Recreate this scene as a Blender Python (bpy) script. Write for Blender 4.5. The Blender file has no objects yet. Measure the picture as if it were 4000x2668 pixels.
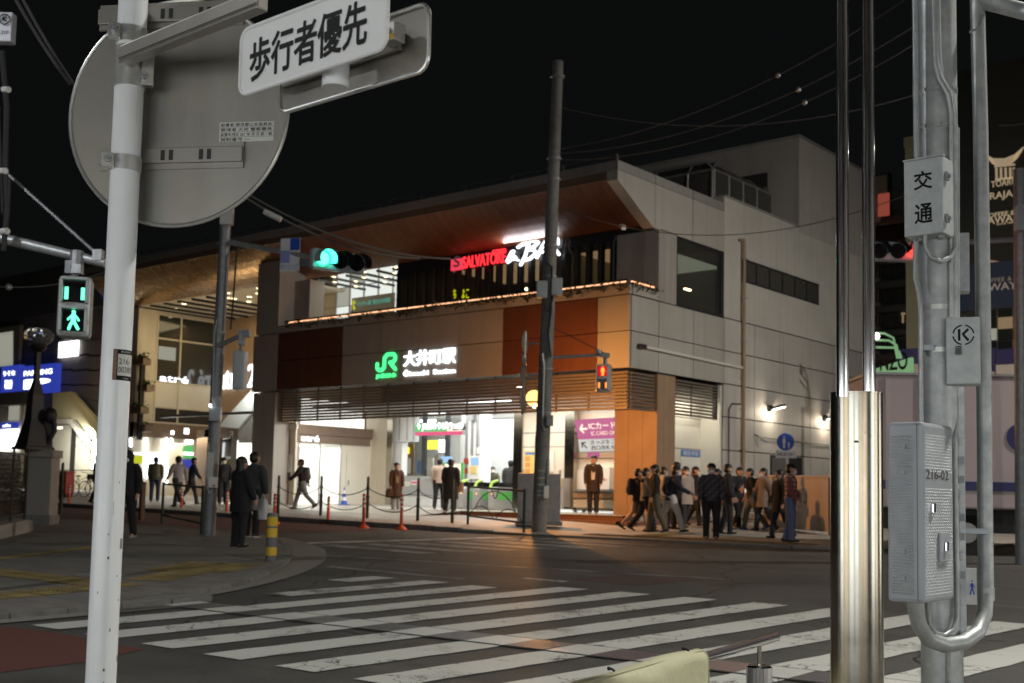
import bpy, math, random
from mathutils import Vector, Matrix
random.seed(7)
S = bpy.context.scene
COL = S.collection
V = Vector
# ------------------------------------------------------------------ camera
FPX, CYP, PITCH, ROLL, YAW = 4569.24, 1566.65, 0.0802770, 0.0206183, 0.697203
CAM = V((0, 0, 1.5))
_F = V((-math.sin(YAW)*math.cos(PITCH), math.cos(YAW)*math.cos(PITCH), math.sin(PITCH)))
_r0 = V((math.cos(YAW), math.sin(YAW), 0)); _u0 = _r0.cross(_F)
_R = _r0*math.cos(ROLL) + _u0*math.sin(ROLL)
_U = -_r0*math.sin(ROLL) + _u0*math.cos(ROLL)
cam = bpy.data.cameras.new('camera'); camo = bpy.data.objects.new('camera', cam); COL.objects.link(camo)
cam.sensor_width = 36.0; cam.lens = 36*FPX/4000; cam.shift_y = (CYP-1334)/4000
cam.clip_start = 0.05; cam.clip_end = 600
m = Matrix((_R, _U, -_F)).transposed().to_4x4(); m.translation = CAM
camo.matrix_world = m
cam.dof.use_dof = True; cam.dof.focus_distance = 4.1; cam.dof.aperture_fstop = 6.3
S.camera = camo
S.render.resolution_x, S.render.resolution_y = 1024, 683
# ------------------------------------------------------------------ world (night sky over the city), exposure
W = bpy.data.worlds.new('World'); S.world = W; W.use_nodes = True
bg = W.node_tree.nodes['Background']
bg.inputs[0].default_value = (0.68, 0.72, 0.76, 1); bg.inputs[1].default_value = 0.0050
S.view_settings.view_transform = 'Standard'; S.view_settings.look = 'None'
S.view_settings.exposure = 0.0; S.view_settings.gamma = 1.0
S.render.engine = 'CYCLES'
S.cycles.use_denoising = True
S.cycles.max_bounces = 6; S.cycles.diffuse_bounces = 3; S.cycles.glossy_bounces = 3; S.cycles.transmission_bounces = 4
S.cycles.sample_clamp_indirect = 4.0
S.cycles.caustics_reflective = False; S.cycles.caustics_refractive = False

# ------------------------------------------------------------------ helpers: survey of the place
def ray(x, y): return _F + _R*((x-2000)/FPX) + _U*((CYP-y)/FPX)
def on_y(x, y, Y): d = ray(x, y); return CAM + d*(Y/d.y)
def on_x(x, y, X): d = ray(x, y); return CAM + d*(X/d.x)
def on_z(x, y, Z): d = ray(x, y); return CAM + d*((Z-1.5)/d.z)
def at_d(x, y, d): return CAM + ray(x, y)*d
GA, GB = -0.0110, 0.0175
def gz(x, y): return GA*x + GB*y
def on_g(x, y, dz=0):
    d = ray(x, y); n = V((-GA, -GB, 1)); return CAM + d*((dz-1.5)/n.dot(d))
def G(x, y, dz=0): return V((x, y, gz(x, y)+dz))

WM = {}
def tag(o, label=None, cat=None, group=None, kind=None):
    if label: o['label'] = label
    if cat: o['category'] = cat
    if group: o['group'] = group
    if kind: o['kind'] = kind
    return o
def thing(name, label, cat, loc, rz=0, group=None):
    o = bpy.data.objects.new(name, None); COL.objects.link(o)
    o.empty_display_size = 0.1
    o.location = loc; o.rotation_euler = (0, 0, rz)
    WM[o.name] = Matrix.Translation(V(loc)) @ Matrix.Rotation(rz, 4, 'Z')
    return tag(o, label, cat, group)
def link(name, me, parent=None, loc=None):
    o = bpy.data.objects.new(name, me); COL.objects.link(o)
    if parent is not None: o.parent = parent
    if loc is not None: o.location = loc
    return o
class MB:
    def __init__(s): s.v = []; s.f = []; s.mi = []; s.cm = 0
    def add(s, vs, fs):
        b = len(s.v); s.v += [V(p) for p in vs]
        for f in fs: s.f.append([i+b for i in f]); s.mi.append(s.cm)
        return s
    def bx(s, x0, x1, y0, y1, z0, z1):
        vs = [(x, y, z) for x in (x0, x1) for y in (y0, y1) for z in (z0, z1)]
        return s.add(vs, [(0,1,3,2),(4,6,7,5),(0,4,5,1),(2,3,7,6),(0,2,6,4),(1,5,7,3)])
    def obx(s, c, U, Vv, N, u, v, n):          # oriented box, half sizes
        vs = [V(c)+U*(a*u)+Vv*(b*v)+N*(d*n) for a in (-1,1) for b in (-1,1) for d in (-1,1)]
        return s.add(vs, [(0,1,3,2),(4,6,7,5),(0,4,5,1),(2,3,7,6),(0,2,6,4),(1,5,7,3)])
    def poly(s, pts): return s.add(pts, [list(range(len(pts)))])
    def prism(s, pts, d):
        n = len(pts); d = V(d); vs = [V(p) for p in pts]; vs += [p+d for p in vs]
        fs = [list(range(n))[::-1], list(range(n, 2*n))] + [(i, (i+1) % n, n+(i+1) % n, n+i) for i in range(n)]
        return s.add(vs, fs)
    def tube(s, pts, r, n=10, cap=True, ry=None, up=None):
        pts = [V(p) for p in pts]; k = len(pts)
        rs = r if isinstance(r, (list, tuple)) else [r]*k
        b = len(s.v); ref = None
        for i, p in enumerate(pts):
            t = (pts[min(i+1, k-1)] - pts[max(i-1, 0)]).normalized()
            if ref is None:
                a = V(up) if up else (V((0,0,1)) if abs(t.z) < .9 else V((1,0,0)))
                ref = (a - t*a.dot(t)).normalized()
            else: ref = (ref - t*ref.dot(t)).normalized()
            q = t.cross(ref)
            for j in range(n):
                an = 2*math.pi*j/n
                s.v.append(p + ref*math.cos(an)*rs[i] + q*math.sin(an)*(rs[i] if ry is None else ry))
        for i in range(k-1):
            for j in range(n):
                s.f.append([b+i*n+j, b+i*n+(j+1) % n, b+(i+1)*n+(j+1) % n, b+(i+1)*n+j]); s.mi.append(s.cm)
        if cap:
            s.f.append([b+j for j in range(n)][::-1]); s.mi.append(s.cm)
            s.f.append([b+(k-1)*n+j for j in range(n)]); s.mi.append(s.cm)
        return s
    def ball(s, c, r, nu=12, nv=8, z0=-1, z1=1):
        r = V((r, r, r)) if not isinstance(r, (tuple, list, Vector)) else V(r)
        c = V(c); b = len(s.v)
        a0, a1 = math.asin(z0), math.asin(z1)
        for i in range(nv+1):
            a = a0+(a1-a0)*i/nv
            for j in range(nu):
                t = 2*math.pi*j/nu
                s.v.append(c+V((math.cos(a)*math.cos(t)*r.x, math.cos(a)*math.sin(t)*r.y, math.sin(a)*r.z)))
        for i in range(nv):
            for j in range(nu):
                s.f.append([b+i*nu+j, b+i*nu+(j+1) % nu, b+(i+1)*nu+(j+1) % nu, b+(i+1)*nu+j]); s.mi.append(s.cm)
        s.f.append([b+j for j in range(nu)][::-1]); s.mi.append(s.cm)
        s.f.append([b+nv*nu+j for j in range(nu)]); s.mi.append(s.cm)
        return s
    def lathe(s, prof, c, n=16):
        c = V(c); b = len(s.v)
        for (r, z) in prof:
            for j in range(n):
                t = 2*math.pi*j/n; s.v.append(c+V((r*math.cos(t), r*math.sin(t), z)))
        k = len(prof)
        for i in range(k-1):
            for j in range(n):
                s.f.append([b+i*n+j, b+i*n+(j+1) % n, b+(i+1)*n+(j+1) % n, b+(i+1)*n+j]); s.mi.append(s.cm)
        s.f.append([b+j for j in range(n)][::-1]); s.mi.append(s.cm)
        s.f.append([b+(k-1)*n+j for j in range(n)]); s.mi.append(s.cm)
        return s
    def rings(s, rr, cap=True):                # list of closed rings with equal counts
        n = len(rr[0]); b = len(s.v)
        for r in rr: s.v += [V(p) for p in r]
        for i in range(len(rr)-1):
            for j in range(n):
                s.f.append([b+i*n+j, b+i*n+(j+1) % n, b+(i+1)*n+(j+1) % n, b+(i+1)*n+j]); s.mi.append(s.cm)
        if cap:
            s.f.append([b+j for j in range(n)][::-1]); s.mi.append(s.cm)
            s.f.append([b+(len(rr)-1)*n+j for j in range(n)]); s.mi.append(s.cm)
        return s
    def ribbon(s, fr, pts, w, n0, n1, rnd=True):
        O, A, B, N = fr; e = 0
        for i in range(len(pts)-1):
            p, q = V((pts[i][0], pts[i][1])), V((pts[i+1][0], pts[i+1][1]))
            d = (q-p).normalized(); o = V((-d.y, d.x))*(w/2)
            ring = [p+o, p-o, q-o, q+o]
            s.prism([O+A*c.x+B*c.y+N*n0 for c in ring], N*(n1-n0+e)); e = (e+.0004) if e < .0012 else 0
        if rnd:
            for i, p in enumerate(pts):
                e = (e+.0004) if e < .0012 else 0.0002
                s.prism([O+A*(p[0]+w/2*math.cos(t*math.pi/6))+B*(p[1]+w/2*math.sin(t*math.pi/6))+N*n0 for t in range(12)], N*(n1-n0+e))
        return s
    def mesh(s, name, mats, smooth=False, M=None):
        me = bpy.data.meshes.new(name)
        vs = s.v if M is None else [M @ p for p in s.v]
        me.from_pydata([tuple(p) for p in vs], [], s.f)
        for mt in (mats if isinstance(mats, (list, tuple)) else [mats]): me.materials.append(MAT[mt] if isinstance(mt, str) else mt)
        for p, i in zip(me.polygons, s.mi): p.material_index = i
        if smooth:
            for p in me.polygons: p.use_smooth = True
            try: me.set_sharp_from_angle(angle=math.radians(42))
            except Exception: pass
        return me
    def build(s, name, mats, parent=None, smooth=False, org=None, local=False, bevel=0):
        M = None
        if parent is not None and not local:
            M = WM[parent.name].inverted()
        elif parent is None and org is not None: M = Matrix.Translation(-V(org))
        me = s.mesh(name, mats, smooth, M)
        o = link(name, me, parent, V(org) if (parent is None and org is not None) else None)
        WM[o.name] = WM[parent.name] if parent is not None else Matrix.Translation(V(org) if org is not None else V((0,0,0)))
        if bevel:
            b = o.modifiers.new('bevel', 'BEVEL'); b.width = bevel; b.segments = 2; b.limit_method = 'ANGLE'
        return o
def copy_tree(o, parent=None):
    c = o.copy(); COL.objects.link(c); c.parent = parent
    for ch in o.children: copy_tree(ch, c)
    return c
def box(name, mat, parent, x0, x1, y0, y1, z0, z1, bevel=0):
    return MB().bx(x0, x1, y0, y1, z0, z1).build(name, mat, parent, bevel=bevel)
def frame(O, U, Vv): U = V(U).normalized(); Vv = V(Vv).normalized(); return (V(O), U, Vv, U.cross(Vv).normalized())
FY = lambda O: frame(O, (1,0,0), (0,0,1))     # plane facing -Y
FX = lambda O: frame(O, (0,1,0), (0,0,1))     # plane facing +X
_tc = {}
def text(name, s, mat, parent, fr, w, h, depth=.004, bold=0.0, off=0.0, shear=0.0, local=False, spacing=1.0):
    cu = bpy.data.curves.new('t', 'FONT'); cu.body = s; cu.extrude = .05; cu.resolution_u = 3; cu.shear = shear
    cu.space_character = spacing
    ob = bpy.data.objects.new('t', cu)
    me = bpy.data.meshes.new_from_object(ob)
    bpy.data.objects.remove(ob); bpy.data.curves.remove(cu)
    me.name = name
    xs = [v.co.x for v in me.vertices]; ys = [v.co.y for v in me.vertices]
    if not xs: return None
    x0, x1, y0, y1 = min(xs), max(xs), min(ys), max(ys)
    sx = w/(x1-x0) if w else None; sy = h/(y1-y0) if h else None
    if sx is None: sx = sy
    if sy is None: sy = sx
    O, A, B, N = fr; Mi = WM[parent.name].inverted() if (parent is not None and not local) else Matrix()
    for v in me.vertices:
        c = v.co.copy()
        p = O + A*((c.x-x0)*sx) + B*((c.y-y0)*sy) + N*(off + (depth if c.z > 0 else 0))
        v.co = Mi @ p
    me.materials.clear(); me.materials.append(MAT[mat])
    for p in me.polygons: p.material_index = 0
    if bold:                                  # heavier strokes: the outline set again, shifted a little each way
        vs = [v.co.copy() for v in me.vertices]; fs = [list(p.vertices) for p in me.polygons]; V2 = []; F2 = []
        R3 = Mi.to_3x3(); bs = bold
        for i, (du, dv) in enumerate(((0,0),(1,0),(-1,0),(0,1),(0,-1),(.7,.7),(-.7,.7),(.7,-.7),(-.7,-.7))):
            sh = R3 @ (A*(du*bs*sx)+B*(dv*bs*sy)+N*(depth*.04*i)); b0 = len(V2)
            V2 += [tuple(q+sh) for q in vs]; F2 += [[b0+k for k in f] for f in fs]
        me.clear_geometry(); me.from_pydata(V2, [], F2)
    o = link(name, me, parent); WM[o.name] = WM[parent.name] if parent is not None else Matrix()
    return o
def point_light(name, loc, power, color, parent=None, radius=.1):
    l = bpy.data.lights.new(name, 'POINT'); l.energy = power; l.color = color; l.shadow_soft_size = radius
    o = bpy.data.objects.new(name, l); COL.objects.link(o)
    if parent is not None:
        o.parent = parent; o.location = WM[parent.name].inverted() @ V(loc)
    else: o.location = loc
    return o
def area_light(name, loc, aim, sx, sy, power, color, parent=None, spread=180):
    l = bpy.data.lights.new(name, 'AREA'); l.shape = 'RECTANGLE'; l.size = sx; l.size_y = sy; l.energy = power; l.color = color
    l.spread = math.radians(spread)
    o = bpy.data.objects.new(name, l); COL.objects.link(o)
    q = (V(aim)-V(loc)).to_track_quat('-Z', 'Y').to_matrix().to_4x4(); q.translation = V(loc)
    if parent is not None: o.parent = parent; q = WM[parent.name].inverted() @ q
    o.matrix_local = q
    return o
# ------------------------------------------------------------------ materials
MAT = {}
def mat(name, col, rough=.6, metal=0.0, var=0.0, noise=None, bump=None, emit=None, trans=0, spec=.5, coat=0, col2=None, wave=None, aniso=0, brick=None, streak=0):
    m = bpy.data.materials.new(name); m.use_nodes = True; MAT[name] = m
    nt = m.node_tree; N = nt.nodes; L = nt.links; P = N['Principled BSDF']
    P.inputs['Base Color'].default_value = (*col, 1); P.inputs['Roughness'].default_value = rough
    P.inputs['Metallic'].default_value = metal; P.inputs['Specular IOR Level'].default_value = spec
    if coat: P.inputs['Coat Weight'].default_value = coat; P.inputs['Coat Roughness'].default_value = .1
    if trans: P.inputs['Transmission Weight'].default_value = trans; P.inputs['IOR'].default_value = 1.1
    if aniso: P.inputs['Anisotropic'].default_value = aniso
    if emit: P.inputs['Emission Color'].default_value = (*emit[0], 1); P.inputs['Emission Strength'].default_value = emit[1]
    tc = N.new('ShaderNodeTexCoord'); out = None
    if noise or var:
        mix = N.new('ShaderNodeMix'); mix.data_type = 'RGBA'
        mix.inputs[6].default_value = (*col, 1); mix.inputs[7].default_value = (*(col2 or [c*.45 for c in col]), 1)
        if noise:
            n = N.new('ShaderNodeTexNoise'); n.inputs['Scale'].default_value = noise[0]; n.inputs['Detail'].default_value = 6
            n.inputs['Roughness'].default_value = noise[3] if len(noise) > 3 else .65
            L.new(tc.outputs['Object'], n.inputs['Vector'])
            r = N.new('ShaderNodeValToRGB'); lo = noise[2] if len(noise) > 2 else .35
            r.color_ramp.elements[0].position = lo; r.color_ramp.elements[1].position = min(1, lo+.35)
            L.new(n.outputs['Fac'], r.inputs['Fac'])
            mu = N.new('ShaderNodeMath'); mu.operation = 'MULTIPLY'; mu.inputs[1].default_value = noise[1]
            L.new(r.outputs['Color'], mu.inputs[0]); L.new(mu.outputs[0], mix.inputs[0])
            ra = N.new('ShaderNodeMapRange'); ra.inputs[3].default_value = max(0, rough-.08); ra.inputs[4].default_value = min(1, rough+.12)
            L.new(n.outputs['Fac'], ra.inputs[0]); L.new(ra.outputs[0], P.inputs['Roughness'])
        else: mix.inputs[0].default_value = 0
        out = mix.outputs[2]
        if var:
            oi = N.new('ShaderNodeObjectInfo'); hs = N.new('ShaderNodeHueSaturation')
            mr = N.new('ShaderNodeMapRange'); mr.inputs[3].default_value = 1-var; mr.inputs[4].default_value = 1+var
            L.new(oi.outputs['Random'], mr.inputs[0]); L.new(mr.outputs[0], hs.inputs['Value']); L.new(out, hs.inputs['Color']); out = hs.outputs[0]
    if brick:
        b = N.new('ShaderNodeTexBrick'); b.inputs['Scale'].default_value = 1; b.inputs['Brick Width'].default_value = brick[0]; b.inputs['Row Height'].default_value = brick[1]
        b.inputs['Mortar Size'].default_value = brick[2]; b.offset = brick[3]
        b.inputs['Color1'].default_value = (*col, 1); b.inputs['Color2'].default_value = (*[c*.8 for c in col], 1); b.inputs['Mortar'].default_value = (*[c*.45 for c in col], 1)
        L.new(tc.outputs['Object'], b.inputs['Vector'])
        if out is not None:
            mm = N.new('ShaderNodeMix'); mm.data_type = 'RGBA'; mm.blend_type = 'MULTIPLY'; mm.inputs[0].default_value = 1
            gain = N.new('ShaderNodeMix'); gain.data_type = 'RGBA'; gain.blend_type = 'DIVIDE'; gain.inputs[0].default_value = 1
            L.new(out, gain.inputs[6]); gain.inputs[7].default_value = (*[max(c, .01) for c in col], 1)
            L.new(b.outputs['Color'], mm.inputs[6]); L.new(gain.outputs[2], mm.inputs[7]); out = mm.outputs[2]
        else: out = b.outputs['Color']
    if streak and out is not None:            # rain streaks and grime running down the surface
        for vec, sc_, lo, hi, k_ in (((3.1,3.1,.16),1.3,.50,.78,.60),((.5,.5,.8),1.1,.48,.72,.72)):
            mp = N.new('ShaderNodeMapping'); mp.inputs['Scale'].default_value = vec; L.new(tc.outputs['Object'], mp.inputs[0])
            sn_ = N.new('ShaderNodeTexNoise'); sn_.inputs['Scale'].default_value = sc_; sn_.inputs['Detail'].default_value = 6; L.new(mp.outputs[0], sn_.inputs['Vector'])
            mr_ = N.new('ShaderNodeMapRange'); mr_.inputs[1].default_value = lo; mr_.inputs[2].default_value = hi; mr_.inputs[4].default_value = streak; L.new(sn_.outputs['Fac'], mr_.inputs[0])
            mx_ = N.new('ShaderNodeMix'); mx_.data_type = 'RGBA'; mx_.blend_type = 'MULTIPLY'; mx_.inputs[7].default_value = (k_,k_*.97,k_*.92,1); L.new(mr_.outputs[0], mx_.inputs[0]); L.new(out, mx_.inputs[6]); out = mx_.outputs[2]
    if out is not None: L.new(out, P.inputs['Base Color'])
    if bump or wave:
        bn = N.new('ShaderNodeBump')
        if bump:
            n2 = N.new('ShaderNodeTexNoise'); n2.inputs['Scale'].default_value = bump[0]; n2.inputs['Detail'].default_value = 4
            L.new(tc.outputs['Object'], n2.inputs['Vector']); L.new(n2.outputs['Fac'], bn.inputs['Height']); bn.inputs['Strength'].default_value = bump[1]
            bn.inputs['Distance'].default_value = bump[2] if len(bump) > 2 else .02
        else:
            w = N.new('ShaderNodeTexWave'); w.bands_direction = wave[0]; w.inputs['Scale'].default_value = wave[1]; L.new(tc.outputs['Object'], w.inputs['Vector'])
            L.new(w.outputs['Fac'], bn.inputs['Height']); bn.inputs['Strength'].default_value = wave[2]; bn.inputs['Distance'].default_value = .01
        L.new(bn.outputs[0], P.inputs['Normal'])
    return m
def glow(name, col, s, base=(.02,.02,.02)):
    return mat(name, base, .5, emit=(col, s))
def asphalt():
    m = mat('asphalt', (.040,.039,.036), .6, noise=(85,.9,.36,.9), col2=(.125,.122,.112), bump=(95,.7,.016), spec=.42); nt = m.node_tree; N = nt.nodes; L = nt.links; P = N['Principled BSDF']
    src = P.inputs['Base Color'].links[0].from_socket; tc = N.new('ShaderNodeTexCoord')
    def nz(scale, lo, hi, c, vec=None):
        n = N.new('ShaderNodeTexNoise'); n.inputs['Scale'].default_value = scale; n.inputs['Detail'].default_value = 7; n.inputs['Roughness'].default_value = .6
        mp = N.new('ShaderNodeMapping'); mp.inputs['Scale'].default_value = vec or (1,1,1); L.new(tc.outputs['Object'], mp.inputs[0]); L.new(mp.outputs[0], n.inputs['Vector'])
        r = N.new('ShaderNodeMapRange'); r.inputs[1].default_value = lo; r.inputs[2].default_value = hi; L.new(n.outputs['Fac'], r.inputs[0])
        x = N.new('ShaderNodeMix'); x.data_type = 'RGBA'; x.blend_type = 'MULTIPLY'; x.inputs[7].default_value = (*c, 1); L.new(r.outputs[0], x.inputs[0]); return x
    a = nz(.55,.48,.66,(.62,.60,.60)); L.new(src, a.inputs[6]); b = nz(.9,.52,.70,(1.35,1.33,1.28), (.25,2.4,1)); L.new(a.outputs[2], b.inputs[6]); c = nz(2.6,.60,.72,(.55,.54,.55)); L.new(b.outputs[2], c.inputs[6])
    vo = N.new('ShaderNodeTexVoronoi'); vo.feature = 'DISTANCE_TO_EDGE'; vo.inputs['Scale'].default_value = .33
    wn = N.new('ShaderNodeTexNoise'); wn.inputs['Scale'].default_value = 2.0; wn.inputs['Detail'].default_value = 6; av = N.new('ShaderNodeMix'); av.data_type = 'RGBA'; av.inputs[0].default_value = .35
    L.new(tc.outputs['Object'], wn.inputs['Vector']); L.new(tc.outputs['Object'], av.inputs[6]); L.new(wn.outputs['Color'], av.inputs[7]); L.new(av.outputs[2], vo.inputs['Vector'])
    lt = N.new('ShaderNodeMath'); lt.operation = 'LESS_THAN'; lt.inputs[1].default_value = .0042; L.new(vo.outputs['Distance'], lt.inputs[0])
    e = N.new('ShaderNodeMix'); e.data_type = 'RGBA'; e.inputs[7].default_value = (.012,.012,.012,1); L.new(lt.outputs[0], e.inputs[0]); L.new(c.outputs[2], e.inputs[6]); L.new(e.outputs[2], P.inputs['Base Color'])
asphalt()
mat('asphalt_red', (.115,.036,.027), .75, noise=(90,.8,.38,.85), col2=(.055,.02,.016), bump=(150,.45,.012))
mat('paving', (.215,.20,.182), .75, noise=(2.2,.6,.35), col2=(.13,.122,.115), brick=(.6,.3,.008,.5), bump=(60,.2,.006))
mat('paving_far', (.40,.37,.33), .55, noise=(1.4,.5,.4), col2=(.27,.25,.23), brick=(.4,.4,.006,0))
mat('kerb', (.20,.195,.18), .8, noise=(6,.7,.35), col2=(.09,.085,.08), var=.12)
mat('gutter', (.21,.20,.175), .8, noise=(5,.6,.35), col2=(.17,.16,.14), bump=(40,.3,.01))
mat('tactile', (.31,.215,.045), .75, noise=(3,.85,.25), col2=(.14,.115,.07), var=.3)
mat('concrete', (.24,.235,.225), .8, noise=(5,.7,.35), col2=(.13,.125,.12), bump=(30,.25,.01))
mat('concrete_pole', (.25,.245,.23), .75, noise=(9,.7,.35), col2=(.14,.135,.13), streak=1)
mat('granite', (.34,.32,.29), .7, noise=(30,.6,.35), col2=(.2,.185,.17))
mat('galv', (.58,.60,.60), .44, .55, noise=(13,.85,.3), col2=(.36,.38,.385), streak=.4)
mat('galv_box', (.55,.58,.575), .5, .35, noise=(20,.8,.32), col2=(.42,.445,.445), bump=(90,.06,.002))
mat('galv_dark', (.33,.34,.35), .5, .5, noise=(10,.7,.3), col2=(.2,.21,.22))
mat('white_paint', (.86,.88,.90), .30, noise=(3.5,.22,.45), col2=(.6,.6,.57), coat=.25, streak=.22)
mat('alu', (.36,.345,.31), .42, .72, noise=(3.0,.65,.3), col2=(.27,.258,.232), streak=.6, bump=(60,.05,.002))
mat('alu_bright', (.75,.75,.72), .3, .85, noise=(20,.5,.4))
mat('chrome', (.80,.80,.82), .10, 1.0)
mat('stainless', (.40,.365,.30), .17, 1.0, noise=(14,.35,.5), col2=(.40,.36,.29))
mat('sign_white', (.80,.80,.80), .45, noise=(6,.2,.4), col2=(.62,.62,.6))
mat('ink', (.006,.006,.006), .6, spec=.2); mat('ink_grey', (.10,.10,.10), .6)
mat('sticker', (.62,.62,.58), .5, noise=(12,.3,.4)); mat('bolt', (.34,.36,.38), .45, .7)
mat('box_grey', (.45,.475,.51), .38, noise=(5,.4,.4), col2=(.36,.38,.41), coat=.15, streak=.5)
mat('rust', (.16,.055,.025), .9, noise=(30,.8,.3)); mat('chip', (.10,.08,.065), .85)
mat('cover_yellow', (.56,.545,.36), .5, noise=(5,.35,.4), col2=(.52,.50,.31), bump=(11,.35,.03))
mat('panel_grey', (.43,.40,.375), .5, var=.05, noise=(1.2,.25,.4), col2=(.37,.345,.32), streak=.34)
mat('panel_side', (.56,.54,.50), .38, .15, var=.05, noise=(1.0,.25,.4), col2=(.48,.46,.43), streak=.34)
mat('panel_white', (.60,.575,.545), .55, var=.04, noise=(.9,.25,.4), col2=(.52,.495,.47), streak=.36)
mat('panel_brown', (.155,.058,.034), .5, var=.10, noise=(1.5,.3,.4), streak=.4)
mat('ribbed', (.60,.58,.535), .5, noise=(.6,.3,.4), col2=(.5,.48,.445), streak=.36)
mat('soffit', (.20,.075,.034), .42, var=.1, noise=(3,.4,.4)); mat('soffit_edge', (.42,.22,.10), .5, noise=(3,.3,.4))
mat('bronze', (.34,.19,.07), .26, .75, var=.12, noise=(4,.4,.4))
mat('louvre', (.19,.155,.125), .5, .1, var=.05, noise=(4,.3,.4)); mat('roof_band', (.36,.35,.335), .5, var=.04, noise=(2,.3,.4), streak=.36)
mat('dark_frame', (.035,.038,.045), .45, .2); mat('seam', (.03,.028,.026), .8)
mat('column_wood', (.40,.27,.17), .6, noise=(2,.3,.4), var=.04); mat('cream', (.66,.60,.48), .55, var=.03, noise=(1,.2,.4))
mat('cream_light', (.74,.71,.62), .5, var=.02, noise=(1,.15,.4)); mat('beam_brown', (.22,.16,.12), .5, noise=(3,.3,.4))
mat('white_wall', (.80,.81,.80), .5, noise=(.8,.1,.4)); mat('ceiling', (.62,.57,.48), .6)
mat('floor_tile', (.52,.49,.43), .28, noise=(1.5,.3,.4), brick=(.4,.4,.005,0), col2=(.42,.39,.34))
mat('step_brown', (.20,.10,.07), .6, noise=(4,.3,.4)); mat('glass', (.93,.96,.95), .02, trans=.97, spec=.4)
mat('glass_dark', (.03,.035,.035), .06, spec=.8); mat('metal_grey', (.42,.42,.42), .4, .6, noise=(6,.3,.4))
mat('poly', (.085,.082,.075), .25, spec=.6, noise=(2,.4,.4)); mat('black', (.015,.015,.016), .5); mat('black_gloss', (.012,.012,.014), .15)
mat('post_green', (.020,.040,.030), .45); mat('post_brown', (.10,.06,.035), .6); mat('iron', (.030,.027,.026), .5, .3)
mat('delin', (.72,.10,.045), .5, var=.1); mat('reflect_white', (.75,.75,.75), .4); mat('yellow_paint', (.72,.46,.03), .45, noise=(9,.3,.4))
mat('bollard_grey', (.13,.135,.14), .6); mat('cone_blue', (.05,.12,.50), .5); mat('red_box', (.45,.05,.035), .5)
mat('sign_blue', (.02,.09,.50), .4); mat('pink', (.58,.09,.31), .5); mat('gate_grey', (.42,.43,.44), .4, .3); mat('gate_green', (.12,.50,.12), .4); mat('gate_lime', (.42,.68,.12), .4)
mat('hoard', (.62,.52,.44), .5, noise=(1.2,.25,.4)); mat('truck', (.55,.46,.47), .35, noise=(.6,.25,.4)); mat('truck_blue', (.04,.045,.16), .35)
mat('tyre', (.02,.02,.02), .8); mat('coffee_wall', (.030,.036,.032), .6); mat('cream_text_glow', (.62,.52,.36), .6, emit=((.62,.50,.33),.34)); mat('blue_band', (.035,.06,.12), .5)  # cream lettering glows in place of light falling on the sign
mat('facade_dark', (.10,.10,.10), .7, noise=(1,.4,.4)); mat('facade_tan', (.34,.31,.20), .7, noise=(1,.3,.4)); mat('far_wall', (.16,.14,.13), .8, noise=(.5,.4,.4))
mat('paper', (.76,.75,.71), .6); mat('poster_yellow', (.70,.55,.20), .6); mat('poster_blue', (.10,.22,.55), .6); mat('poster_orange', (.70,.30,.08), .6)
mat('lamp_glass', (.75,.78,.82), .05, trans=.85, spec=.6); mat('plant', (.06,.075,.02), .6, noise=(6,.7,.4), col2=(.11,.05,.02)); mat('plant_green', (.07,.12,.025), .6, noise=(6,.6,.4))
mat('cable', (.02,.02,.02), .6); mat('rubber', (.03,.03,.03), .8)
# things that give off light
glow('tube_white', (.93,.98,1.0), 9); glow('sign_glow', (.92,.97,1.0), 2.6); glow('jr_green', (.06,.85,.22), 2.0); glow('red_neon', (1.0,.03,.04), 1.7)
glow('pink_neon', (.9,.05,.10), 1.0); glow('led_warm', (1.0,.50,.26), 1.9); glow('down_warm', (1.0,.78,.42), 5); glow('green_sig', (.02,.78,.36), 1.3); glow('green_core', (.14,1.0,.52), 2.2)
glow('green_visor', (.02,.42,.30), .5); glow('red_sig', (1.0,.03,.02), 3.5); glow('red_core', (1.0,.22,.03), 2.6); glow('orange_lamp', (1.0,.55,.16), 2.6); glow('flood', (1.0,.93,.78), 12)
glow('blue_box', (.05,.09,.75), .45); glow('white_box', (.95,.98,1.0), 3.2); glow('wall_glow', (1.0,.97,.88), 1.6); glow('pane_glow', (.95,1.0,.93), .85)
glow('yellow_box', (1.0,.85,.05), 1.6); glow('green_box', (.10,.55,.15), .9); glow('cream_box', (1.0,.93,.72), 1.2); glow('pinkline', (.85,.04,.20), .9); glow('monitor', (.35,.6,.9), 1.0)
glow('yellow_lime', (.70,.75,.0), .7); glow('teal_text', (.15,.60,.45), .5); glow('pink_board', (.80,.16,.42), .62); glow('white_board', (.88,.86,.80), .70); glow('green_glow', (.35,.72,.35), .45)
glow('window_dim', (.85,.85,.70), .32); glow('tan_glow', (.75,.52,.30), .28); glow('amber', (1.0,.45,.05), 2.5); glow('reflection_glow', (.1,.15,.9), 1.0)
glow('pane_dim', (.95,.95,.80), .35)
mat('patch_red', (.085,.04,.034), .75, noise=(40,.9,.35,.85), col2=(.045,.035,.032))
glow('added_glow_warm', (1.0,.8,.5), 3)
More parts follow.
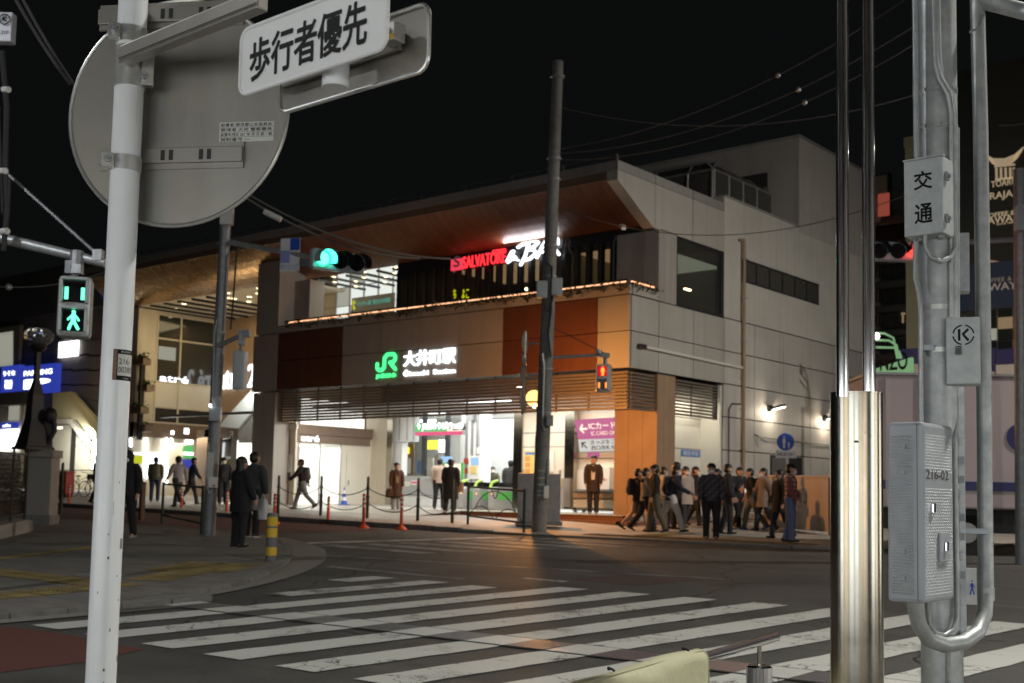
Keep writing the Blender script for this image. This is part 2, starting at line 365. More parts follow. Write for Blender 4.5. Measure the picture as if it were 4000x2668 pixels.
# ------------------------------------------------------------------ added street lighting of the crossing (unseen lamps on poles, beside and behind the camera)
mat('lamp_pole', (.30,.31,.32), .45, .5); glow('added_lamp_lens', (.95,.98,1.0), 6)
def added_street_lamp(x, y, h, ax, ay, power, color, label, sz=.35, spread=165, aim=None):
    t = thing('added_street_lamp', label, 'street lamp', G(x, y), 0, 'unseen street lamps added around the crossing')
    b = G(x, y)
    MB().tube([b, b+V((0,0,h))], [.09,.055], 14).build('pole', 'lamp_pole', t, True)
    top = b+V((0,0,h)); e = top+V((ax, ay, .25))
    MB().tube([top-V((0,0,.15)), top+V((ax*.4, ay*.4, .2)), e], .035, 10).build('arm', 'lamp_pole', t, True)
    MB().bx(e.x-.3, e.x+.3, e.y-.16, e.y+.16, e.z-.03, e.z+.09).build('housing', 'lamp_pole', t, bevel=.02)
    MB().bx(e.x-.24, e.x+.24, e.y-.12, e.y+.12, e.z-.05, e.z-.031).build('lens', 'added_lamp_lens', t)
    a = V(aim) if aim else V((e.x, e.y, 0))
    area_light('added_lamp_light', e-V((0,0,.07)), a, sz, sz, power, color, t, spread)
COOL = (.95,.98,1.0); NEUT = (1.0,.95,.86)
added_street_lamp(2.6, 9.6, 8.8, -2.0, -.5, 860, (1.0,.98,.90), 'unseen grey street lamp added on the near right kerb to light the crossing')  # added out of view to light the crossing and the conduit edges
added_street_lamp(1.5, 27.0, 9.0, -2.4, .3, 1900, (1.0,.93,.82), 'unseen grey street lamp added on the far right kerb behind the truck, lighting the station side wall', aim=(-9,28,2))  # assumed lamp beyond the right edge, put in to light the station wall
added_street_lamp(-11.9, -3.0, 8.5, 1.6, 1.0, 520, (.95,.97,1.0), 'unseen grey street lamp added on the near left pavement to light it', aim=(-12,3,0))  # added lamp, never in view, brightens the left pavement
# unseen shops added behind the camera; glowing windows light the foreground poles and chrome
glow('shop_fill_warm', (1.0,.90,.72), 3.4); glow('shop_fill_cool', (.86,.94,1.0), 5.2); mat('shop_wall', (.20,.19,.18), .8, noise=(2,.4,.4))
def shop_row(x0, y0, x1, y1, label, n, hot):
    c = V(((x0+x1)/2, (y0+y1)/2, 0)); t = thing('shop_house', label, 'building', G(c.x, c.y, .1)); u = V((x1-x0, y1-y0, 0)); L = u.length; u.normalize(); nn = V((u.y, -u.x, 0)); z = gz(c.x, c.y)+.1
    def bb(nm, m, a, b, z0, z1, o0, o1): p = V((x0, y0, z)); MB().prism([p+u*a+nn*o0+V((0,0,z0)), p+u*b+nn*o0+V((0,0,z0)), p+u*b+nn*o0+V((0,0,z1)), p+u*a+nn*o0+V((0,0,z1))], nn*(o1-o0)).build(nm, m, t)
    bb('wall', 'shop_wall', 0, L, 0, 11, -.6, -.3); bb('fascia', 'shop_wall', 0, L, 2.95, 3.6, -.3, .1)
    w = L/n
    for i in range(n):
        bb('pier', 'shop_wall', i*w-.2, i*w+.2, 0, 2.95, -.3, .05); bb('shop_window', hot[i % len(hot)], i*w+.35, (i+1)*w-.35, .55, 2.7, -.29, -.25); bb('mullion', 'dark_frame', i*w+w/2-.05, i*w+w/2+.05, .5, 2.9, -.24, -.15); bb('window', 'glass_dark', i*w+.5, (i+1)*w-.5, 4.6, 6.2, -.29, -.25)
    return t
shop_row(9.5, -5.2, -7.0, -5.2, 'unseen row of shops added behind the camera, windows lighting the foreground', 6, ('shop_fill_cool','shop_fill_warm','shop_fill_cool'))
shop_row(6.8, 14.0, 6.8, -4.6, 'unseen row of shops added right of the near corner, windows lighting the poles', 7, ('shop_fill_warm','shop_fill_cool','glass_dark'))
# ------------------------------------------------------------------ ground
def sheet(name, m, pts, dz, parent=None, kind='structure'):
    o = MB().poly([G(p[0], p[1], dz) for p in pts]).build(name, m, parent)
    if parent is None: tag(o, kind=kind)
    return o
road = sheet('road', 'asphalt', [(-150,-60),(80,-60),(80,160),(-150,160)], 0)
# worn white road paint
def paint(name, col, wear, scale=5.0):
    m = mat(name, col, .55, bump=(150,.35,.01)); nt = m.node_tree; N = nt.nodes; L = nt.links; P = N['Principled BSDF']
    tc = N.new('ShaderNodeTexCoord')
    vo = N.new('ShaderNodeTexVoronoi'); vo.feature = 'DISTANCE_TO_EDGE'; vo.inputs['Scale'].default_value = scale
    wn = N.new('ShaderNodeTexNoise'); wn.inputs['Scale'].default_value = 9; wn.inputs['Detail'].default_value = 6
    av = N.new('ShaderNodeMix'); av.data_type = 'RGBA'; av.inputs[0].default_value = .16
    L.new(tc.outputs['Object'], wn.inputs['Vector']); L.new(tc.outputs['Object'], av.inputs[6]); L.new(wn.outputs['Color'], av.inputs[7]); L.new(av.outputs[2], vo.inputs['Vector'])
    cr = N.new('ShaderNodeMath'); cr.operation = 'LESS_THAN'; cr.inputs[1].default_value = .022; L.new(vo.outputs['Distance'], cr.inputs[0])
    bn = N.new('ShaderNodeTexNoise'); bn.inputs['Scale'].default_value = 1.3; bn.inputs['Detail'].default_value = 5; L.new(tc.outputs['Object'], bn.inputs['Vector'])
    gt = N.new('ShaderNodeMath'); gt.operation = 'GREATER_THAN'; gt.inputs[1].default_value = .53; L.new(bn.outputs['Fac'], gt.inputs[0])
    mu = N.new('ShaderNodeMath'); mu.operation = 'MULTIPLY'; L.new(cr.outputs[0], mu.inputs[0]); L.new(gt.outputs[0], mu.inputs[1])
    fn = N.new('ShaderNodeTexNoise'); fn.inputs['Scale'].default_value = 38; fn.inputs['Detail'].default_value = 6; fn.inputs['Roughness'].default_value = .8; L.new(tc.outputs['Object'], fn.inputs['Vector'])
    ad = N.new('ShaderNodeMath'); ad.operation = 'ADD'; L.new(fn.outputs['Fac'], ad.inputs[0])
    b3 = N.new('ShaderNodeTexNoise'); b3.inputs['Scale'].default_value = 2.2; L.new(tc.outputs['Object'], b3.inputs['Vector'])
    L.new(b3.outputs['Fac'], ad.inputs[1])
    wr = N.new('ShaderNodeMapRange'); wr.inputs[1].default_value = wear; wr.inputs[2].default_value = wear+.14; L.new(ad.outputs[0], wr.inputs[0])
    mx = N.new('ShaderNodeMath'); mx.operation = 'MAXIMUM'; L.new(mu.outputs[0], mx.inputs[0]); L.new(wr.outputs[0], mx.inputs[1])
    cm = N.new('ShaderNodeMix'); cm.data_type = 'RGBA'; cm.inputs[6].default_value = (*col, 1); cm.inputs[7].default_value = (.075,.072,.066, 1)
    L.new(mx.outputs[0], cm.inputs[0]); L.new(cm.outputs[2], P.inputs['Base Color'])
paint('paint', (.50,.50,.465), 1.15); paint('paint_worn', (.50,.49,.46), 1.0, 3.5); paint('paint_faded', (.30,.29,.28), .93, 3.5)
sheet('red_asphalt', 'asphalt_red', [(-10.62,-20),(-8.22,-20),(-8.2,4.9),(-8.45,5.5),(-9.95,5.47),(-10.62,5.25)], .004, road)
sheet('red_asphalt', 'asphalt_red', [(-70,17.0),(-23.4,16.75),(-21.2,17.4),(-20.6,20.3),(-26,20.9),(-70,21.0)], .004, road)
sheet('asphalt_patch', 'patch_red', [(-9.95,13.2),(-8.75,13.2),(-8.8,14.6),(-9.9,14.5)], .003, road)
def stripe(k, y0=None, y1=None, m='paint', x_off=0):
    xl = -10.36+.822*k; xr = -10.22+.876*k; ya = 5.56+.045*k; yb = 12.12+.11*k
    def X(Y): return xl+(xr-xl)*(Y-ya)/(yb-ya)
    a = ya if y0 is None else y0; b = yb if y1 is None else y1
    n = max(3, int((b-a)/.22)); j = lambda: random.uniform(-.011,.011)
    Lp = [(X(a+(b-a)*i/n)+j(), a-.02+(b-a)*i/n+(j() if i in (0, n) else 0)) for i in range(n+1)]; Rp = [(X(a+(b-a)*i/n)+.42+j(), a+.02+(b-a)*i/n) for i in range(n+1)]
    sheet('crossing_stripe', m, Lp+Rp[::-1], .008, road)
stripe(-2, 10.55, 11.4, 'paint_worn'); stripe(-1, 8.85, 11.5, 'paint_worn'); stripe(0, None, 11.5)
for k in range(1, 14): stripe(k)
# tactile guide strip set across the crossing
mat('guide_light', (.52,.52,.49), .34, wave=('X', 9, .9)); mat('guide_dark', (.085,.08,.085), .36, wave=('X', 9, .9)); mat('guide_brown', (.20,.14,.12), .45, wave=('X', 9, .9))
kk = 0
for k in range(-1, 12):
    for h in (0, 1):
        x0 = -10.36+.84*k+.42*h+.04; x1 = x0+.412
        f = lambda X: 7.30+.105*(X+11)
        mb = MB(); z = .014
        a, b = (x0, f(x0)), (x1, f(x1))
        mb.prism([G(a[0], a[1], .005), G(b[0], b[1], .005), G(b[0], b[1]+.47, .005), G(a[0], a[1]+.47, .005)], (0, 0, .009))
        mb.build('guide_panel', 'guide_light' if h == 0 else ('guide_brown' if k in (6, 9) else 'guide_dark'), road)
for s_ in (0, 1):
    y_ = lambda X: 7.30+.105*(X+11)+(.47 if s_ else -.035)
    sheet('guide_edge', 'seam', [(-11.4,y_(-11.4)),(-.6,y_(-.6)),(-.6,y_(-.6)+.035),(-11.4,y_(-11.4)+.035)], .0115, road)
# far crossing: stop line and worn stripes
sheet('stop_line', 'paint_worn', [(-18.25,15.2),(-17.85,15.2),(-16.9,20.4),(-17.3,20.4)], .006, road)
for i in range(7):
    y = 15.0+.92*i
    sheet('crossing_stripe', 'paint_faded', [(-17.35+.12*i, y),(-14.6+.2*i, y+.05),(-14.6+.2*i, y+.47),(-17.35+.12*i, y+.42)], .006, road)
sheet('lane_line', 'paint_faded', [(-16.0,13.25),(-8.5,14.9),(-8.5,15.02),(-16.0,13.37)], .005, road)
sheet('lane_line', 'paint_faded', [(-13.6,11.9),(-10.9,12.0),(-10.9,12.16),(-13.6,12.06)], .005, road)
sheet('paint_mark', 'paint_worn', [(-10.45,12.75),(-9.75,12.8),(-9.75,12.95),(-10.45,12.9)], .006, road)
# left pavement with its curved kerb and gutter
KI = [(-11.02,-25),(-11.02,5.58),(-11.25,6.7),(-11.65,8.06),(-12.25,9.2),(-13.12,10.3),(-14.1,11.35),(-15.1,12.3),(-16.0,13.1),(-17.0,13.9),(-18.27,14.72),(-19.5,15.25),(-21,15.62),(-23,15.8),(-30,15.95),(-75,16.4)]
KO = [(-10.62,-25),(-10.62,5.4),(-10.72,6.3),(-11.05,7.29),(-11.53,8.6),(-12.30,10.0),(-13.25,11.3),(-14.4,12.6),(-15.4,13.5),(-16.5,14.4),(-17.85,15.2),(-19.2,15.85),(-20.8,16.25),(-23,16.45),(-30,16.6),(-75,17.05)]
def smooth(P):
    out = []
    for i in range(len(P)-1):
        p0, p1, p2, p3 = P[max(i-1,0)], P[i], P[i+1], P[min(i+2, len(P)-1)]
        if math.dist(p1, p2) > 4: out.append(p1); continue
        for s in range(4):
            t = s/4
            out.append(tuple(.5*((2*p1[c])+(-p0[c]+p2[c])*t+(2*p0[c]-5*p1[c]+4*p2[c]-p3[c])*t*t+(-p0[c]+3*p1[c]-3*p2[c]+p3[c])*t**3) for c in (0,1)))
    return out+[P[-1]]
KI[1] = (-11.02,5.58)
ki, ko = smooth(KI), smooth(KO)
LW = .055                                     # the pavement stands this far above the road here
pv = MB().poly([G(p[0], p[1], LW) for p in ki]+[G(-75,-25,LW)]).build('pavement_left', 'paving'); tag(pv, kind='structure')
gm = MB()
for i in range(len(ki)-1):
    a, b, c, d = ki[i], ki[i+1], ko[i+1], ko[i]
    gm.poly([G(*a,.012), G(*d,.012), G(*c,.012), G(*b,.012)])
gm.build('gutter', 'gutter', pv)
def along(P, step):
    out = [P[0]]; acc = 0
    for i in range(len(P)-1):
        p, q = P[i], P[i+1]; L = math.dist(p, q); s = step-acc
        while s <= L:
            out.append((p[0]+(q[0]-p[0])*s/L, p[1]+(q[1]-p[1])*s/L)); s += step
        acc = (acc+L) % step
    return out
ka = [p for p in along(ki, .6) if -34 < p[0] and p[1] > 1]
for i in range(len(ka)-1):
    a, b = V((*ka[i], 0)), V((*ka[i+1], 0)); d = (b-a).normalized(); n = V((d.y, -d.x, 0))
    a2, b2 = a+d*.006, b-d*.006
    MB().prism([G(p.x, p.y, .0) for p in (a2-n*.005, a2+n*.15, b2+n*.15, b2-n*.005)], (0, 0, LW+.006)).build('kerb_stone', 'kerb', pv)
# yellow tactile tiles let into the pavement
tm = MB().bx(-.147,.147,-.147,.147,0,.006)
for i in range(5):
    for j in range(5):
        x, y = -.12+.06*i, -.12+.06*j
        tm.lathe([(.018,.006),(.011,.011)], (x, y, 0), 6)
tile_me = tm.mesh('tactile_tile', 'tactile')
def tiles(P, rows, wide=.3):
    for p, q in zip(P[:-1], P[1:]):
        d = V((q[0]-p[0], q[1]-p[1], 0)); L = d.length; d.normalize(); n = V((-d.y, d.x, 0)); k = int(L/.3+.5)
        for i in range(k):
            for r in range(rows):
                c = V((p[0], p[1], 0))+d*(.15+i*.3)+n*((r-(rows-1)/2)*.3)
                o = link('tactile_tile', tile_me, pv, G(c.x, c.y, LW+.002)); o.rotation_euler = (0, 0, math.atan2(d.y, d.x))
tiles([(-12.25,5.1),(-12.42,6.6),(-12.75,8.0)], 2); tiles([(-12.9,8.4),(-13.7,9.6)], 2); tiles([(-13.7,9.5),(-14.55,10.9)], 4)
tiles([(-15.8,7.5),(-12.95,7.75)], 2); tiles([(-17.0,8.4),(-18.5,10.87)], 1)
mn = MB().lathe([(.30,0),(.30,.012)], G(-13.9,8.35,LW), 20).build('manhole_cover', 'galv_dark', pv)
# near pavement round the camera's corner
nm = MB().poly([G(-4.2,-25,.10), G(30,-25,.10), G(30,6.6,.10), G(-2.6,6.6,.10), G(-3.5,5.9,.10), G(-4.0,4.8,.10), G(-4.2,2.6,.10)])
tag(nm.build('pavement_near', 'paving'), kind='structure')
# far pavement in front of the station
def fr(x): t = max(0, min(1, (x+20.5)/3.5)); t = t*t*(3-2*t); return .115*(1-t)+.035*t
def sz(x, y): return gz(x, y)+fr(x)
FK = [(-75,21.2),(-30,21.2),(-24,21.05),(-20,21.1),(-17.5,21.4),(-15,22.0),(-13,22.4),(-11.2,22.7),(-9.9,23.4),(-9.0,24.6),(-8.6,27),(-8.6,80)]
fs = smooth(FK)
mb = MB(); xs = [-75,-50,-36,-30,-26,-23]+[-20.5+.5*i for i in range(8)]+[-16,-14,-12,-10]
fk = along(fs, .5)
mb.poly([V((p[0], p[1], sz(p[0], p[1]))) for p in fs if p[0] <= -20.4]+[V((-20.4,34,sz(-20.4,34))), V((-75,34,sz(-75,34)))])
prev = [p for p in fs if p[0] <= -20.4][-1]
strip = [prev]+[p for p in fs if p[0] > -20.4 and p[1] < 24.7]
for a, b in zip(strip[:-1], strip[1:]):
    mb.poly([V((*a, sz(*a))), V((*b, sz(*b))), V((b[0],34,sz(b[0],34))), V((a[0],34,sz(a[0],34)))])
mb.poly([V((-18.4,34,sz(-18.4,34))), V((-9.0,34,sz(-9,34))), V((-8.6,80,sz(-8.6,80))), V((-18.4,80,sz(-18.4,80)))])
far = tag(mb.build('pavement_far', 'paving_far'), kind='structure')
kf = [p for p in along(fs, .9) if p[0] > -48 and p[1] < 40]
for i in range(len(kf)-1):
    a, b = V((*kf[i], 0)), V((*kf[i+1], 0)); d = (b-a).normalized(); n = V((d.y, -d.x, 0)); a2, b2 = a+d*.006, b-d*.006
    pts = [V((p.x, p.y, gz(p.x, p.y))) for p in (a2-n*.005, a2+n*.16, b2+n*.16, b2-n*.005)]
    MB().prism(pts, (0, 0, fr((a.x+b.x)/2)+.008)).build('kerb_stone', 'kerb', far)
def tiles_far(P, rows):
    for p, q in zip(P[:-1], P[1:]):
        d = V((q[0]-p[0], q[1]-p[1], 0)); L = d.length; d.normalize(); n = V((-d.y, d.x, 0)); k = int(L/.3+.5)
        for i in range(k):
            for r in range(rows):
                c = V((p[0], p[1], 0))+d*(.15+i*.3)+n*((r-(rows-1)/2)*.3)
                o = link('tactile_tile', tile_me, far, V((c.x, c.y, sz(c.x, c.y)+.003))); o.rotation_euler = (0, 0, math.atan2(d.y, d.x))
tiles_far([(-16.5,22.6),(-13.5,23.1),(-11,23.6)], 2); tiles_far([(-15.3,25.0),(-15.3,23.1)], 2)
# ------------------------------------------------------------------ station building
YF, XR, YW, FL = 27.2, -18.5, 28.66, .98
ST = thing('station_building', 'two storey railway station with slatted entrance, brown soffit and lit name sign', 'station', (-26,28,FL))
# core volumes (what stands behind the cladding)
box('core', 'seam', ST, -34.0,-18.62, YF+.07,28.2, 5.2,7.2)
box('floor_slab', 'floor_tile', ST, -34.0,-18.7, 27.0,41, FL-.28,FL)
box('roof_slab', 'roof_band', ST, -47,-18.6, 26.62,45, 10.72,10.90)
box('upper_floor', 'cream', ST, -35.3,-18.7, 28.21,40, 6.9,7.22)
# fascia panels
cols = [-34.06,-32.30,-30.53,-28.64,-26.77,-25.03,-23.21,-21.42,-19.63,-18.5]
for i in range(len(cols)-1):
    brown = i in (0,1,6,7)
    for z0, z1 in ((5.15,6.21),(6.21,7.24)):
        box('facade_panel', 'panel_brown' if brown else 'panel_grey', ST, cols[i]+.013,cols[i+1]-.013, YF-(0 if brown else .004),YF+.06, z0+.012,z1-.012)
# parapet ledge over the fascia, its warm light line
x = -34.2
while x < -18.6:
    x1 = min(x+1.26, -18.5); box('ledge_panel', 'panel_grey', ST, x+.006,x1-.006, YF-.03,YF+.10, 7.262,7.53); x = x1
box('planter_bed', 'seam', ST, -34.2,-18.6, YF+.11,28.0, 7.25,7.48)
x = -33.5
while x < -18.75:
    x1 = min(x+1.22, -18.62); box('light_strip', 'led_warm', ST, x+.03,x1-.03, YF-.02,YF+.012, 7.595,7.63); x = x1
box('handrail', 'dark_frame', ST, -33.7,-18.6, YF-.025,YF+.02, 7.64,7.69)
for i in range(2): box('light_strip', 'led_warm', ST, XR-.012,XR+.02, 27.24+.62*i,27.80+.62*i, 7.595,7.63)
box('ledge_panel', 'panel_side', ST, XR-.1,XR+.03, 27.31,28.64, 7.262,7.53)
# roof edge
x = -46.6
while x < -18.6:
    x1 = min(x+2.05, -18.5); box('roof_edge_panel', 'roof_band', ST, x+.005,x1-.005, 26.5,26.62, 10.685,10.95); x = x1
box('roof_trim', 'beam_brown', ST, -46.6,-18.87, 26.53,26.62, 10.45,10.68)
# curved soffit, board by board
def prof(t):  # 0 at roof edge, 1 at window head
    return 26.56+2.10*t, 10.46-.94*t - .16*math.sin(math.pi*t)
def board(x0, x1, m):
    mb = MB(); n = 8
    up = [(prof(i/n)) for i in range(n+1)]
    ring = [V((x0, y, z)) for y, z in up]+[V((x0, y, z+.05)) for y, z in reversed(up)]
    mb.prism(ring, (x1-x0, 0, 0)); return mb.build('soffit_board', m, ST)
x = -46.6
while x < -18.95:
    w = .36; board(x+.006, min(x+w, -18.87)-.006, 'bronze' if x < -34.6 else 'soffit'); x += w
MB().poly([V((-46.6,26.6,10.6)),V((-18.9,26.6,10.6)),V((-18.9,28.7,9.75)),V((-46.6,28.7,9.75))]).build('soffit_backing', 'seam', ST)
# roof railing
for i in range(15):
    x = -18.9-1.95*i; box('railing_post', 'galv_dark', ST, x-.03,x+.03, 27.0,27.06, 10.9,11.30)
MB().tube([(-46,27.03,11.30),(-18.9,27.03,11.30)], .018, 8).build('railing', 'galv_dark', ST)
for y in (): box('railing_post', 'galv_dark', ST, -18.93,-18.87, y-.03,y+.03, 10.9,11.30)
# cladding of the right hand side: slanted plates, ledge band
def side(poly, m, th=.37, nm='side_panel'): return MB().prism([V((XR-th, y, z)) for y, z in poly], (th, 0, 0)).build(nm, m, ST)
g = .014
side([(26.50,10.675),(26.50,10.39),(28.32,9.39),(28.45,9.375),(28.45,10.675)], 'panel_side')
side([(28.45+g,10.675),(28.45+g,9.37),(30.55-g,9.37),(30.55-g,10.675)], 'panel_side', .1)
side([(30.55+g,10.675),(30.55+g,9.37),(32.5-g,9.37),(32.5-g,10.675)], 'panel_side', .1)
for a, b in ((26.5,28.45),(28.45,30.55),(30.55,32.5)): side([(a+g,10.95),(a+g,10.688),(b-g,10.688),(b-g,10.95)], 'roof_band', .12, 'roof_edge_panel')
for i, (a, b) in enumerate(((27.27,28.70),(28.70,30.65),(30.65,32.49))):
    for z0, z1 in ((5.15,6.21),(6.21,7.24)): side([(a+g,z1-g),(a+g,z0+g),(b-g,z0+g),(b-g,z1-g)], 'panel_side', .06)
# corner column
MB().bx(-20.0+.02,XR-.02,YW+.02,29.63,FL-.3,9.5).build('column_core', 'seam', ST)
for zz, (z0, z1) in enumerate(((FL-.25,5.1),(7.26,9.40))):
    m = 'column_wood' if zz == 0 else 'panel_grey'
    for i in range(3): box('column_panel', m, ST, -20.0+.5*i+.004,-19.5+.5*i-.004, YW,YW+.04, z0,z1)
    for i in range(3): box('column_panel', m if zz else 'column_wood', ST, XR-.04,XR, YW+.045+.313*i,YW+.045+.313*(i+1)-.008, z0,z1)
box('column_head', 'dark_frame', ST, -20.3,XR-.1, YW-.06,29.6, 9.38,9.52)
# upper floor windows: dark mullions and panes, dim restaurant behind
xm = [-29.24+.455*i for i in range(21)]
box('window_head', 'dark_frame', ST, -29.3,-20.02, YW-.1,YW+.25, 9.22,9.55)
box('window_sill', 'dark_frame', ST, -29.3,-20.02, YW-.06,YW+.25, 7.2,7.30)
for i, x in enumerate(xm): box('mullion', 'dark_frame', ST, x-.055-(.05 if i in (0,9) else 0),x+.055+(.05 if i in (0,9) else 0), YW-.08,YW+.16, 7.29,9.24)
for i in range(20): box('window_pane', 'glass', ST, xm[i]+.06,xm[i+1]-.06, YW+.05,YW+.062, 7.31,9.22)
box('partition', 'far_wall', ST, -29.3,-20, 34.5,34.7, 7.2,9.5)
box('partition', 'beam_brown', ST, -22.7,-22.6, 28.9,34.5, 7.2,9.5); box('partition', 'beam_brown', ST, -29.25,-29.15, 28.9,34.5, 7.2,10.5)
for i, (x, m) in enumerate(((-27.9,'window_dim'),(-27.3,'tan_glow'),(-26.5,'tan_glow'),(-25.8,'window_dim'),(-24.9,'tan_glow'),(-23.2,'tan_glow'))):
    box('wall_shelf', m, ST, x,x+.38, 34.40,34.49, 7.7+.1*(i % 3),8.35+.15*(i % 2))
for x, y, z in ((-28.9,30.2,7.75),(-27.6,31.5,9.0),(-26.4,32.2,8.9),(-20.9,30.5,8.1),(-20.6,30.9,8.15),(-21.2,31.0,8.0)):
    MB().ball((x, y, z), .06, 8, 6).build('pendant_bulb', 'down_warm', ST, True)
area_light('restaurant_light', (-24.5,31.5,9.35), (-24.5,31.5,7), 7, 3, 26, (1.0,.62,.30), ST).data.energy = 14
for i in range(4): box('table', 'beam_brown', ST, -28.5+2*i,-27.6+2*i, 30.0,30.7, 7.22,7.95)
# open gallery on the upper floor: ceiling, rails with spotlights, bright glazed concourse behind
box('gallery_ceiling', 'ceiling', ST, -46.0,-35.3, 28.7,40, 9.56,9.66)
box('restaurant_ceiling', 'beam_brown', ST, -29.3,-20.0, 28.9,34.6, 9.56,9.66)
for i in range(11):
    x = -34.9-1.02*i if i > 5 else -29.9-.82*i
    box('track_rail', 'dark_frame', ST, x-.03,x+.03, 28.9,31.4 if i < 6 else 33.4, 9.46,9.55)
for i in range(26):
    x = -29.9-.82*(i % 6)-.2 if i < 14 else -35.8-1.02*(i % 6); y = 29.0+.55*((i*7) % 4)+.2*(i % 2)
    MB().lathe([(.05,9.53),(.11,9.555)], (x+.2, y, 0), 10).build('downlight', 'down_warm', ST)
    MB().lathe([(.035,9.44),(.05,9.53)], (x+.2, y, 0), 10).build('spot_head', 'metal_grey', ST)
for i in range(9):
    x = -36.6+.82*i
    for z0, z1 in ((7.24,8.95),(8.99,9.72),(9.76,10.4)):
        box('glazed_panel', 'cream' if i < 1 else ('pane_glow' if (i*3+int(z0*2)) % 5 else 'pane_dim'), ST, x+.02,x+.80, 31.5,31.54, z0,z1)
    box('mullion', 'metal_grey', ST, x-.03,x+.018, 31.44,31.5, 7.22,10.45)
box('gallery_ceiling', 'ceiling', ST, -34.0,-29.25, 28.72,31.6, 10.46,10.52)
a, b = on_y(1395,1198,29.6), on_y(1525,1180,29.6); box('guide_board', 'cream_light', ST, a.x-.3,b.x+.2, 29.6,29.64, 7.3,a.z+.35); text('sign_text', 'りんかい線  東急大井町線', 'teal_text', ST, FY((a.x,29.59,a.z)), b.x-a.x,.2)
c = on_y(1378,1210,28.2); text('sign_text', 't', 'yellow_lime', ST, FY((c.x,28.2,c.z)), .14,.34,.02,.02)
for px, s_ in ((1772,'ち'),(1806,'ょ'),(1822,'こ')): c = on_y(px,1166,28.3); text('sign_text', s_, 'yellow_lime', ST, FY((c.x,28.3,c.z)), .11,.30,.02,.01)
area_light('gallery_light', (-31.8,30,10.4), (-31.8,30,7), 4, 1.6, 70, (1.0,.90,.68), ST)
# left pillar
for z0, z1, xx in ((.7,5.10,0),(5.15,6.21,-.12),(6.21,7.25,-.12),(7.28,10.0,0)):
    box('pillar_panel', 'panel_grey', ST, -35.35+xx,-34.07, 27.18,28.4, z0,z1-.01)
box('pillar_panel', 'column_wood', ST, -34.06,-33.83, 27.35,28.0, 4.0,5.1); box('pillar_panel', 'panel_grey', ST, -34.06,-33.2, 27.9,28.6, 7.3,9.3)
# entrance louvre
for i in range(11):
    z = 3.99+.1*i
    box('louvre_slat', 'louvre', ST, -33.77,-18.58, YF+.02,YF+.13, z,z+.072)
    MB().bx(XR-.13,XR-.02, YF+.14,28.52, z,z+.06).build('louvre_slat', 'louvre', ST)
    MB().bx(XR-.13,XR-.02, 29.70,32.05, z,z+.052).build('louvre_slat', 'louvre', ST)
for i in range(13): x = -33.1+1.19*i; box('louvre_bracket', 'dark_frame', ST, x-.02,x+.02, YF+.131,YF+.19, 3.98,5.15)
box('louvre_post', 'dark_frame', ST, XR-.16,XR-.131, 30.75,30.80, 3.98,5.1); box('louvre_post', 'dark_frame', ST, XR-.16,XR-.02, 32.06,32.14, 3.98,5.1)
# right wall: flat panels below, ribbed sheet above
Ys = [32.5,34.5,36.56,38.62,40.68,42.74,44.8,46.86,48.92,50.98,53.04]
box('wall_core', 'seam', ST, -22,XR-.065, 32.52,53, .6,7.2); box('wall_core', 'seam', ST, -18.8,XR-.065, 32.52,37.7, 7.2,10.9); box('wall_core', 'seam', ST, -22,XR-.065, 37.8,53, 7.2,11.0)
for i in range(len(Ys)-1):
    for k in range(6):
        z1 = 7.26-1.05*k; z0 = z1-1.05
        box('wall_panel', 'panel_white', ST, XR-.06,XR, Ys[i]+.02,Ys[i+1]-.02, max(z0,.6)+.018,z1-.018)
def ribbed(y0, y1, z0, z1, nm='ribbed_sheet', skip=None):
    mb = MB(); pts = []; y = y0; p = .13
    while y < y1:
        for dy, dx in ((0,0),(.05,0),(.065,.02),(.115,.02)):
            if y+dy < y1: pts.append((y+dy, dx))
        y += p
    pts.append((y1, 0))
    for (a, da), (b, db) in zip(pts[:-1], pts[1:]):
        mb.poly([V((XR-.03+da,a,z0)),V((XR-.03+db,b,z0)),V((XR-.03+db,b,z1)),V((XR-.03+da,a,z1))])
    return mb.build(nm, 'ribbed', ST)
ribbed(32.5,53,7.285,8.62); ribbed(32.5,33.66,8.62,9.36); ribbed(39.3,53,8.62,9.36); ribbed(32.5,53,9.36,11.17); ribbed(37.76,53,11.17,14.45)
box('parapet_cap', 'roof_band', ST, -18.9,XR+.02, 32.48,37.74, 11.175,11.23); box('parapet_cap', 'roof_band', ST, -40,XR+.02, 37.74,53, 14.46,14.54)
box('jog_return', 'panel_side', ST, -18.9,XR, 32.44,32.49, 10.96,11.17)
# tall block behind: plain front wall with a dark opening
MB().bx(-40,-18.52,37.78,53,11.0,14.45).build('tower_block', 'panel_grey', ST)
MB().bx(-23.6,-19.75,37.70,37.775,12.2,13.35).build('tower_opening', 'seam', ST)
# strip window and its panes
box('window_frame', 'dark_frame', ST, XR-.05,XR+.02, 33.66,39.3, 9.31,9.36); box('window_frame', 'dark_frame', ST, XR-.05,XR+.02, 33.66,39.3, 8.6,8.65)
for i in range(7): y = 33.68+.93*i; box('window_frame', 'dark_frame', ST, XR-.05,XR+.018, y-.02,y+.02, 8.65,9.31)
for i in range(6): y = 33.68+.93*i; box('window_pane', 'poly', ST, XR-.03,XR-.015, y+.02,y+.91, 8.65,9.31)
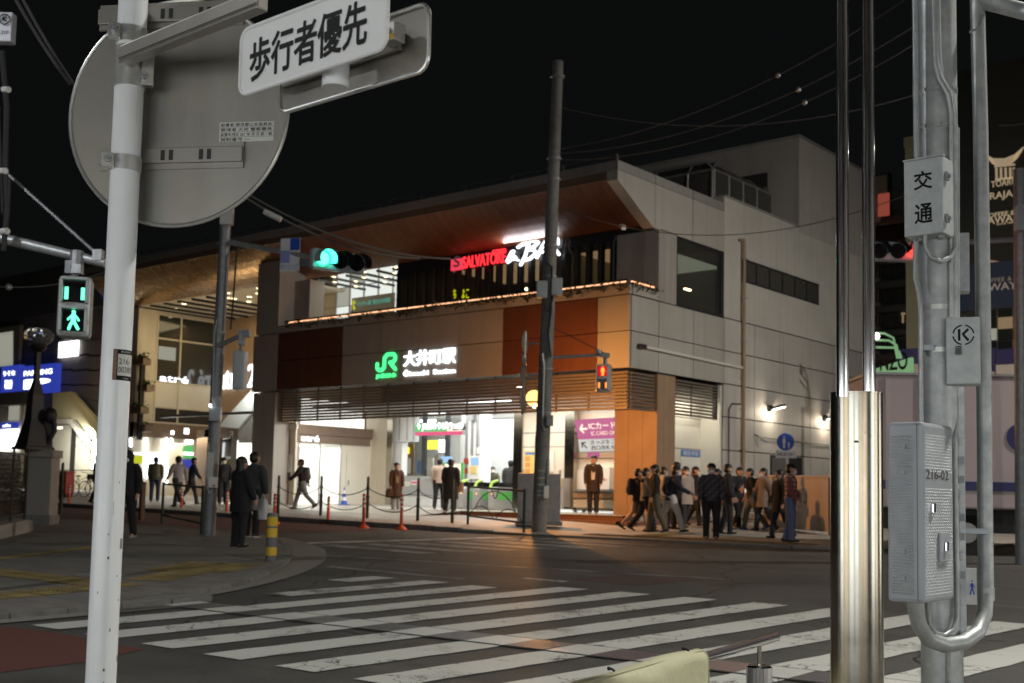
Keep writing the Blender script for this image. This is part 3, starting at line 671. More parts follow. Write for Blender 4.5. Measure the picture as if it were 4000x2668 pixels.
# large window of the upper floor corridor
box('window_frame', 'dark_frame', ST, XR-.12,XR-.01, 29.65,29.70, 7.25,9.37); box('window_frame', 'dark_frame', ST, XR-.12,XR-.012, 32.30,32.49, 7.25,9.37)
box('window_frame', 'dark_frame', ST, XR-.12,XR-.014, 29.70,32.30, 9.28,9.37); box('window_frame', 'dark_frame', ST, XR-.12,XR-.014, 29.70,32.30, 7.25,7.33)
box('window_pane', 'glass', ST, XR-.07,XR-.06, 29.70,32.30, 7.33,9.28)
box('corridor_wall', 'facade_tan', ST, -22.59,-22.5, 29.7,37.6, 7.2,9.5); box('corridor_wall', 'facade_tan', ST, -22.5,-18.9, 37.6,37.68, 7.2,9.5); box('corridor_ceiling', 'facade_dark', ST, -22.5,-18.9, 29.65,37.6, 9.4,9.5); box('corridor_floor', 'facade_tan', ST, -22.5,-18.9, 29.65,37.6, 7.1,7.24)
box('vending_box', 'dark_frame', ST, -22.4,-21.9, 32.6,33.5, 7.25,8.9); box('vending_panel', 'facade_dark', ST, -21.899,-21.85, 32.7,33.4, 7.6,8.8)
for i, (x, y, l) in enumerate(((-20.4,33.2,.35),(-21.7,35.5,.8),(-21.5,36.7,.7))): box('corridor_lamp', 'down_warm', ST, x-.04,x+.04, y,y+l, 8.45+.5*(i > 0),8.50+.5*(i > 0))
area_light('corridor_light', (-20.7,33,9.3), (-20.7,33,7), 2, 4, 3.2, (.90,1.0,.72), ST)
# glazed roof enclosure on the flat roof
EX, EY, ZS, ZR = -19.5, 33.5, 12.46, 12.75
ys = [33.52,34.5,35.48,36.46,37.59]
for y in ys: MB().tube([(EX,y,10.95),(EX,y,ZS),(EX-.28,y,ZR),(EX-2.4,y,ZR)], .05, 6).build('enclosure_rib', 'metal_grey', ST)
for a, b in zip(ys[:-1], ys[1:]):
    MB().bx(EX-.01,EX+.01,a+.05,b-.05,10.95,ZS-.02).build('enclosure_pane', 'poly', ST)
    MB().prism([V((EX,a+.05,ZS+.01)),V((EX,b-.05,ZS+.01)),V((EX-.27,b-.05,ZR)),V((EX-.27,a+.05,ZR))], (-.01,0,.02)).build('enclosure_pane', 'poly', ST)
xs_ = [-19.55,-20.5,-21.9,-23.4,-25.0]
for x0 in xs_: MB().tube([(x0,EY-.02,10.95),(x0,EY-.02,ZS),(x0,EY+.25,ZR)], .045, 6).build('enclosure_rib', 'metal_grey', ST)
for a, b in zip(xs_[1:], xs_[:-1]):
    MB().bx(a+.05,b-.05,EY-.02,EY,10.95,ZS-.02).build('enclosure_pane', 'poly', ST)
    MB().prism([V((a+.05,EY,ZS+.01)),V((b-.05,EY,ZS+.01)),V((b-.05,EY+.25,ZR)),V((a+.05,EY+.25,ZR))], (0,.01,.02)).build('enclosure_pane', 'poly', ST)
MB().bx(-25,EX-.3,EY+.26,37.7,ZR,ZR+.03).build('enclosure_roof', 'poly', ST)
MB().tube([(-25,EY-.03,ZS),(EX,EY-.03,ZS),(EX+.02,37.6,ZS)], .04, 6).build('enclosure_rail', 'metal_grey', ST)
# rain pipe, conduit, tube lamp, cameras on the right wall
MB().tube([(XR+.05,33.35,9.9),(XR+.10,33.55,9.95),(XR+.10,33.6,9.8),(XR+.10,33.6,1.0)], .055, 10).build('rain_pipe', 'column_wood', ST, True)
for z in (9.3,8.0,6.6,5.4,4.4,3.1): box('pipe_clip', 'metal_grey', ST, XR,XR+.17, 33.52,33.68, z,z+.03)
MB().tube([(XR+.09,27.79,5.80),(XR+.09,33.5,5.75)], .045, 8).build('tube_lamp', 'paper', ST, True); box('lamp_end', 'dark_frame', ST, XR+.02,XR+.15, 27.55,27.86, 5.74,5.86)
MB().tube([(XR+.05,32.75,1.0),(XR+.05,32.75,4.35),(XR+.05,32.95,4.55),(XR+.05,33.5,4.57)], .02, 6).build('conduit', 'cable', ST, True)
MB().tube([(XR+.04,34.6,3.58),(XR+.04,38,3.56),(XR+.04,42,3.56)], .018, 6).build('conduit', 'metal_grey', ST, True)
MB().obx(V((XR+.32,34.55,3.45)), V((.8,.45,-.4)).normalized(), V((-.5,.87,0)).normalized(), V((.35,.2,.9)).normalized(), .11,.035,.035).tube([(XR,34.5,3.66),(XR+.2,34.5,3.56)], .03, 6).build('security_camera', 'metal_grey', ST)
# grille low in the wall
box('grille_frame', 'dark_frame', ST, XR,XR+.03, 35.6,37.9, 1.9,3.02)
for i in range(12): box('grille_bar', 'metal_grey', ST, XR+.03,XR+.05, 35.7+.09*i,35.73+.09*i, 1.95,2.95)
# side recess below the louvre, with poster
box('recess_wall', 'cream_light', ST, -19.35,-19.25, 29.64,32.6, FL-.2,5.1); box('recess_wall', 'cream_light', ST, -19.25,XR-.07, 32.40,32.50, FL-.2,5.1)
for z in (3.05,4.02): box('recess_seam', 'seam', ST, -19.252,-19.245, 29.7,32.4, z,z+.015)
po = [on_x(2660,1755,-19.24), on_x(2733,1900,-19.24)]
box('poster', 'paper', ST, -19.24,-19.23, po[0].y,po[1].y, 1.95,po[0].z-.22); box('poster_head', 'poster_blue', ST, -19.24,-19.228, po[0].y,po[1].y, po[0].z-.21,po[0].z)
text('poster_text', '確定申告', 'paper', ST, FX((-19.226,po[0].y+.12,po[0].z-.18)), po[1].y-po[0].y-.24,.15, .002)
for i, m in enumerate(('poster_orange','gate_green','red_box')): box('poster_picture', m, ST, -19.229,-19.226, po[0].y+.08+.25*i,po[0].y+.25+.25*i, 2.15,2.35)
area_light('recess_light', (-18.9,31.0,4.6), (-18.9,31.0,1), .3,1.8, 26, (1.0,.93,.78), ST)
# steps up to the entrance
box('step', 'step_brown', ST, -24.6,-18.5, 26.98,27.3, .45,FL-.004); box('step', 'step_brown', ST, -24.9,-18.3, 26.62,26.975, .4,FL-.14); box('step_nosing', 'floor_tile', ST, -24.6,-18.5, 26.95,27.4, FL-.003,FL+.012)
box('step', 'step_brown', ST, -18.49,-18.1, 26.62,33.0, .4,FL-.14)
MB().poly([V((-36,25.0,sz(-36,25)+.004)),V((-24.6,25.0,sz(-24.6,25)+.004)),V((-24.6,26.97,FL-.006)),V((-36,26.97,FL-.006))]).build('entrance_apron', 'floor_tile', ST)
# name sign
c0 = on_y(1472,1480,YF-.02)
fr_ = FY((on_y(1472,1400,YF).x, YF-.005, 5.50))
mb = MB(); s = .95
J = [(.06,.52),(.06,.34),(.16,.24),(.30,.24),(.42,.36),(.42,.76),(.56,.90),(.86,.90),(.96,.80),(.96,.66),(.86,.55),(.70,.55),(.98,.24)]
mb.ribbon(fr_, [(a*s, (b-.24)*s*.82+.10) for a, b in J], .115, -.03, .05)
mb.build('emblem', 'jr_green', ST)
text('sign_text', 'JR東日本', 'jr_green', ST, FY((fr_[0].x+.02,YF-.005,5.31)), .95,.17,.04,.008)
t0, t1 = on_y(1580,1440,YF), on_y(1780,1440,YF)
text('sign_text', '大井町駅', 'sign_glow', ST, FY((t0.x,YF-.005,5.66)), t1.x-t0.x,.50,.05,.010)
text('sign_text', 'Ōimachi  Station', 'sign_glow', ST, FY((t0.x,YF-.005,5.34)), t1.x-t0.x,.20,.04,.006)
# restaurant sign on the gallery
YS = YW-.16
def line(x0, y0, x1, y1): a = on_y(x0, y0, YS); b = on_y(x1, y1, YS); return a, b
a, b = on_y(1762,1058,YS), on_y(1806,1008,YS)
box('sign_box', 'pink_neon', ST, a.x,b.x, YS-.02,YS+.06, a.z,b.z); text('sign_text', 'S', 'sign_white', ST, FY((a.x+.14,YS-.022,a.z+.1)), .26,.36,.01,.02)
a, b = on_y(1810,1050,YS), on_y(1976,1028,YS); text('sign_text', 'SALVATORE', 'red_neon', ST, FY((a.x,YS,a.z)), b.x-a.x,.40,.04,.008)
a, b = on_y(1925,1000,YS), on_y(1978,985,YS); text('sign_text', 'CUOMO', 'red_neon', ST, FY((a.x,YS,a.z+.02)), b.x-a.x,.17,.04,.012)
a, b = on_y(1980,1030,YS), on_y(2190,1000,YS); Fb = FY((a.x, YS, a.z-.05)); wB = b.x-a.x
mb = MB()
def rb(P, w): mb.ribbon(Fb, [(u*wB, v) for u, v in P], w, 0, .07)
rb([(.02,.14),(.10,.40),(.14,.42),(.07,.12),(.03,.08)], .075); rb([(.13,.14),(.17,.24),(.20,.12),(.23,.10)], .06)
rb([(.22,.52),(.34,.64),(.52,.66),(.60,.58),(.52,.46),(.40,.40),(.52,.36),(.56,.24),(.46,.10),(.32,.06)], .085); rb([(.28,.58),(.36,.58)], .07); rb([(.42,.58),(.36,.20),(.28,-.06)], .085)
rb([(.58,.10),(.68,.44),(.74,.60),(.78,.10)], .085); rb([(.62,.24),(.78,.26)], .06)
rb([(.86,.10),(.86,.62),(.95,.60),(.96,.44),(.88,.36),(.98,.10)], .085)
mb.build('sign_script', 'sign_glow', ST); area_light('sign_light', (a.x+wB/2, YS-.25, a.z+.55), (a.x+wB/2,27.2,10.5), wB, .25, 26, (.86,.90,1.0), ST)
MB().ribbon(FY((b.x+.02,YS,b.z-.05)), [(.05,.1),(.12,.62)], .05, 0,.04).ribbon(FY((b.x+.02,YS,b.z-.05)), [(.25,.1),(.25,.58),(.36,.5),(.28,.3),(.4,.06)], .05, 0,.04).build('sign_script', 'ink_grey', ST)
# soffit camera
MB().obx(on_y(2433,887,28.0), V((.7,-.6,-.4)).normalized(), V((.6,.8,0)).normalized(), V((.3,-.25,.9)).normalized(), .14,.06,.06).build('security_camera', 'paper', ST)
# ------------------------------------------------------------------ station ground floor
def ry(name, m, parent, x0, y0, x1, y1, Y, th=.04, bevel=0):      # upright board on a plane facing -Y between two surveyed corners
    a, b = on_y(x0, y0, Y), on_y(x1, y1, Y)
    return box(name, m, parent, min(a.x,b.x),max(a.x,b.x), Y,Y+th, min(a.z,b.z),max(a.z,b.z), bevel)
def rx(name, m, parent, x0, y0, x1, y1, X, th=.04):               # the same on a plane facing +X
    a, b = on_x(x0, y0, X), on_x(x1, y1, X)
    return box(name, m, parent, X-th,X, min(a.y,b.y),max(a.y,b.y), min(a.z,b.z),max(a.z,b.z))
# shop entrance on the left, in a wall that faces the square
YC_ = 30.2; XD = -34.0; ys0 = on_x(1162,1800,XD).y; ys1 = on_x(1332,1800,XD).y; ys2 = on_x(1352,1800,XD).y; ys3 = on_x(1442,1800,XD).y
zb = .80
box('entrance_wall', 'cream_light', ST, XD-.06,XD, 27.9,ys0, zb,3.55); box('entrance_wall', 'cream_light', ST, XD-.06,XD, ys1+.02,ys2, zb,3.55)
box('entrance_wall', 'cream_light', ST, XD-.06,XD-.02, ys2,32.0, zb,3.55); box('door', 'cream_light', ST, XD-.02,XD+.01, ys2+.03,ys3, zb+.02,2.95)
box('door_handle', 'metal_grey', ST, XD+.01,XD+.05, ys2+.12,ys2+.15, 1.75,1.95)
box('entrance_beam', 'beam_brown', ST, XD-.3,XD+.04, 28.0,32.1, 3.62,3.98); box('entrance_beam', 'beam_brown', ST, XD-.2,XD+.02, 28.0,31.9, 3.30,3.60)
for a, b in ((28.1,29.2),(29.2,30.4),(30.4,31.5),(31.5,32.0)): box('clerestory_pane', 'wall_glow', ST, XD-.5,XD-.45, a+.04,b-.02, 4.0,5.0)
f = FX((XD+.03, ys0+.12, 3.36)); text('sign_text', 'atré', 'sign_glow', ST, f, .85,.22,.02,.02)
box('vestibule_wall', 'wall_glow', ST, -37.2,-37.1, 27.9,ys1+1.5, zb,3.4); box('vestibule_wall', 'white_wall', ST, -37.2,-34.1, ys1+.3,ys1+.4, zb,3.4); box('vestibule_ceiling', 'white_wall', ST, -37.2,-34.1, 27.9,ys1+.4, 3.3,3.4)  # back wall glows in place of lamp light inside the vestibule
box('vestibule_floor', 'floor_tile', ST, -37.2,-34.0, 27.9,32, zb-.05,zb)
area_light('vestibule_light', (-35.5,(ys0+ys1)/2,3.25), (-35.5,(ys0+ys1)/2,1), 1.6,1.6, 600, (1.0,.98,.90), ST)
box('door_mullion', 'metal_grey', ST, XD-.04,XD+.02, ys0,ys0+.05, zb,3.3); box('door_mullion', 'metal_grey', ST, XD-.04,XD+.02, (ys0+ys1)/2-.03,(ys0+ys1)/2+.03, zb,3.3); box('door_mullion', 'metal_grey', ST, XD-.04,XD+.02, ys1-.05,ys1, zb,3.3)
for i in range(2): box('door_pane', 'glass', ST, XD-.02,XD-.008, ys0+.06+i*(ys1-ys0)/2,ys0+(i+1)*(ys1-ys0)/2-.06, zb+.02,3.28)
for i in range(4): box('tile_panel', 'cream', ST, -34.06+.0+.3*i-.0,-34.06+.29+.3*i, 27.86,27.9, zb,4.0) if False else None
wl, wr = on_y(1078,1800,27.9).x, on_y(1152,1800,27.9).x
for i in range(4): box('tile_panel', 'cream', ST, wl-.3+(wr-wl+.3)*i/4+.004,wl-.3+(wr-wl+.3)*(i+1)/4-.004, 27.9,27.96, zb-.1,4.2)
pw = ry('poster', 'paper', ST, 1077,1775,1137,1877, 27.87, .02); ry('poster_picture', 'ink_grey', ST, 1080,1782,1094,1818, 27.862,.005); ry('poster_picture', 'ink_grey', ST, 1120,1845,1135,1873, 27.862,.005)
a = on_y(1098,1800,27.862); text('poster_text', '駅員募集中', 'ink_grey', ST, FY((a.x,27.866,a.z)), .40,.09,.002)
a = on_y(1084,1862,27.862); text('poster_text', '大井町駅', 'ink_grey', ST, FY((a.x,27.866,a.z)), .34,.07,.002)
ry('tube_lamp', 'paper', ST, 1077,1660,1160,1674, 27.84,.06)
# back wall at the end of the shop wall, then the ticket office glazing
e0, e1 = on_y(1440,1800,32.0).x, on_y(1522,1800,32.0).x
for i in range(2): box('tile_panel', 'cream', ST, e0-.2+i*(e1-e0+.2)/2+.005,e0-.2+(i+1)*(e1-e0+.2)/2-.005, 32.0,32.08, .7,5.1)
ry('steel_trim', 'stainless', ST, 1513,1640,1524,1985, 31.96,.05)
YO = 32.2
ry('office_wall', 'white_wall', ST, 1526,1600,1615,1725, YO,.3); ry('office_wall', 'white_wall', ST, 1526,1725,1568,1860, YO+.05,.3)
ry('counter', 'gate_grey', ST, 1526,1858,1720,1935, YO-.1,.5); ry('counter', 'white_wall', ST, 1526,1935,1720,1990, YO-.05,.5)
for px in (1655,1745): ry('mullion', 'dark_frame', ST, px-4,1600,px+4,1860, YO,.1)
for a, b in ((1620,1650),(1660,1740)): ry('window_pane', 'glass', ST, a,1610,b,1858, YO+.05,.012)
box('office_back', 'white_wall', ST, -46,-25, 36.0,36.1, FL,5); ry('office_door', 'column_wood', ST, 1568,1735,1615,1855, 35.5,.05); ry('office_poster', 'yellow_box', ST, 1570,1748,1597,1772, 35.44,.02)
ry('guide_box', 'yellow_box', ST, 1655,1720,1712,1755, 34.0,.08); ry('guide_box', 'white_box', ST, 1714,1718,1740,1766, 34.0,.08); ry('guide_box', 'monitor', ST, 1720,1783,1763,1806, 31.2,.06)
ry('fare_board', 'cream_box', ST, 1735,1812,1800,1870, 31.4,.06); ry('fare_board_frame', 'gate_green', ST, 1731,1808,1735,1872, 31.38,.1); ry('fare_board_frame', 'gate_green', ST, 1801,1808,1806,1872, 31.38,.1)
# white pier beside the gates, poster rack
ry('pier', 'white_wall', ST, 1802,1600,1872,1985, 33.0,.6); ry('poster', 'paper', ST, 1830,1780,1873,1872, 32.9,.05); ry('poster_picture', 'monitor', ST, 1840,1788,1868,1815, 32.88,.02); ry('poster_picture', 'poster_yellow', ST, 1836,1822,1860,1850, 32.88,.02)
ry('switch_box', 'paper', ST, 1862,1748,1880,1773, 32.9,.1); MB().tube([on_y(1866,1600,32.95), on_y(1868,1700,32.95), on_y(1870,1748,32.95)], .03, 6).build('conduit', 'metal_grey', ST)
# deep ticket hall: walls, ceiling, tubes
box('hall_back', 'white_wall', ST, -60,-20, 46,46.1, FL,5); box('hall_floor', 'floor_tile', ST, -60,-34.05, 33,46, FL-.1,FL)
box('hall_floor', 'floor_tile', ST, -34.0,-18.9, 41.01,46, FL-.28,FL-.001)
box('hall_ceiling', 'white_wall', ST, -33.9,-18.8, 28.8,46, 4.62,4.7); box('hall_ceiling', 'white_wall', ST, -60,-33.95, 33.7,46, 4.62,4.7)
for px in (1900,1928): ry('hall_pillar', 'metal_grey', ST, px-10,1690,px+10,1980, 40,.4)
ZT = 4.5
for (x0, y0, x1) in ((1885,1652,2003),(1876,1677,1948),(1915,1714,1992)):
    p, q = on_z(x0, y0, ZT), on_z(x1, y0-3, ZT)
    MB().tube([p, q], .06, 8).build('tube_lamp', 'tube_white', ST)
for x, y in ((1887,1632),(1880,1698),(1990,1695),(2027,1512),(2028,1548)):
    MB().lathe([(.09,0),(.09,.03)], on_z(x, y, ZT+.05) if y > 1600 else on_y(x, y, 28.4), 10).build('downlight', 'tube_white', ST)
ry('speaker', 'paper', ST, 1981,1652,2002,1682, 33,.2); ry('camera_mount', 'metal_grey', ST, 1826,1618,1846,1642, 32.8,.2)
p, q = on_y(1705,1585,27.6), on_y(1995,1568,27.6); MB().tube([p, q], .035, 8).build('tube_lamp', 'tube_white', ST)
area_light('hall_light', (-27.5,33.5,4.55), (-27.5,33.5,1), 8,6, 600, (.97,1.0,.98), ST)
area_light('entrance_light', (-28.5,28.4,4.55), (-28.5,28.2,1), 9,.8, 330, (1.0,.97,.88), ST)
area_light('machine_light', (-22.0,29.0,4.58), (-22.0,29.2,1), 3.4,.6, 110, (1.0,.95,.80), ST)
for px in (1560,1590,1615,1820,1842,1862): ry('wall_seam', 'metal_grey', ST, px,1605,px+1.2,1720 if px < 1700 else 1980, YO-.004 if px < 1700 else 32.99,.003)
for y in (1690,1745,1900): ry('wall_seam', 'metal_grey', ST, 2036,y,2212,y+1.2, YC_-.004,.003)
for (x0, y0, x1, y1, m, Y) in ((1573,1790,1600,1850,'window_dim',35.42),(1630,1800,1650,1850,'poster_blue',34.6),(1668,1790,1690,1852,'paper',34.6),(1700,1775,1712,1850,'metal_grey',34.4),(1640,1640,1700,1648,'tube_white',33.6),(1665,1665,1735,1672,'tube_white',34.6),(1580,1880,1600,1900,'paper',YO-.12),(1605,1876,1640,1896,'paper',YO-.12),(1607,1882,1637,1888,'pinkline',YO-.125),(1660,1870,1700,1880,'metal_grey',YO-.12),(1812,1790,1826,1812,'red_box',32.95),(1812,1828,1824,1850,'red_box',32.95),(1895,1705,1990,1712,'metal_grey',41),(1900,1770,1990,1776,'metal_grey',45.9),(1940,1800,1975,1840,'poster_yellow',45.8),(1960,1730,1990,1760,'green_box',44)): ry('hall_fitting', m, ST, x0, y0, x1, y1, Y, .05)
# hanging guide board
Yb = 29.6
a, b = on_y(1620,1695,Yb), on_y(1805,1655,Yb)
gb = ry('guide_board', 'green_box', ST, 1621,1657,1746,1688, Yb,.14); ry('guide_board', 'cream_box', ST, 1747,1656,1806,1686, Yb,.14); ry('guide_board', 'pinkline', ST, 1621,1688,1806,1697, Yb-.01,.15); ry('board_frame', 'metal_grey', ST, 1807,1653,1812,1698, Yb,.14)
a = on_y(1628,1684,Yb-.02); text('sign_text', '↑ JR線のりば Tracks', 'sign_glow', ST, FY((a.x,Yb-.004,a.z)), 2.2,.30,.01,.02)
a = on_y(1752,1682,Yb-.02); text('sign_text', '↑ 出口 Exit', 'ink', ST, FY((a.x,Yb-.004,a.z)), .8,.22,.01,.02)
for px in (1627,1805): MB().tube([on_y(px,1655,Yb+.07), on_y(px,1600,Yb+.07)], .02, 6).build('hanger', 'metal_grey', ST)
# wall with posters, steel corner strips, ticket machine bay
YC = 30.2
ry('tile_wall', 'cream_light', ST, 2036,1595,2212,1990, YC,.3); ry('steel_trim', 'stainless', ST, 2008,1595,2034,1985, YC-.05,.3); ry('steel_trim', 'stainless', ST, 2208,1595,2238,1990, YC-.04,.2)
ry('poster', 'poster_yellow', ST, 2048,1762,2090,1862, YC-.03,.02); ry('poster_head', 'poster_blue', ST, 2052,1767,2088,1776, YC-.035,.004)
for i in range(3): ry('poster_picture', 'poster_orange', ST, 2052,1783+24*i,2070,1801+24*i, YC-.035,.004)
ry('poster', 'paper', ST, 2140,1760,2163,1842, YC-.03,.02); ry('switch_plate', 'metal_grey', ST, 2183,1836,2190,1851, YC-.03,.02); ry('switch_plate', 'metal_grey', ST, 2036,1836,2044,1851, YC-.03,.02)
ry('ticket_reader', 'gate_grey', ST, 2170,1868,2200,1980, YC-.4,.4); ry('reader_panel', 'poster_yellow', ST, 2174,1870,2192,1900, YC-.42,.02); MB().ball(on_y(2168,1874,YC-.45), .05, 8, 6).build('reader_lamp', 'amber', ST)
YM = 30.6
ry('bay_wall', 'cream_light', ST, 2238,1595,2470,2000, YM,.1)
for y in (1662,1690,1790): ry('wall_seam', 'seam', ST, 2240,y,2470,y+1.5, YM-.004,.003)
ry('machine_counter', 'metal_grey', ST, 2238,1912,2470,1922, YM-.75,.7); ry('machine_apron', 'column_wood', ST, 2240,1922,2470,1950, YM-.55,.5); ry('machine_base', 'cream', ST, 2240,1950,2470,1988, YM-.5,.45)
ry('ticket_machine', 'white_wall', ST, 2240,1835,2300,1912, YM-.25,.25); ry('ticket_machine', 'white_wall', ST, 2310,1825,2380,1912, YM-.25,.25); ry('machine_screen', 'white_board', ST, 2315,1845,2350,1890, YM-.27,.01)
ry('machine_stripe', 'red_box', ST, 2345,1868,2362,1873, YM-.28,.01)
# slanted white board with a drawing
a, b = on_y(2410,1905,YM-.5), on_y(2450,1790,YM-.5)
MB().prism([V((a.x,YM-.5,a.z)),V((a.x+.62,YM-.5,a.z)),V((a.x+.75,YM-.25,b.z)),V((a.x+.28,YM-.25,b.z))], (0,.04,0)).build('info_board', 'white_board', ST)
for i in range(6): MB().ball((a.x+.26+.07*(i % 3)+.02*i, YM-.49+.03*(i//3), a.z+.16+.11*(i//3)), (.06,.012,.07), 8, 5).build('board_drawing', 'poster_blue', ST)
# big magenta sign, tilted forward
def tilt(x, y, Y): return on_y(x, y, Y)
A_, B_, C_, D_ = on_y(2244,1640,YM-.62), on_y(2470,1626,YM-.62), on_y(2470,1710,YM-.40), on_y(2258,1716,YM-.40)
E_, F_ = on_y(2470,1757,YM-.28), on_y(2264,1765,YM-.28)
MB().prism([A_, D_, C_, B_], (0,.03,0)).build('direction_sign', 'pink_board', ST); MB().prism([D_+V((0,0,-.01)), F_, E_, C_+V((0,0,-.01))], (0,.03,0)).build('direction_sign', 'white_board', ST)
def text_on(s, P00, P10, P01, mt, u0, v0, u1, v1, bold=.02):
    O = P00+(P10-P00)*u0+(P01-P00)*v0; U = (P10-P00); Vv = (P01-P00)
    return text('sign_text', s, mt, ST, frame(O, U, Vv), U.length*(u1-u0), Vv.length*(v1-v0), .006, bold, .006)
text_on('ICカード専用改札', D_, C_, A_+V((.0,0,0)), 'sign_white', .25,.48,1.28,.84, .008); text_on('IC CARD ONLY', D_, C_, A_, 'sign_white', .27,.18,.82,.38, .003)
text_on('←', D_, C_, A_, 'sign_white', .07,.30,.21,.75, .03); text_on('きっぷをご利用のお客さまは', F_, E_, D_, 'ink', .24,.55,1.5,.88, .004); text_on('西口改札をご利用ください', F_, E_, D_, 'ink', .24,.10,1.35,.45, .004); text_on('↖', F_, E_, D_, 'ink', .06,.25,.16,.75, .01)
ry('small_sign', 'pink_board', ST, 2294,1768,2338,1786, YM-.05,.03)
# small floor cone and machine-gates are things of their own
def cone(x, y, z, label):
    t = thing('traffic_cone', label, 'traffic cone', (x, y, z))
    MB().bx(x-.16,x+.16,y-.16,y+.16,z,z+.03).build('base', 'cone_blue', t)
    for i in range(5):
        r0, r1 = .13-.024*i, .13-.024*(i+1)
        MB().lathe([(r0, .03+.13*i),(r1, .03+.13*(i+1))], (x, y, z), 14).build('band', 'cone_blue' if i % 2 == 0 else 'reflect_white', t, True)
p = on_z(1342,1972,.98); cone(on_x(1343,1972,-33.2).x, on_x(1343,1972,-33.2).y, FL-.09 if False else on_x(1343,1972,-33.2).z, 'blue and white banded cone beside the bright shop entrance')
def gate(x, y, label):
    t = thing('ticket_gate', label, 'ticket gate', (x, y, FL), 0, 'row of ticket gates')
    MB().prism([V((x-.11,y-.9,FL)),V((x-.11,y+.9,FL)),V((x-.11,y+.9,FL+.78)),V((x-.11,y-.7,FL+.78)),V((x-.11,y-.9,FL+.7))], (.22,0,0)).build('body', 'gate_grey', t, bevel=.02)
    MB().bx(x-.13,x+.13,y-.92,y-.80,FL+.05,FL+.72).build('end_panel', 'gate_grey', t, bevel=.03)
    MB().bx(x-.12,x+.12,y-.6,y+.9,FL+.785,FL+.95).build('top', 'black_gloss', t, bevel=.02)
    MB().tube([(x-.08,y-.88,FL+.70),(x-.08,y-.78,FL+.93),(x-.08,y-.5,FL+1.0)], .05, 8).build('arch', 'gate_lime', t, True)
    MB().bx(x+.112,x+.118,y-.7,y+.3,FL+.35,FL+.62).build('side_panel', 'gate_green', t); MB().ball((x+.05,y-.93,FL+.55), .025, 6, 4).build('indicator', 'amber', t)
for i, px in enumerate((1805,1866,1925,1985)):
    p = on_y(px,1985,30.7); gate(p.x, 30.7, ('leftmost green and grey ticket gate under the guide board','second green and grey ticket gate from the left','third green and grey ticket gate from the left','rightmost green ticket gate beside the steel strip')[i])
# ------------------------------------------------------------------ left wing of the station block (shops under the bronze soffit)
LW_ = thing('shop_wing', 'cream shop wing under a bronze curved soffit left of the station entrance', 'building', (-42,31,.9))
XL = -46.0
box('column', 'cream', LW_, XL-.9,XL, 28.9,29.86, .7,9.5); box('wall', 'cream', LW_, XL-.1,XL-.06, 29.87,33.6, .9,9.5)
zr = [9.34,8.25,6.29,5.13,4.44]
for i, (a, b) in enumerate(((29.95,31.1),(31.16,32.9))):
    for (z1, z0, m) in ((9.30,8.30,'glass_dark'),(8.22,6.33,'glass_dark'),(6.26,5.15,'cream_light'),(5.10,4.48,'glass_dark')):
        box('window_pane', m, LW_, XL-.03,XL-.015, a,b, z0,z1)
    for z in zr: box('transom', 'cream', LW_, XL-.05,XL+.02, a-.03,b+.03, z-.035,z+.035)
for y in (29.90,31.13,32.95): box('window_post', 'cream', LW_, XL-.05,XL+.03, y-.05,y+.03, 4.4,9.38)
box('lit_room', 'window_dim', LW_, XL-.028,XL-.010, 29.99,30.9, 7.3,7.9)
text('sign_text', 'atré', 'sign_glow', LW_, FX((XL+.03,30.1,6.32)), 1.5,.3,.01,.01)
box('back_wall', 'column_wood', LW_, -46.0,-35.2, 33.5,33.6, .8,9.55)
a, b = on_y(868,1520,33.4), on_y(992,1440,33.4); text('sign_text', 'atré 2', 'sign_glow', LW_, FY((a.x-.25,33.42,a.z)), b.x-a.x+.35,1.05,.05,.012)
MB().prism([on_y(1008,1494,30.6),on_y(851,1666,30.6),on_y(928,1674,30.6),on_y(1008,1582,30.6)], (0,.25,0)).build('stair_parapet', 'white_wall', LW_)
MB().prism([on_y(1008,1584,30.7),on_y(930,1675,30.7),on_y(930,1990,30.7),on_y(1008,1990,30.7)], (0,.1,0)).build('stair_side', 'panel_grey', LW_)
ry('portal', 'beam_brown', LW_, 800,1672,930,1705, 31.2,.4); ry('portal', 'beam_brown', LW_, 905,1705,930,1985, 31.2,.3); ry('portal', 'column_wood', LW_, 770,1680,800,1985, 31.2,.3); ry('shop_door', 'glass_dark', LW_, 800,1705,905,1985, 31.6,.05)
a = on_y(888,1712,31.18); text('sign_text', '2', 'paper', LW_, FY((a.x-.9,31.19,a.z)), .2,.3,.01); text('sign_text', '↗', 'paper', LW_, FY((a.x+.1,31.19,a.z)), .3,.3,.01)
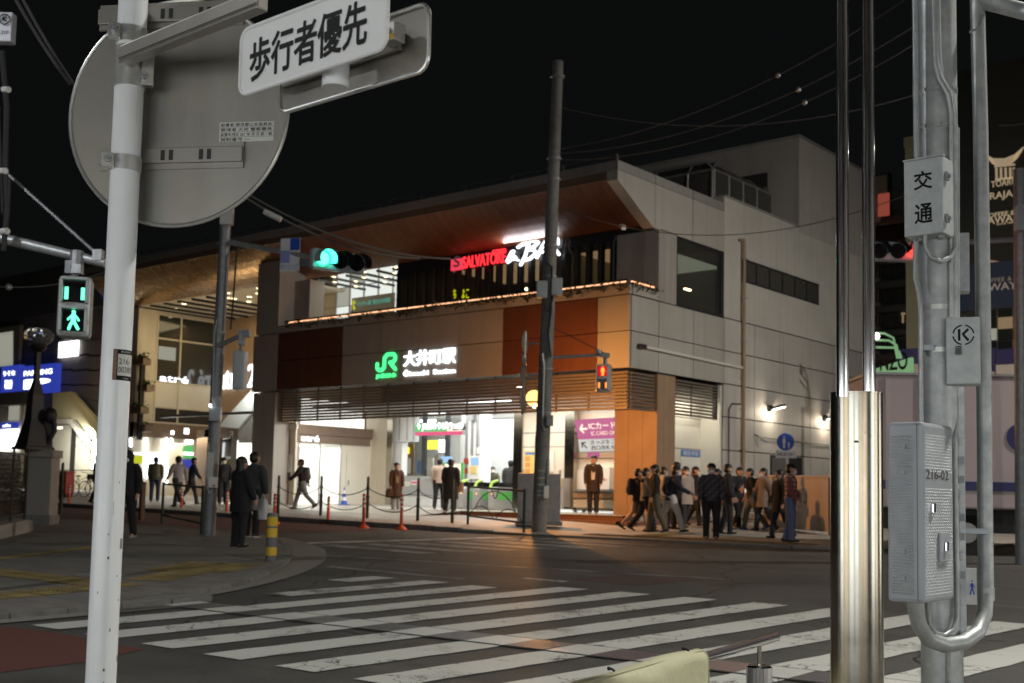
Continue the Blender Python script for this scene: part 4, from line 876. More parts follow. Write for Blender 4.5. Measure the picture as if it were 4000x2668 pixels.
# shop front at street level, seen from the square
box('shop_front', 'glass_dark', LW_, XL-.5,XL-.45, 28.9,33.5, .8,3.9); box('shop_header', 'beam_brown', LW_, XL-.3,XL+.05, 28.9,33.5, 3.75,4.4)
def vlamp(px, y0, y1, X=XL+.1, m='tube_white', w=.05):
    a, b = on_x(px, y0, X), on_x(px, y1, X); MB().tube([a, b], w, 8).build('shop_tube', m, LW_)
for px, y0, y1 in ((573,1712,1868),(650,1710,1888),(670,1712,1752),(510,1712,1745)): vlamp(px, y0, y1)
rx('shop_sign', 'white_box', LW_, 588,1768,632,1830, XL+.05); rx('shop_sign', 'white_box', LW_, 575,1825,640,1838, XL+.06); rx('shop_sign', 'white_box', LW_, 524,1768,564,1776, XL+.05); rx('shop_sign', 'yellow_lime', LW_, 526,1780,556,1810, XL+.07)
rx('shop_sign', 'white_box', LW_, 726,1717,755,1735, XL+.06); rx('shop_sign', 'green_box', LW_, 718,1740,755,1766, XL+.05); rx('shop_sign', 'white_box', LW_, 720,1766,755,1778, XL+.06); rx('shop_sign', 'green_box', LW_, 718,1778,755,1790, XL+.05); rx('shop_sign', 'blue_box', LW_, 715,1794,755,1830, XL+.05); rx('shop_sign', 'white_box', LW_, 720,1672,738,1696, XL+.06); rx('shop_sign', 'white_box', LW_, 668,1682,680,1698, XL+.06)
rx('shop_shelf', 'cream', LW_, 600,1840,800,1960, XL-.1)
area_light('wing_light', (-42,30.8,9.3), (-43,31,1), 5,3, 130, (1.0,.78,.42), LW_)
box('added_uplight', 'metal_grey', LW_, -44.5,-38, 29.2,29.4, 4.55,4.65)  # added box, carries the light put in to warm the soffit
area_light('stair_fill', on_y(925,1540,29.9), on_y(930,1620,30.6), 2.2,.2, 22, (.95,1.0,.92), LW_)  # added fill light to brighten the stair parapet, no fixture
area_light('soffit_fill', (-41.2,29.3,4.8), (-41.2,27.4,10), 6.5,.15, 75, (1.0,.70,.28), LW_)  # added fill light aimed up so the bronze boards look golden
area_light('shop_light', (-44.9,31.2,3.7), (-44.6,31.2,1), 1.0,3.5, 60, (1.0,.92,.75), LW_)
for x, y in ((-45.2,30.2),(-44.4,31.6),(-43.6,29.6),(-42.4,31.0),(-41.6,32.2),(-40.6,30.0),(-39.8,31.5),(-38.6,30.4),(-37.9,32.0),(-36.9,31.0)):
    MB().lathe([(.06,9.52),(.12,9.555)], (x, y, 0), 10).build('downlight', 'down_warm', LW_)
# shelves of plants up the corner column
for i, z in enumerate((6.9,5.75,4.75,3.95)):
    y = 28.75+.25*(i % 2); box('plant_shelf', 'beam_brown', LW_, XL-.1,XL+.75, y,y+.4, z,z+.28)
box('plant_shelf_post', 'iron', LW_, XL+.25,XL+.4, 28.9,29.1, 3.6,7.2)
glow('billboard_red', (.75,.16,.10), .30)
# ------------------------------------------------------------------ buildings beyond the crossing, on the right
YB = 42.0
CB = thing('coffee_shop_building', 'dark building with a cream temple emblem and coffee lettering', 'building', on_y(3800,1980,YB))
def cb(nm, m, x0, y0, x1, y1, Y=YB, th=.1): return ry(nm, m, CB, x0, y0, x1, y1, Y, th)
cb('wall', 'coffee_wall', 3640,300,4300,1120, YB,.3); cb('pilaster', 'facade_tan', 3535,545,3645,1500, YB-.1,.4); cb('cornice', 'facade_tan', 3530,538,3650,556, YB-.2,.4)
def C(x, y): return on_y(x, y, YB-.03)
f = FY((0, YB-.01, 0))
def band(P, w, m='cream_text_glow'): MB().ribbon(f, [(C(x, y).x, C(x, y).z) for x, y in P], w, 0, .05, False).build('emblem_stroke', m, CB)
for i in range(5):
    o = 9*i; band([(3846+7*i,603+o*.9),(3880+4*i,622+o*.7),(3925,622+o*.72),(3965-4*i,606+o*.9),(4000-6*i,575+o*1.05)], .055)
band([(3885,650),(3965,643)], .06); band([(3888,702),(3962,694)], .07)
for x in (3892,3910,3928,3946,3960): band([(x,655),(x+1,698)], .07)
def ct(s, x0, y0, x1, y1, h, m='cream_text_glow', b=.012): a, c = C(x0, y0), C(x1, y1); text('sign_text', s, m, CB, FY((a.x, YB-.02, a.z)), c.x-a.x, h, .02, b)
ct('TOARCO', 3872,733,3995,720,.22); ct('TORAJA COFFEE', 3805,797,4120,760,.32); ct('COFFEE & SWEETS', 3843,853,4075,828,.15); ct('AWAYA', 3858,877,4010,858,.25); ct('SINCE 1987', 3892,880,3960,874,.06, b=0)
a, b = C(3835,1010), C(4060,990)
MB().prism([a, C(3932,1026), b, b+V((0,0,-.55)), a+V((0,0,-.55))], (0,.1,0)).build('awning', 'tan_glow', CB)
cb('sign_band', 'blue_band', 3640,1050,4200,1180, YB-.12,.1)
a = on_y(3842,1105,YB-.14); [text('sign_text', s_, 'sticker', CB, FY((on_y(3836,1110,YB).x+o_, YB-.15, on_y(3836,1110,YB).z)), w_,.15,.01,.006) for s_, o_, w_ in (('COFFEE',0,.82),('&',.92,.13),('SWEETS',1.15,.78))]
p, q = on_y(3835,1143,YB), on_y(4010,1128,YB); text('sign_text', 'AWAYA', 'sign_white', CB, FY((p.x, YB-.15, p.z)), q.x-p.x,.26,.01,.012)
for j in range(5):
    for i in range(7):
        x0, y0 = 3650+62*i, 1195+46*j
        cb('window_pane', 'tan_glow' if (i, j) in ((4,1),(2,3),(5,3)) else ('window_dim' if (i, j) == (3,2) else 'glass_dark'), x0, y0, x0+56, y0+40, YB,.05)
cb('window_wall', 'facade_tan', 3645,1185,4200,1440, YB+.06,.2)
DB = thing('dark_apartment_house', 'dark house with railed balconies behind the chrome poles', 'building', on_y(3500,1980,45))
ry('wall', 'facade_dark', DB, 3380,860,3540,1990, 45,.4)
for j in range(5):
    ry('balcony_slab', 'facade_dark', DB, 3400,1010+95*j,3560,1020+95*j, 44.4,.6)
    for i in range(11): ry('balcony_rail', 'iron', DB, 3405+14*i,1040+95*j,3409+14*i,1085+95*j, 44.3,.05)
for j in range(8): ry('screen_slat', 'step_brown', DB, 3420,872+13*j,3540,879+13*j, 44.2,.1)
ry('window', 'tan_glow', DB, 3520,1210,3535,1260, 44.9,.05); ry('wall_top', 'facade_dark', DB, 3420,680,3470,870, 45.2,.4)
MB().obx(on_y(3452,800,44.4), V((1,0,0)), V((0,0,1)), V((0,1,0)), .22,.45,.05).build('billboard', 'billboard_red', DB); ry('billboard_top', 'facade_tan', DB, 3420,690,3465,760, 44.5,.1)
# lit store sign at street level; rails glow for the green light on them
NS = thing('store_sign', 'green lit store sign with curved white rails beside the truck', 'sign', on_y(3500,1990,36))
MB().prism([on_y(3420,1455,36),on_y(3560,1455,36),on_y(3560,1395,36),on_y(3420,1440,36)], (0,.2,0)).build('board', 'green_glow', NS)
a, b = on_y(3440,1448,36), on_y(3545,1405,36); text('lettering', 'NZO', 'ink', NS, FY((a.x,35.98,a.z)), b.x-a.x,.55,.01,.02)
for i in range(3): MB().tube([on_y(3395,1300+28*i,35.8),on_y(3455+18*i,1302+28*i,35.8),on_y(3490+12*i,1320+28*i,35.8),on_y(3505+8*i,1400,35.8)], .035, 8).build('rail', 'green_glow', NS, True)
MB().ball(on_y(3424,1313,35.7), .1, 8, 6).build('bulb', 'flood', NS); ry('post', 'metal_grey', NS, 3380,1455,3400,1990, 36,.1)
HB = thing('hoarding_band', 'blue and white site hoarding behind the truck', 'hoarding', on_y(3800,1990,39))
for i, (x0, x1) in enumerate(((3500,3600),(3600,3700),(3790,3890),(3890,3990),(3990,4100))):
    ry('blue_panel', 'truck_blue', HB, x0,1365,x1-2,1420 if i != 2 else 1450, 39,.1); ry('white_panel', 'panel_white', HB, x0,1422 if i != 2 else 1452,x1-2,1990, 39.02,.1)
# parked / passing truck
d = 23.0
TA = at_d(3400,2190,d); TA.z = gz(TA.x, TA.y); ang = math.radians(38)
TR = thing('box_truck', 'pale box truck with dark blue stripe on the road to the right', 'truck', TA, ang)
def tb(nm, m, *b, **k): return MB().bx(*b).build(nm, m, TR, local=True, **k)
tb('cargo_box', 'truck', 0,6.2, 0,2.2, .92,3.55, bevel=.04); tb('roof_rail', 'metal_grey', -.02,6.22, -.02,2.22, 3.55,3.60); tb('side_stripe', 'truck_blue', .05,6.15, -.012,-.002, 1.28,1.46)
for i in range(9): tb('side_rib', 'truck', .3+.68*i,.34+.68*i, -.02,0, .95,3.5)
MB().tube([(2.95,-.012,2.35),(2.95,-.004,2.35)], .28, 20).build('emblem', 'truck_blue', TR, local=True)
tb('chassis', 'black', .1,7.4, .2,2.0, .5,.9); tb('side_guard', 'black', 1.6,4.4, .05,.12, .45,.8); tb('cab', 'truck', 6.4,8.1, .05,2.15, .6,2.7, bevel=.12); tb('cab_window', 'glass_dark', 6.9,7.8, .03,.05, 1.6,2.4)
for x in (1.0,1.9,7.2):
    w = MB().tube([(x,.05,.45),(x,.35,.45)], .45, 20).build('wheel', 'tyre', TR, local=True); MB().tube([(x,.03,.45),(x,.06,.45)], .2, 14).build('hub', 'metal_grey', w, local=True)
tb('tail_lamp', 'red_sig', -.03,0, .1,.3, .75,.88)
# ------------------------------------------------------------------ far left: shops, walkway stair, blue signs
LB = thing('corner_building', 'dark corner building with lit blinds and blue parking signs at far left', 'building', on_y(150,1990,33))
YL = 33.0
ry('wall', 'far_wall', LB, -300,1150,420,1995, YL+.6,.3); ry('parapet', 'facade_dark', LB, -300,1150,420,1190, YL+.4,.3)
for j in range(4):
    for i in range(5): ry('wall_panel', 'far_wall', LB, 210+70*i+1,1330+58*j,280+70*i-1,1388+58*j-1, YL+.5,.08)
ry('window_frame', 'facade_tan', LB, -60,1290,70,1430, YL+.3,.2)
for j in range(10): ry('blind_slat', 'window_dim', LB, -60,1310+12*j,48,1318+12*j, YL+.26,.03)
ry('lit_window', 'white_box', LB, 230,1338,300,1389, YL+.3,.1)
for (x0, x1, t1, t2) in ((6,72,'りそな','¥100'),(86,216,'PARKING','P')):
    ry('sign_box', 'blue_box', LB, x0,1432,x1,1530, YL-.6,.3)
    a, b = on_y(x0+8,1470,YL-.6), on_y(x1-12,1450,YL-.6); text('sign_text', t1, 'sign_glow', LB, FY((a.x,YL-.605,a.z)), b.x-a.x,.28,.01,.02)
    a, b = on_y(x0+12,1520,YL-.6), on_y(x1-22,1450,YL-.6); text('sign_text', t2, 'sign_glow', LB, FY((a.x,YL-.605,a.z)), b.x-a.x,.5,.01,.03)
ry('shop_front', 'cream', LB, -100,1560,70,1990, YL,.2); ry('shop_sign', 'blue_box', LB, 2,1652,66,1672, YL-.3,.1); ry('shop_window', 'white_box', LB, 2,1678,64,1760, YL-.2,.05); ry('awning', 'far_wall', LB, -60,1540,120,1575, YL-.7,.6)
ry('shop_window', 'window_dim', LB, 35,1585,70,1640, YL-.1,.05)
a = on_y(10,1668,YL-.32); text('sign_text', 'coffee', 'sign_glow', LB, FY((a.x,YL-.31,a.z)), .9,.16,.01,.02)
WK = thing('walkway_stair', 'tan solid sided stair coming down from the raised walkway', 'stair', on_y(300,1990,32))
MB().prism([on_y(205,1535,32),on_y(280,1530,32),on_y(420,1690,32),on_y(420,1790,32),on_y(300,1640,32),on_y(205,1635,32)], (0,.2,0)).build('parapet', 'facade_tan', WK)
MB().prism([on_y(205,1638,31.9),on_y(275,1636,31.9),on_y(420,1830,31.9),on_y(420,1850,31.9),on_y(270,1655,31.9),on_y(205,1655,31.9)], (0,.3,0)).build('stringer', 'panel_grey', WK)
MB().prism([on_y(205,1660,32.3),on_y(270,1660,32.3),on_y(400,1840,32.3),on_y(400,1835,32.3),on_y(205,1835,32.3)], (0,.1,0)).build('under_wall', 'cream_light', WK)
ry('under_wall', 'cream', WK, 255,1838,400,1985, 32.3,.1); ry('under_wall', 'cream_light', WK, 205,1838,253,1985, 32.3,.1); ry('wall_seam', 'seam', WK, 280,1660,282,1985, 32.28,.01)
for i in range(6): ry('tread', 'concrete', WK, 300+18*i,1690+22*i,330+18*i,1696+22*i, 32.0,.3)
ry('shop_tube', 'tube_white', WK, 364,1716,370,1832, 31.5,.06)
area_light('under_stair_light', on_y(290,1680,31.2), on_y(290,1850,32.3), 2,.4, 190, (1.0,1.0,.86), WK)
MB().bx(on_y(240,1600,31).x-.2,on_y(240,1600,31).x+.2,30.9,31.0,4.4,4.5).build('added_parapet_lamp', 'added_glow_warm', WK); area_light('parapet_fill', on_y(240,1500,29.8), on_y(300,1600,32), .6,.3, 60, (1.0,.80,.50), WK)  # added warm lamp and fill light to brighten the stair side
CN = thing('glass_canopy', 'glass canopy edge behind the white pole, violet reflection put in as glow', 'canopy', on_y(390,1160,30))
MB().prism([on_y(352,1085,30),on_y(420,1075,30),on_y(420,1175,30),on_y(385,1130,30)], (0,.1,0)).build('pane', 'reflection_glow', CN); MB().tube([on_y(350,1085,29.9),on_y(385,1140,29.9),on_y(422,1190,29.9)], .06, 6).build('edge', 'metal_grey', CN)  # glowing pane stands in for a violet reflection in the glass
# ------------------------------------------------------------------ signals, poles and street furniture in the middle distance
def fwd(p): return (V(p)-CAM).dot(_F)
def vert(x, y, base):                       # point straight above (or leaning over) a base, at the base's distance
    return at_d(x, y, fwd(base))
def cable(pts, r=.012, sag=0, n=10):
    a, b = V(pts[0]), V(pts[-1]); out = []
    for i in range(n+1):
        t = i/n; p = a.lerp(b, t); p.z -= sag*4*t*(1-t); out.append(p)
    return MB().tube(out, r, 6)
walker = [(.0,.93,.075),]
def figure(fr, w, h, m, parent, walking, n=.004):
    mb = MB(); O, A, B, N = fr
    def rb(P, t): mb.ribbon(fr, [(x*w, y*h) for x, y in P], t*w, 0, n)
    k = 12; cx, cy = .5*w, .90*h
    mb.prism([O+A*(cx+.1*w*math.cos(t*2*math.pi/k))+B*(cy+.1*w*math.sin(t*2*math.pi/k)) for t in range(k)], N*n)
    if walking:
        rb([(.5,.74),(.5,.48)], .24); rb([(.5,.48),(.36,.26),(.30,.06)], .15); rb([(.52,.48),(.64,.24),(.74,.08)], .15); rb([(.44,.74),(.28,.58),(.24,.52)], .10); rb([(.56,.74),(.70,.60),(.76,.50)], .10)
    else:
        rb([(.5,.74),(.5,.46)], .28); rb([(.43,.46),(.43,.06)], .13); rb([(.57,.46),(.57,.06)], .13); rb([(.36,.74),(.30,.44)], .09); rb([(.64,.74),(.70,.44)], .09)
    return mb.build('figure', m, parent)
def ped_signal(t, c, yaw, H, red):
    """two-lamp pedestrian signal head centred at c, facing direction yaw; a part of t"""
    N = V((math.cos(yaw), math.sin(yaw), 0)); U = V((-math.sin(yaw), math.cos(yaw), 0)); Z = V((0,0,1)); W_ = H*.52; D = H*.20; c = V(c)
    body = MB().obx(c, U, Z, N, W_/2, H/2, D).build('signal_head', 'galv', t, bevel=H*.07)
    for k in (0, 1):
        cc = c + Z*(H*.235*(1 if k == 0 else -1)) + N*(D+.004)
        MB().obx(cc, U, Z, N, W_*.33, H*.175, .006).build('lens', 'black_gloss', body)
        for s in (-1, 1): MB().obx(cc+U*(s*W_*.37)+N*.05, U, Z, N, .012, H*.19, .06).build('visor', 'galv', body)
        MB().obx(cc+Z*(H*.195)+N*.05, U, Z, N, W_*.38, .012, .07).build('visor', 'galv', body)
        man = (k == 0) if red else (k == 1)
        if man: figure((cc-U*(W_*.30)-Z*(H*.16)+N*.007, U, Z, N), W_*.60, H*.33, 'red_core' if red else 'green_core', body, not red)
        else:
            zo = -H*.03
            for s in (-1, 1): MB().obx(cc+U*(s*W_*.24)+Z*zo+N*.008, U, Z, N, W_*.055, H*.10, .003).build('time_bar', 'red_core' if red else 'green_core', body)
    if red: MB().obx(c+Z*(H*.235)+N*(D+.011), U, Z, N, W_*.32, H*.17, .0005).build('lamp_field', 'lamp_red_field', body)
    return body
glow('lamp_red_field', (.9,.0,.01), .8)
def dirdeg(px_off): return YAW - math.pi/2 + px_off       # direction from the crossing towards the camera, turned by px_off
# --- central concrete utility pole
PB = on_g(2105,2084); PT = vert(2180,240,PB)
UP = thing('utility_pole', 'tall concrete utility pole at the station corner with signal arm', 'utility pole', PB)
MB().tube([PB, PB.lerp(PT,.5), PT], [.185,.165,.13], 18).build('pole', 'concrete_pole', UP, True)
def on_pole(y): t = (2084-y)/(2084-240); return PB.lerp(PT, t)
tocam = V((math.cos(dirdeg(0)), math.sin(dirdeg(0)), 0)); rt = V((math.cos(YAW), math.sin(YAW), 0))
for y in (300,620,700,960,1080,1440,1610): MB().tube([on_pole(y+3), on_pole(y-3)], .185, 16).build('band', 'galv_dark', UP)
for px, py, h in ((2108,1137,.42),(2166,1126,.42)): MB().obx(vert(px+8,py,PB)+tocam*.2, rt, V((0,0,1)), tocam, .13,h/2,.07).build('junction_box', 'box_grey', UP, bevel=.015)
MB().obx(vert(2147,1645,PB)+tocam*.2, rt, V((0,0,1)), tocam, .08,.13,.07).build('junction_box', 'galv_dark', UP, bevel=.01)
MB().tube([vert(2118,1385,PB)+tocam*.2, vert(2124,1430,PB)+tocam*.2, vert(2118,1660,PB)+tocam*.2, vert(2126,1682,PB)+tocam*.2, vert(2138,1676,PB)+tocam*.2], .025, 8).build('conduit', 'galv', UP, True)
MB().tube([vert(2132,1030,PB)+tocam*.17, vert(2155,1048,PB)+tocam*.18, vert(2152,1220,PB)+tocam*.18, vert(2140,1310,PB)+tocam*.19, vert(2150,1400,PB)+tocam*.19], .022, 6).build('cable', 'cable', UP, True)
MB().tube([vert(2118,1165,PB)+tocam*.2, vert(2130,1215,PB)+tocam*.2, vert(2142,1225,PB)+tocam*.2, vert(2160,1165,PB)+tocam*.2], .015, 6).build('cable', 'cable', UP, True)
for y in (1840,1868,1892,1918,1935): MB().obx(on_pole(y)+tocam*.181, rt, V((0,0,1)), tocam, .09,.008,.004).build('tape', 'galv', UP)
MB().obx(on_pole(1922)+tocam*.19+rt*.13, rt, V((0,0,1)), tocam, .06,.15,.05).build('push_button_box', 'paper', UP, bevel=.01)
MB().obx(on_pole(1850)+tocam*.13+rt*.16, rt, V((0,0,1)), tocam, .03,.35,.04).build('notice_plate', 'galv_dark', UP)
SA, SE = vert(2150,1397,PB), vert(2372,1385,PB)
MB().tube([SA, SE], .04, 8).build('signal_arm', 'galv_dark', UP); MB().tube([vert(2158,1278,PB), SE], .012, 6).build('stay_wire', 'cable', UP)
MB().obx(vert(2362,1388,PB), rt, V((0,0,1)), tocam, .12,.05,.08).build('arm_bracket', 'galv_dark', UP); MB().tube([vert(2366,1390,PB), vert(2364,1425,PB)], .05, 8).build('hanger', 'galv_dark', UP)
MB().tube([vert(2338,1365,PB)+V((0,0,.0)), vert(2338,1382,PB)], .07, 8).build('sensor', 'galv_dark', UP)
ped_signal(UP, vert(2358,1478,PB), dirdeg(-.25), .68, True)
# sign backs on a slim pole beside it
SB = vert(2040,1620,PB); ST_ = vert(2053,1295,PB)
MB().tube([SB, ST_], .03, 8).build('sign_post', 'galv', UP, True)
dn = (rt*.30+tocam*.95).normalized(); dn = (rt*.96+tocam*.27).normalized(); du = V((-dn.y, dn.x, 0))
for y, r, sq in ((1337,.29,0),(1402,.2,1),(1465,.28,0),(1557,.28,0)):
    t = (1620-y)/(1620-1295); c = SB.lerp(ST_, t)-tocam*.06
    if sq: MB().obx(c, du, V((0,0,1)), dn, .2,.1,.006).build('plate', 'alu', UP)
    else: MB().tube([c-dn*.006, c+dn*.006], r, 24).build('sign_disc', 'alu', UP)
for y in (1342,1478,1570): c = SB.lerp(ST_, (1620-y)/(1620-1295)); MB().tube([c, on_pole(y)], .022, 6).build('bracket', 'galv_dark', UP)
# --- orange globe lamp fixed behind the pole
LC = on_y(2086,1556,24.2)
GL = thing('globe_lamp', 'round orange lamp glowing behind the utility pole', 'lamp', LC)
MB().ball(LC, .22, 16, 10).build('globe', 'orange_lamp', GL, True); MB().tube([LC+V((0,0,-.2)), LC+V((0,0,-.3)), on_pole(1600)+V((.0,.15,0))], .03, 8).build('bracket', 'galv_dark', GL)
lp = point_light('globe_light', LC+V((.02,.02,-.30)), 900, (1.0,.40,.09), GL, .05)
# --- left utility pole with vehicle signal
QB = on_g(815,2092,LW); QT = vert(884,815,QB)
UQ = thing('signal_pole', 'grey pole on the left pavement carrying the green vehicle signal', 'signal pole', QB)
MB().tube([QB, QB.lerp(QT,.5), QT], [.13,.125,.11], 16).build('pole', 'galv_dark', UQ, True)
def on_q(y): t = (2092-y)/(2092-815); return QB.lerp(QT, t)
for y in (950,1300,1760,1985): MB().tube([on_q(y+3), on_q(y-3)], .142, 16).build('band', 'galv_dark', UQ)
MB().obx(vert(893,850,QB)+tocam*.15, rt, V((0,0,1)), tocam, .13,.19,.08).build('control_box', 'paper', UQ, bevel=.02)
MB().obx(vert(850,1620,QB)+tocam*.18, rt, V((0,0,1)), tocam, .12,.15,.08).build('control_box', 'box_grey', UQ, bevel=.02); MB().ball(vert(835,1588,QB)+tocam*.28, .03, 6, 4).build('indicator', 'tube_white', UQ)
MB().obx(vert(842,1885,QB)+tocam*.2, rt, V((0,0,1)), tocam, .09,.11,.06).build('push_button_box', 'paper', UQ, bevel=.015); MB().ball(vert(848,1897,QB)+tocam*.27, .025, 6, 4).build('button', 'red_box', UQ)
MB().obx(vert(828,1810,QB)+tocam*.135, rt, V((0,0,1)), tocam, .065,.42,.008).build('notice', 'sticker', UQ)
MB().tube([vert(852,1250,QB)+tocam*.1, vert(843,1300,QB)+tocam*.12, vert(836,1580,QB)+tocam*.13], .018, 6).build('conduit', 'delin' if False else 'galv', UQ)
MB().tube([vert(815,1830,QB)+tocam*.16, vert(817,1900,QB)+tocam*.17, vert(826,1925,QB)+tocam*.18, vert(840,1910,QB)+tocam*.18], .02, 6).build('cable', 'galv', UQ, True)
A0, A1 = vert(895,945,QB), vert(1320,1030,QB)-_F*.0
A1 = at_d(1330,1026,fwd(QB)-1.5)
MB().tube([A0, A1], [.055,.045], 10).build('signal_arm', 'galv', UQ, True)
MB().tube([vert(930,960,QB), vert(928,1000,QB)+tocam*.1, vert(915,1180,QB)+tocam*.1, vert(905,1290,QB)+tocam*.1], .018, 6).build('cable', 'cable', UQ, True)
# vehicle signal head
SC = at_d(1318,1022,fwd(QB)-1.6); sn = (tocam*.83+rt*.55).normalized(); su = V((-sn.y, sn.x, 0)); Z1 = V((0,0,1))
hd = MB().obx(SC, su, Z1, sn, .56,.2,.1).build('signal_head', 'box_grey', UQ, bevel=.06)
for i in range(3):
    c = SC+su*(-.36+.36*i)+sn*.11
    MB().tube([c-sn*.03, c+sn*.012], .165, 20).build('lens', 'green_sig' if i == 0 else 'black_gloss', hd, True)
    if i == 0: MB().tube([c+sn*.012, c+sn*.018], .13, 20).build('lens_core', 'green_core', hd)
    vis = MB(); n = 14
    r0 = [c+su*(.175*math.cos(a))+Z1*(.175*math.sin(a)) for a in [math.pi*(-.15+1.3*k/n) for k in range(n+1)]]
    for k in range(n): L1 = .30; vis.poly([r0[k], r0[k+1], r0[k+1]+sn*L1-Z1*.04, r0[k]+sn*L1-Z1*.04]); vis.poly([r0[k]*1, r0[k+1]+(r0[k+1]-c)*.04, r0[k+1]+(r0[k+1]-c)*.04+sn*L1-Z1*.04, r0[k]+(r0[k]-c)*.04+sn*L1-Z1*.04])
    vis.build('visor', 'box_grey' if i == 0 else 'black', hd)
point_light('signal_light', SC+su*(-.36)+sn*.25, 12, (.05,1.0,.65), UQ, .1)
MB().obx(at_d(1255,1040,fwd(QB)-1.3), (A1-A0).normalized(), Z1, sn, .55,.06,.06).build('signal_bracket', 'galv_dark', UQ)
# blue and white check plate with kanji
PP = at_d(1133,995,fwd(QB)-.9); pn = (tocam*.95-rt*.3).normalized(); pu = V((-pn.y, pn.x, 0)); hw, hh = .215,.335
pl = MB().obx(PP, pu, Z1, pn, hw,hh,.006).build('check_plate', 'sign_white', UQ)
MB().obx(PP+pu*(hw/2)+Z1*(hh*.62)+pn*.008, pu, Z1, pn, hw/2,hh*.36,.002).build('blue_square', 'sign_blue', pl)
mat('pale_blue', (.32,.36,.72), .5)
MB().obx(PP-pu*(hw/2)-Z1*(hh*.12)+pn*.008, pu, Z1, pn, hw/2,hh*.37,.002).build('blue_square', 'pale_blue', pl)
text('plate_text', '押ボタン式', 'pale_blue', pl, (PP-pu*(hw*.9)-Z1*(hh*.95)+pn*.008, pu, Z1, pn), hw*1.8,.13,.002)
# loudspeaker arm and signal head seen edge-on
MB().tube([on_q(1355)+tocam*.1, vert(945,1315,QB)+tocam*.15], .05, 8).build('arm', 'galv_dark', UQ); MB().obx(vert(952,1322,QB)+tocam*.15, rt, Z1, tocam, .06,.16,.06).build('arm_bracket', 'galv_dark', UQ)
MB().tube([vert(958,1310,QB)+tocam*.2, vert(984,1308,QB)+tocam*.2], [.05,.1], 12).build('loudspeaker', 'box_grey', UQ, True)
MB().obx(vert(944,1450,QB)+tocam*.15, rt, Z1, tocam, .12,.40,.16).build('signal_side', 'box_grey', UQ, bevel=.03); MB().tube([vert(950,1340,QB)+tocam*.15, vert(946,1385,QB)+tocam*.15], .035, 8).build('hanger', 'galv_dark', UQ)
# --- near-left pedestrian signal on its long arm
NB = at_d(2,900,13.0); NBg = G(NB.x-.25, NB.y-.2, LW)
LP = thing('pedestrian_signal_pole', 'dark pole at the left edge holding the green pedestrian signal on a long arm', 'signal pole', NBg)
MB().tube([NBg, NBg+V((0,0,9.5))], [.10,.085], 16).build('pole', 'galv_dark', LP, True)
MB().tube([at_d(-40,920,13.0), at_d(412,1028,12.9)], [.062,.05], 12).build('signal_arm', 'galv', LP, True); MB().tube([at_d(30,680,13.0), at_d(378,992,12.95)], .018, 6).build('stay_rod', 'galv_dark', LP, True)
MB().obx(at_d(384,998,12.9), rt, Z1, tocam, .05,.06,.05).build('stay_clamp', 'galv', LP)
MB().obx(at_d(285,1045,12.85), rt, Z1, tocam, .07,.07,.05).build('arm_bracket', 'galv_dark', LP); MB().obx(at_d(303,1052,12.8), rt, Z1, tocam, .05,.05,.05).build('arm_bracket', 'galv', LP)
MB().tube([at_d(302,985,12.9), at_d(298,1055,12.85)], .075, 10).build('arm_clamp', 'galv_dark', LP); MB().tube([at_d(290,1060,12.85), at_d(290,1090,12.85)], .04, 8).build('hanger', 'galv_dark', LP)
ped_signal(LP, at_d(294,1203,12.8), dirdeg(-.35)+.62, .67, False)
MB().obx(at_d(18,112,12.7), rt, Z1, tocam, .105,.165,.06).build('meter_box', 'box_grey', LP, bevel=.012)
kf_ = (at_d(18,75,12.63), rt, Z1, tocam)
MB().ribbon(kf_, [(.055*math.cos(a*math.pi/8), .055*math.sin(a*math.pi/8)) for a in range(17)], .012, .001,.004).build('emblem', 'ink', LP); text('emblem', 'K', 'ink', LP, (at_d(10,84,12.63), rt, Z1, tocam), .05,.055,.004,.02); text('label', '21P', 'ink_grey', LP, (at_d(4,133,12.63), rt, Z1, tocam), .08,.04,.003)
for px, py in ((20,350),(8,668),(15,903)): MB().tube([at_d(px-6,py,12.8), at_d(px+14,py,12.75)], .035, 10).build('insulator', 'paper', LP, True)
MB().tube([at_d(8,200,12.8), at_d(26,420,12.8), at_d(20,640,12.8), at_d(28,820,12.8), at_d(14,980,12.8)], .03, 8).build('cable', 'cable', LP, True); MB().tube([at_d(-5,420,12.8), at_d(10,830,12.8), at_d(30,870,12.8), at_d(36,700,12.8)], .018, 6).build('cable', 'cable', LP, True)
# --- old style lamp on a granite pedestal, iron fence beside it
FBs = on_g(160,2046,LW); fd = fwd(FBs)
PD = thing('lamp_pedestal', 'granite pedestal block beside the iron fence at far left', 'pedestal', FBs)
w2 = .5*(105/FPX)*fd
a = math.radians(18); pu_ = (rt*math.cos(a)+_r0.cross(V((0,0,1)))*0).normalized()
PU = rt; PN = tocam
zc = lambda y: at_d(160,y,fd).z
MB().obx(V((FBs.x,FBs.y,(zc(2040)+zc(1770))/2)), PU, Z1, PN, w2*.88,(zc(1770)-zc(2040))/2,w2*.8).build('shaft', 'granite', PD, bevel=.01)
MB().obx(V((FBs.x,FBs.y,zc(1772))), PU, Z1, PN, w2*1.03,.09,w2*.95).build('cap', 'granite', PD, bevel=.015); MB().obx(V((FBs.x,FBs.y,zc(2030))), PU, Z1, PN, w2*1.0,.12,w2*.92).build('plinth', 'concrete', PD, bevel=.01)
LB0 = at_d(128,1757,fd)
OL = thing('ornate_lamp', 'unlit old style iron lamp with round glass globe on the granite pedestal', 'street lamp', LB0)
zt = lambda y: at_d(128,y,fd).z-LB0.z
cxs = lambda y: at_d(128,y,fd)
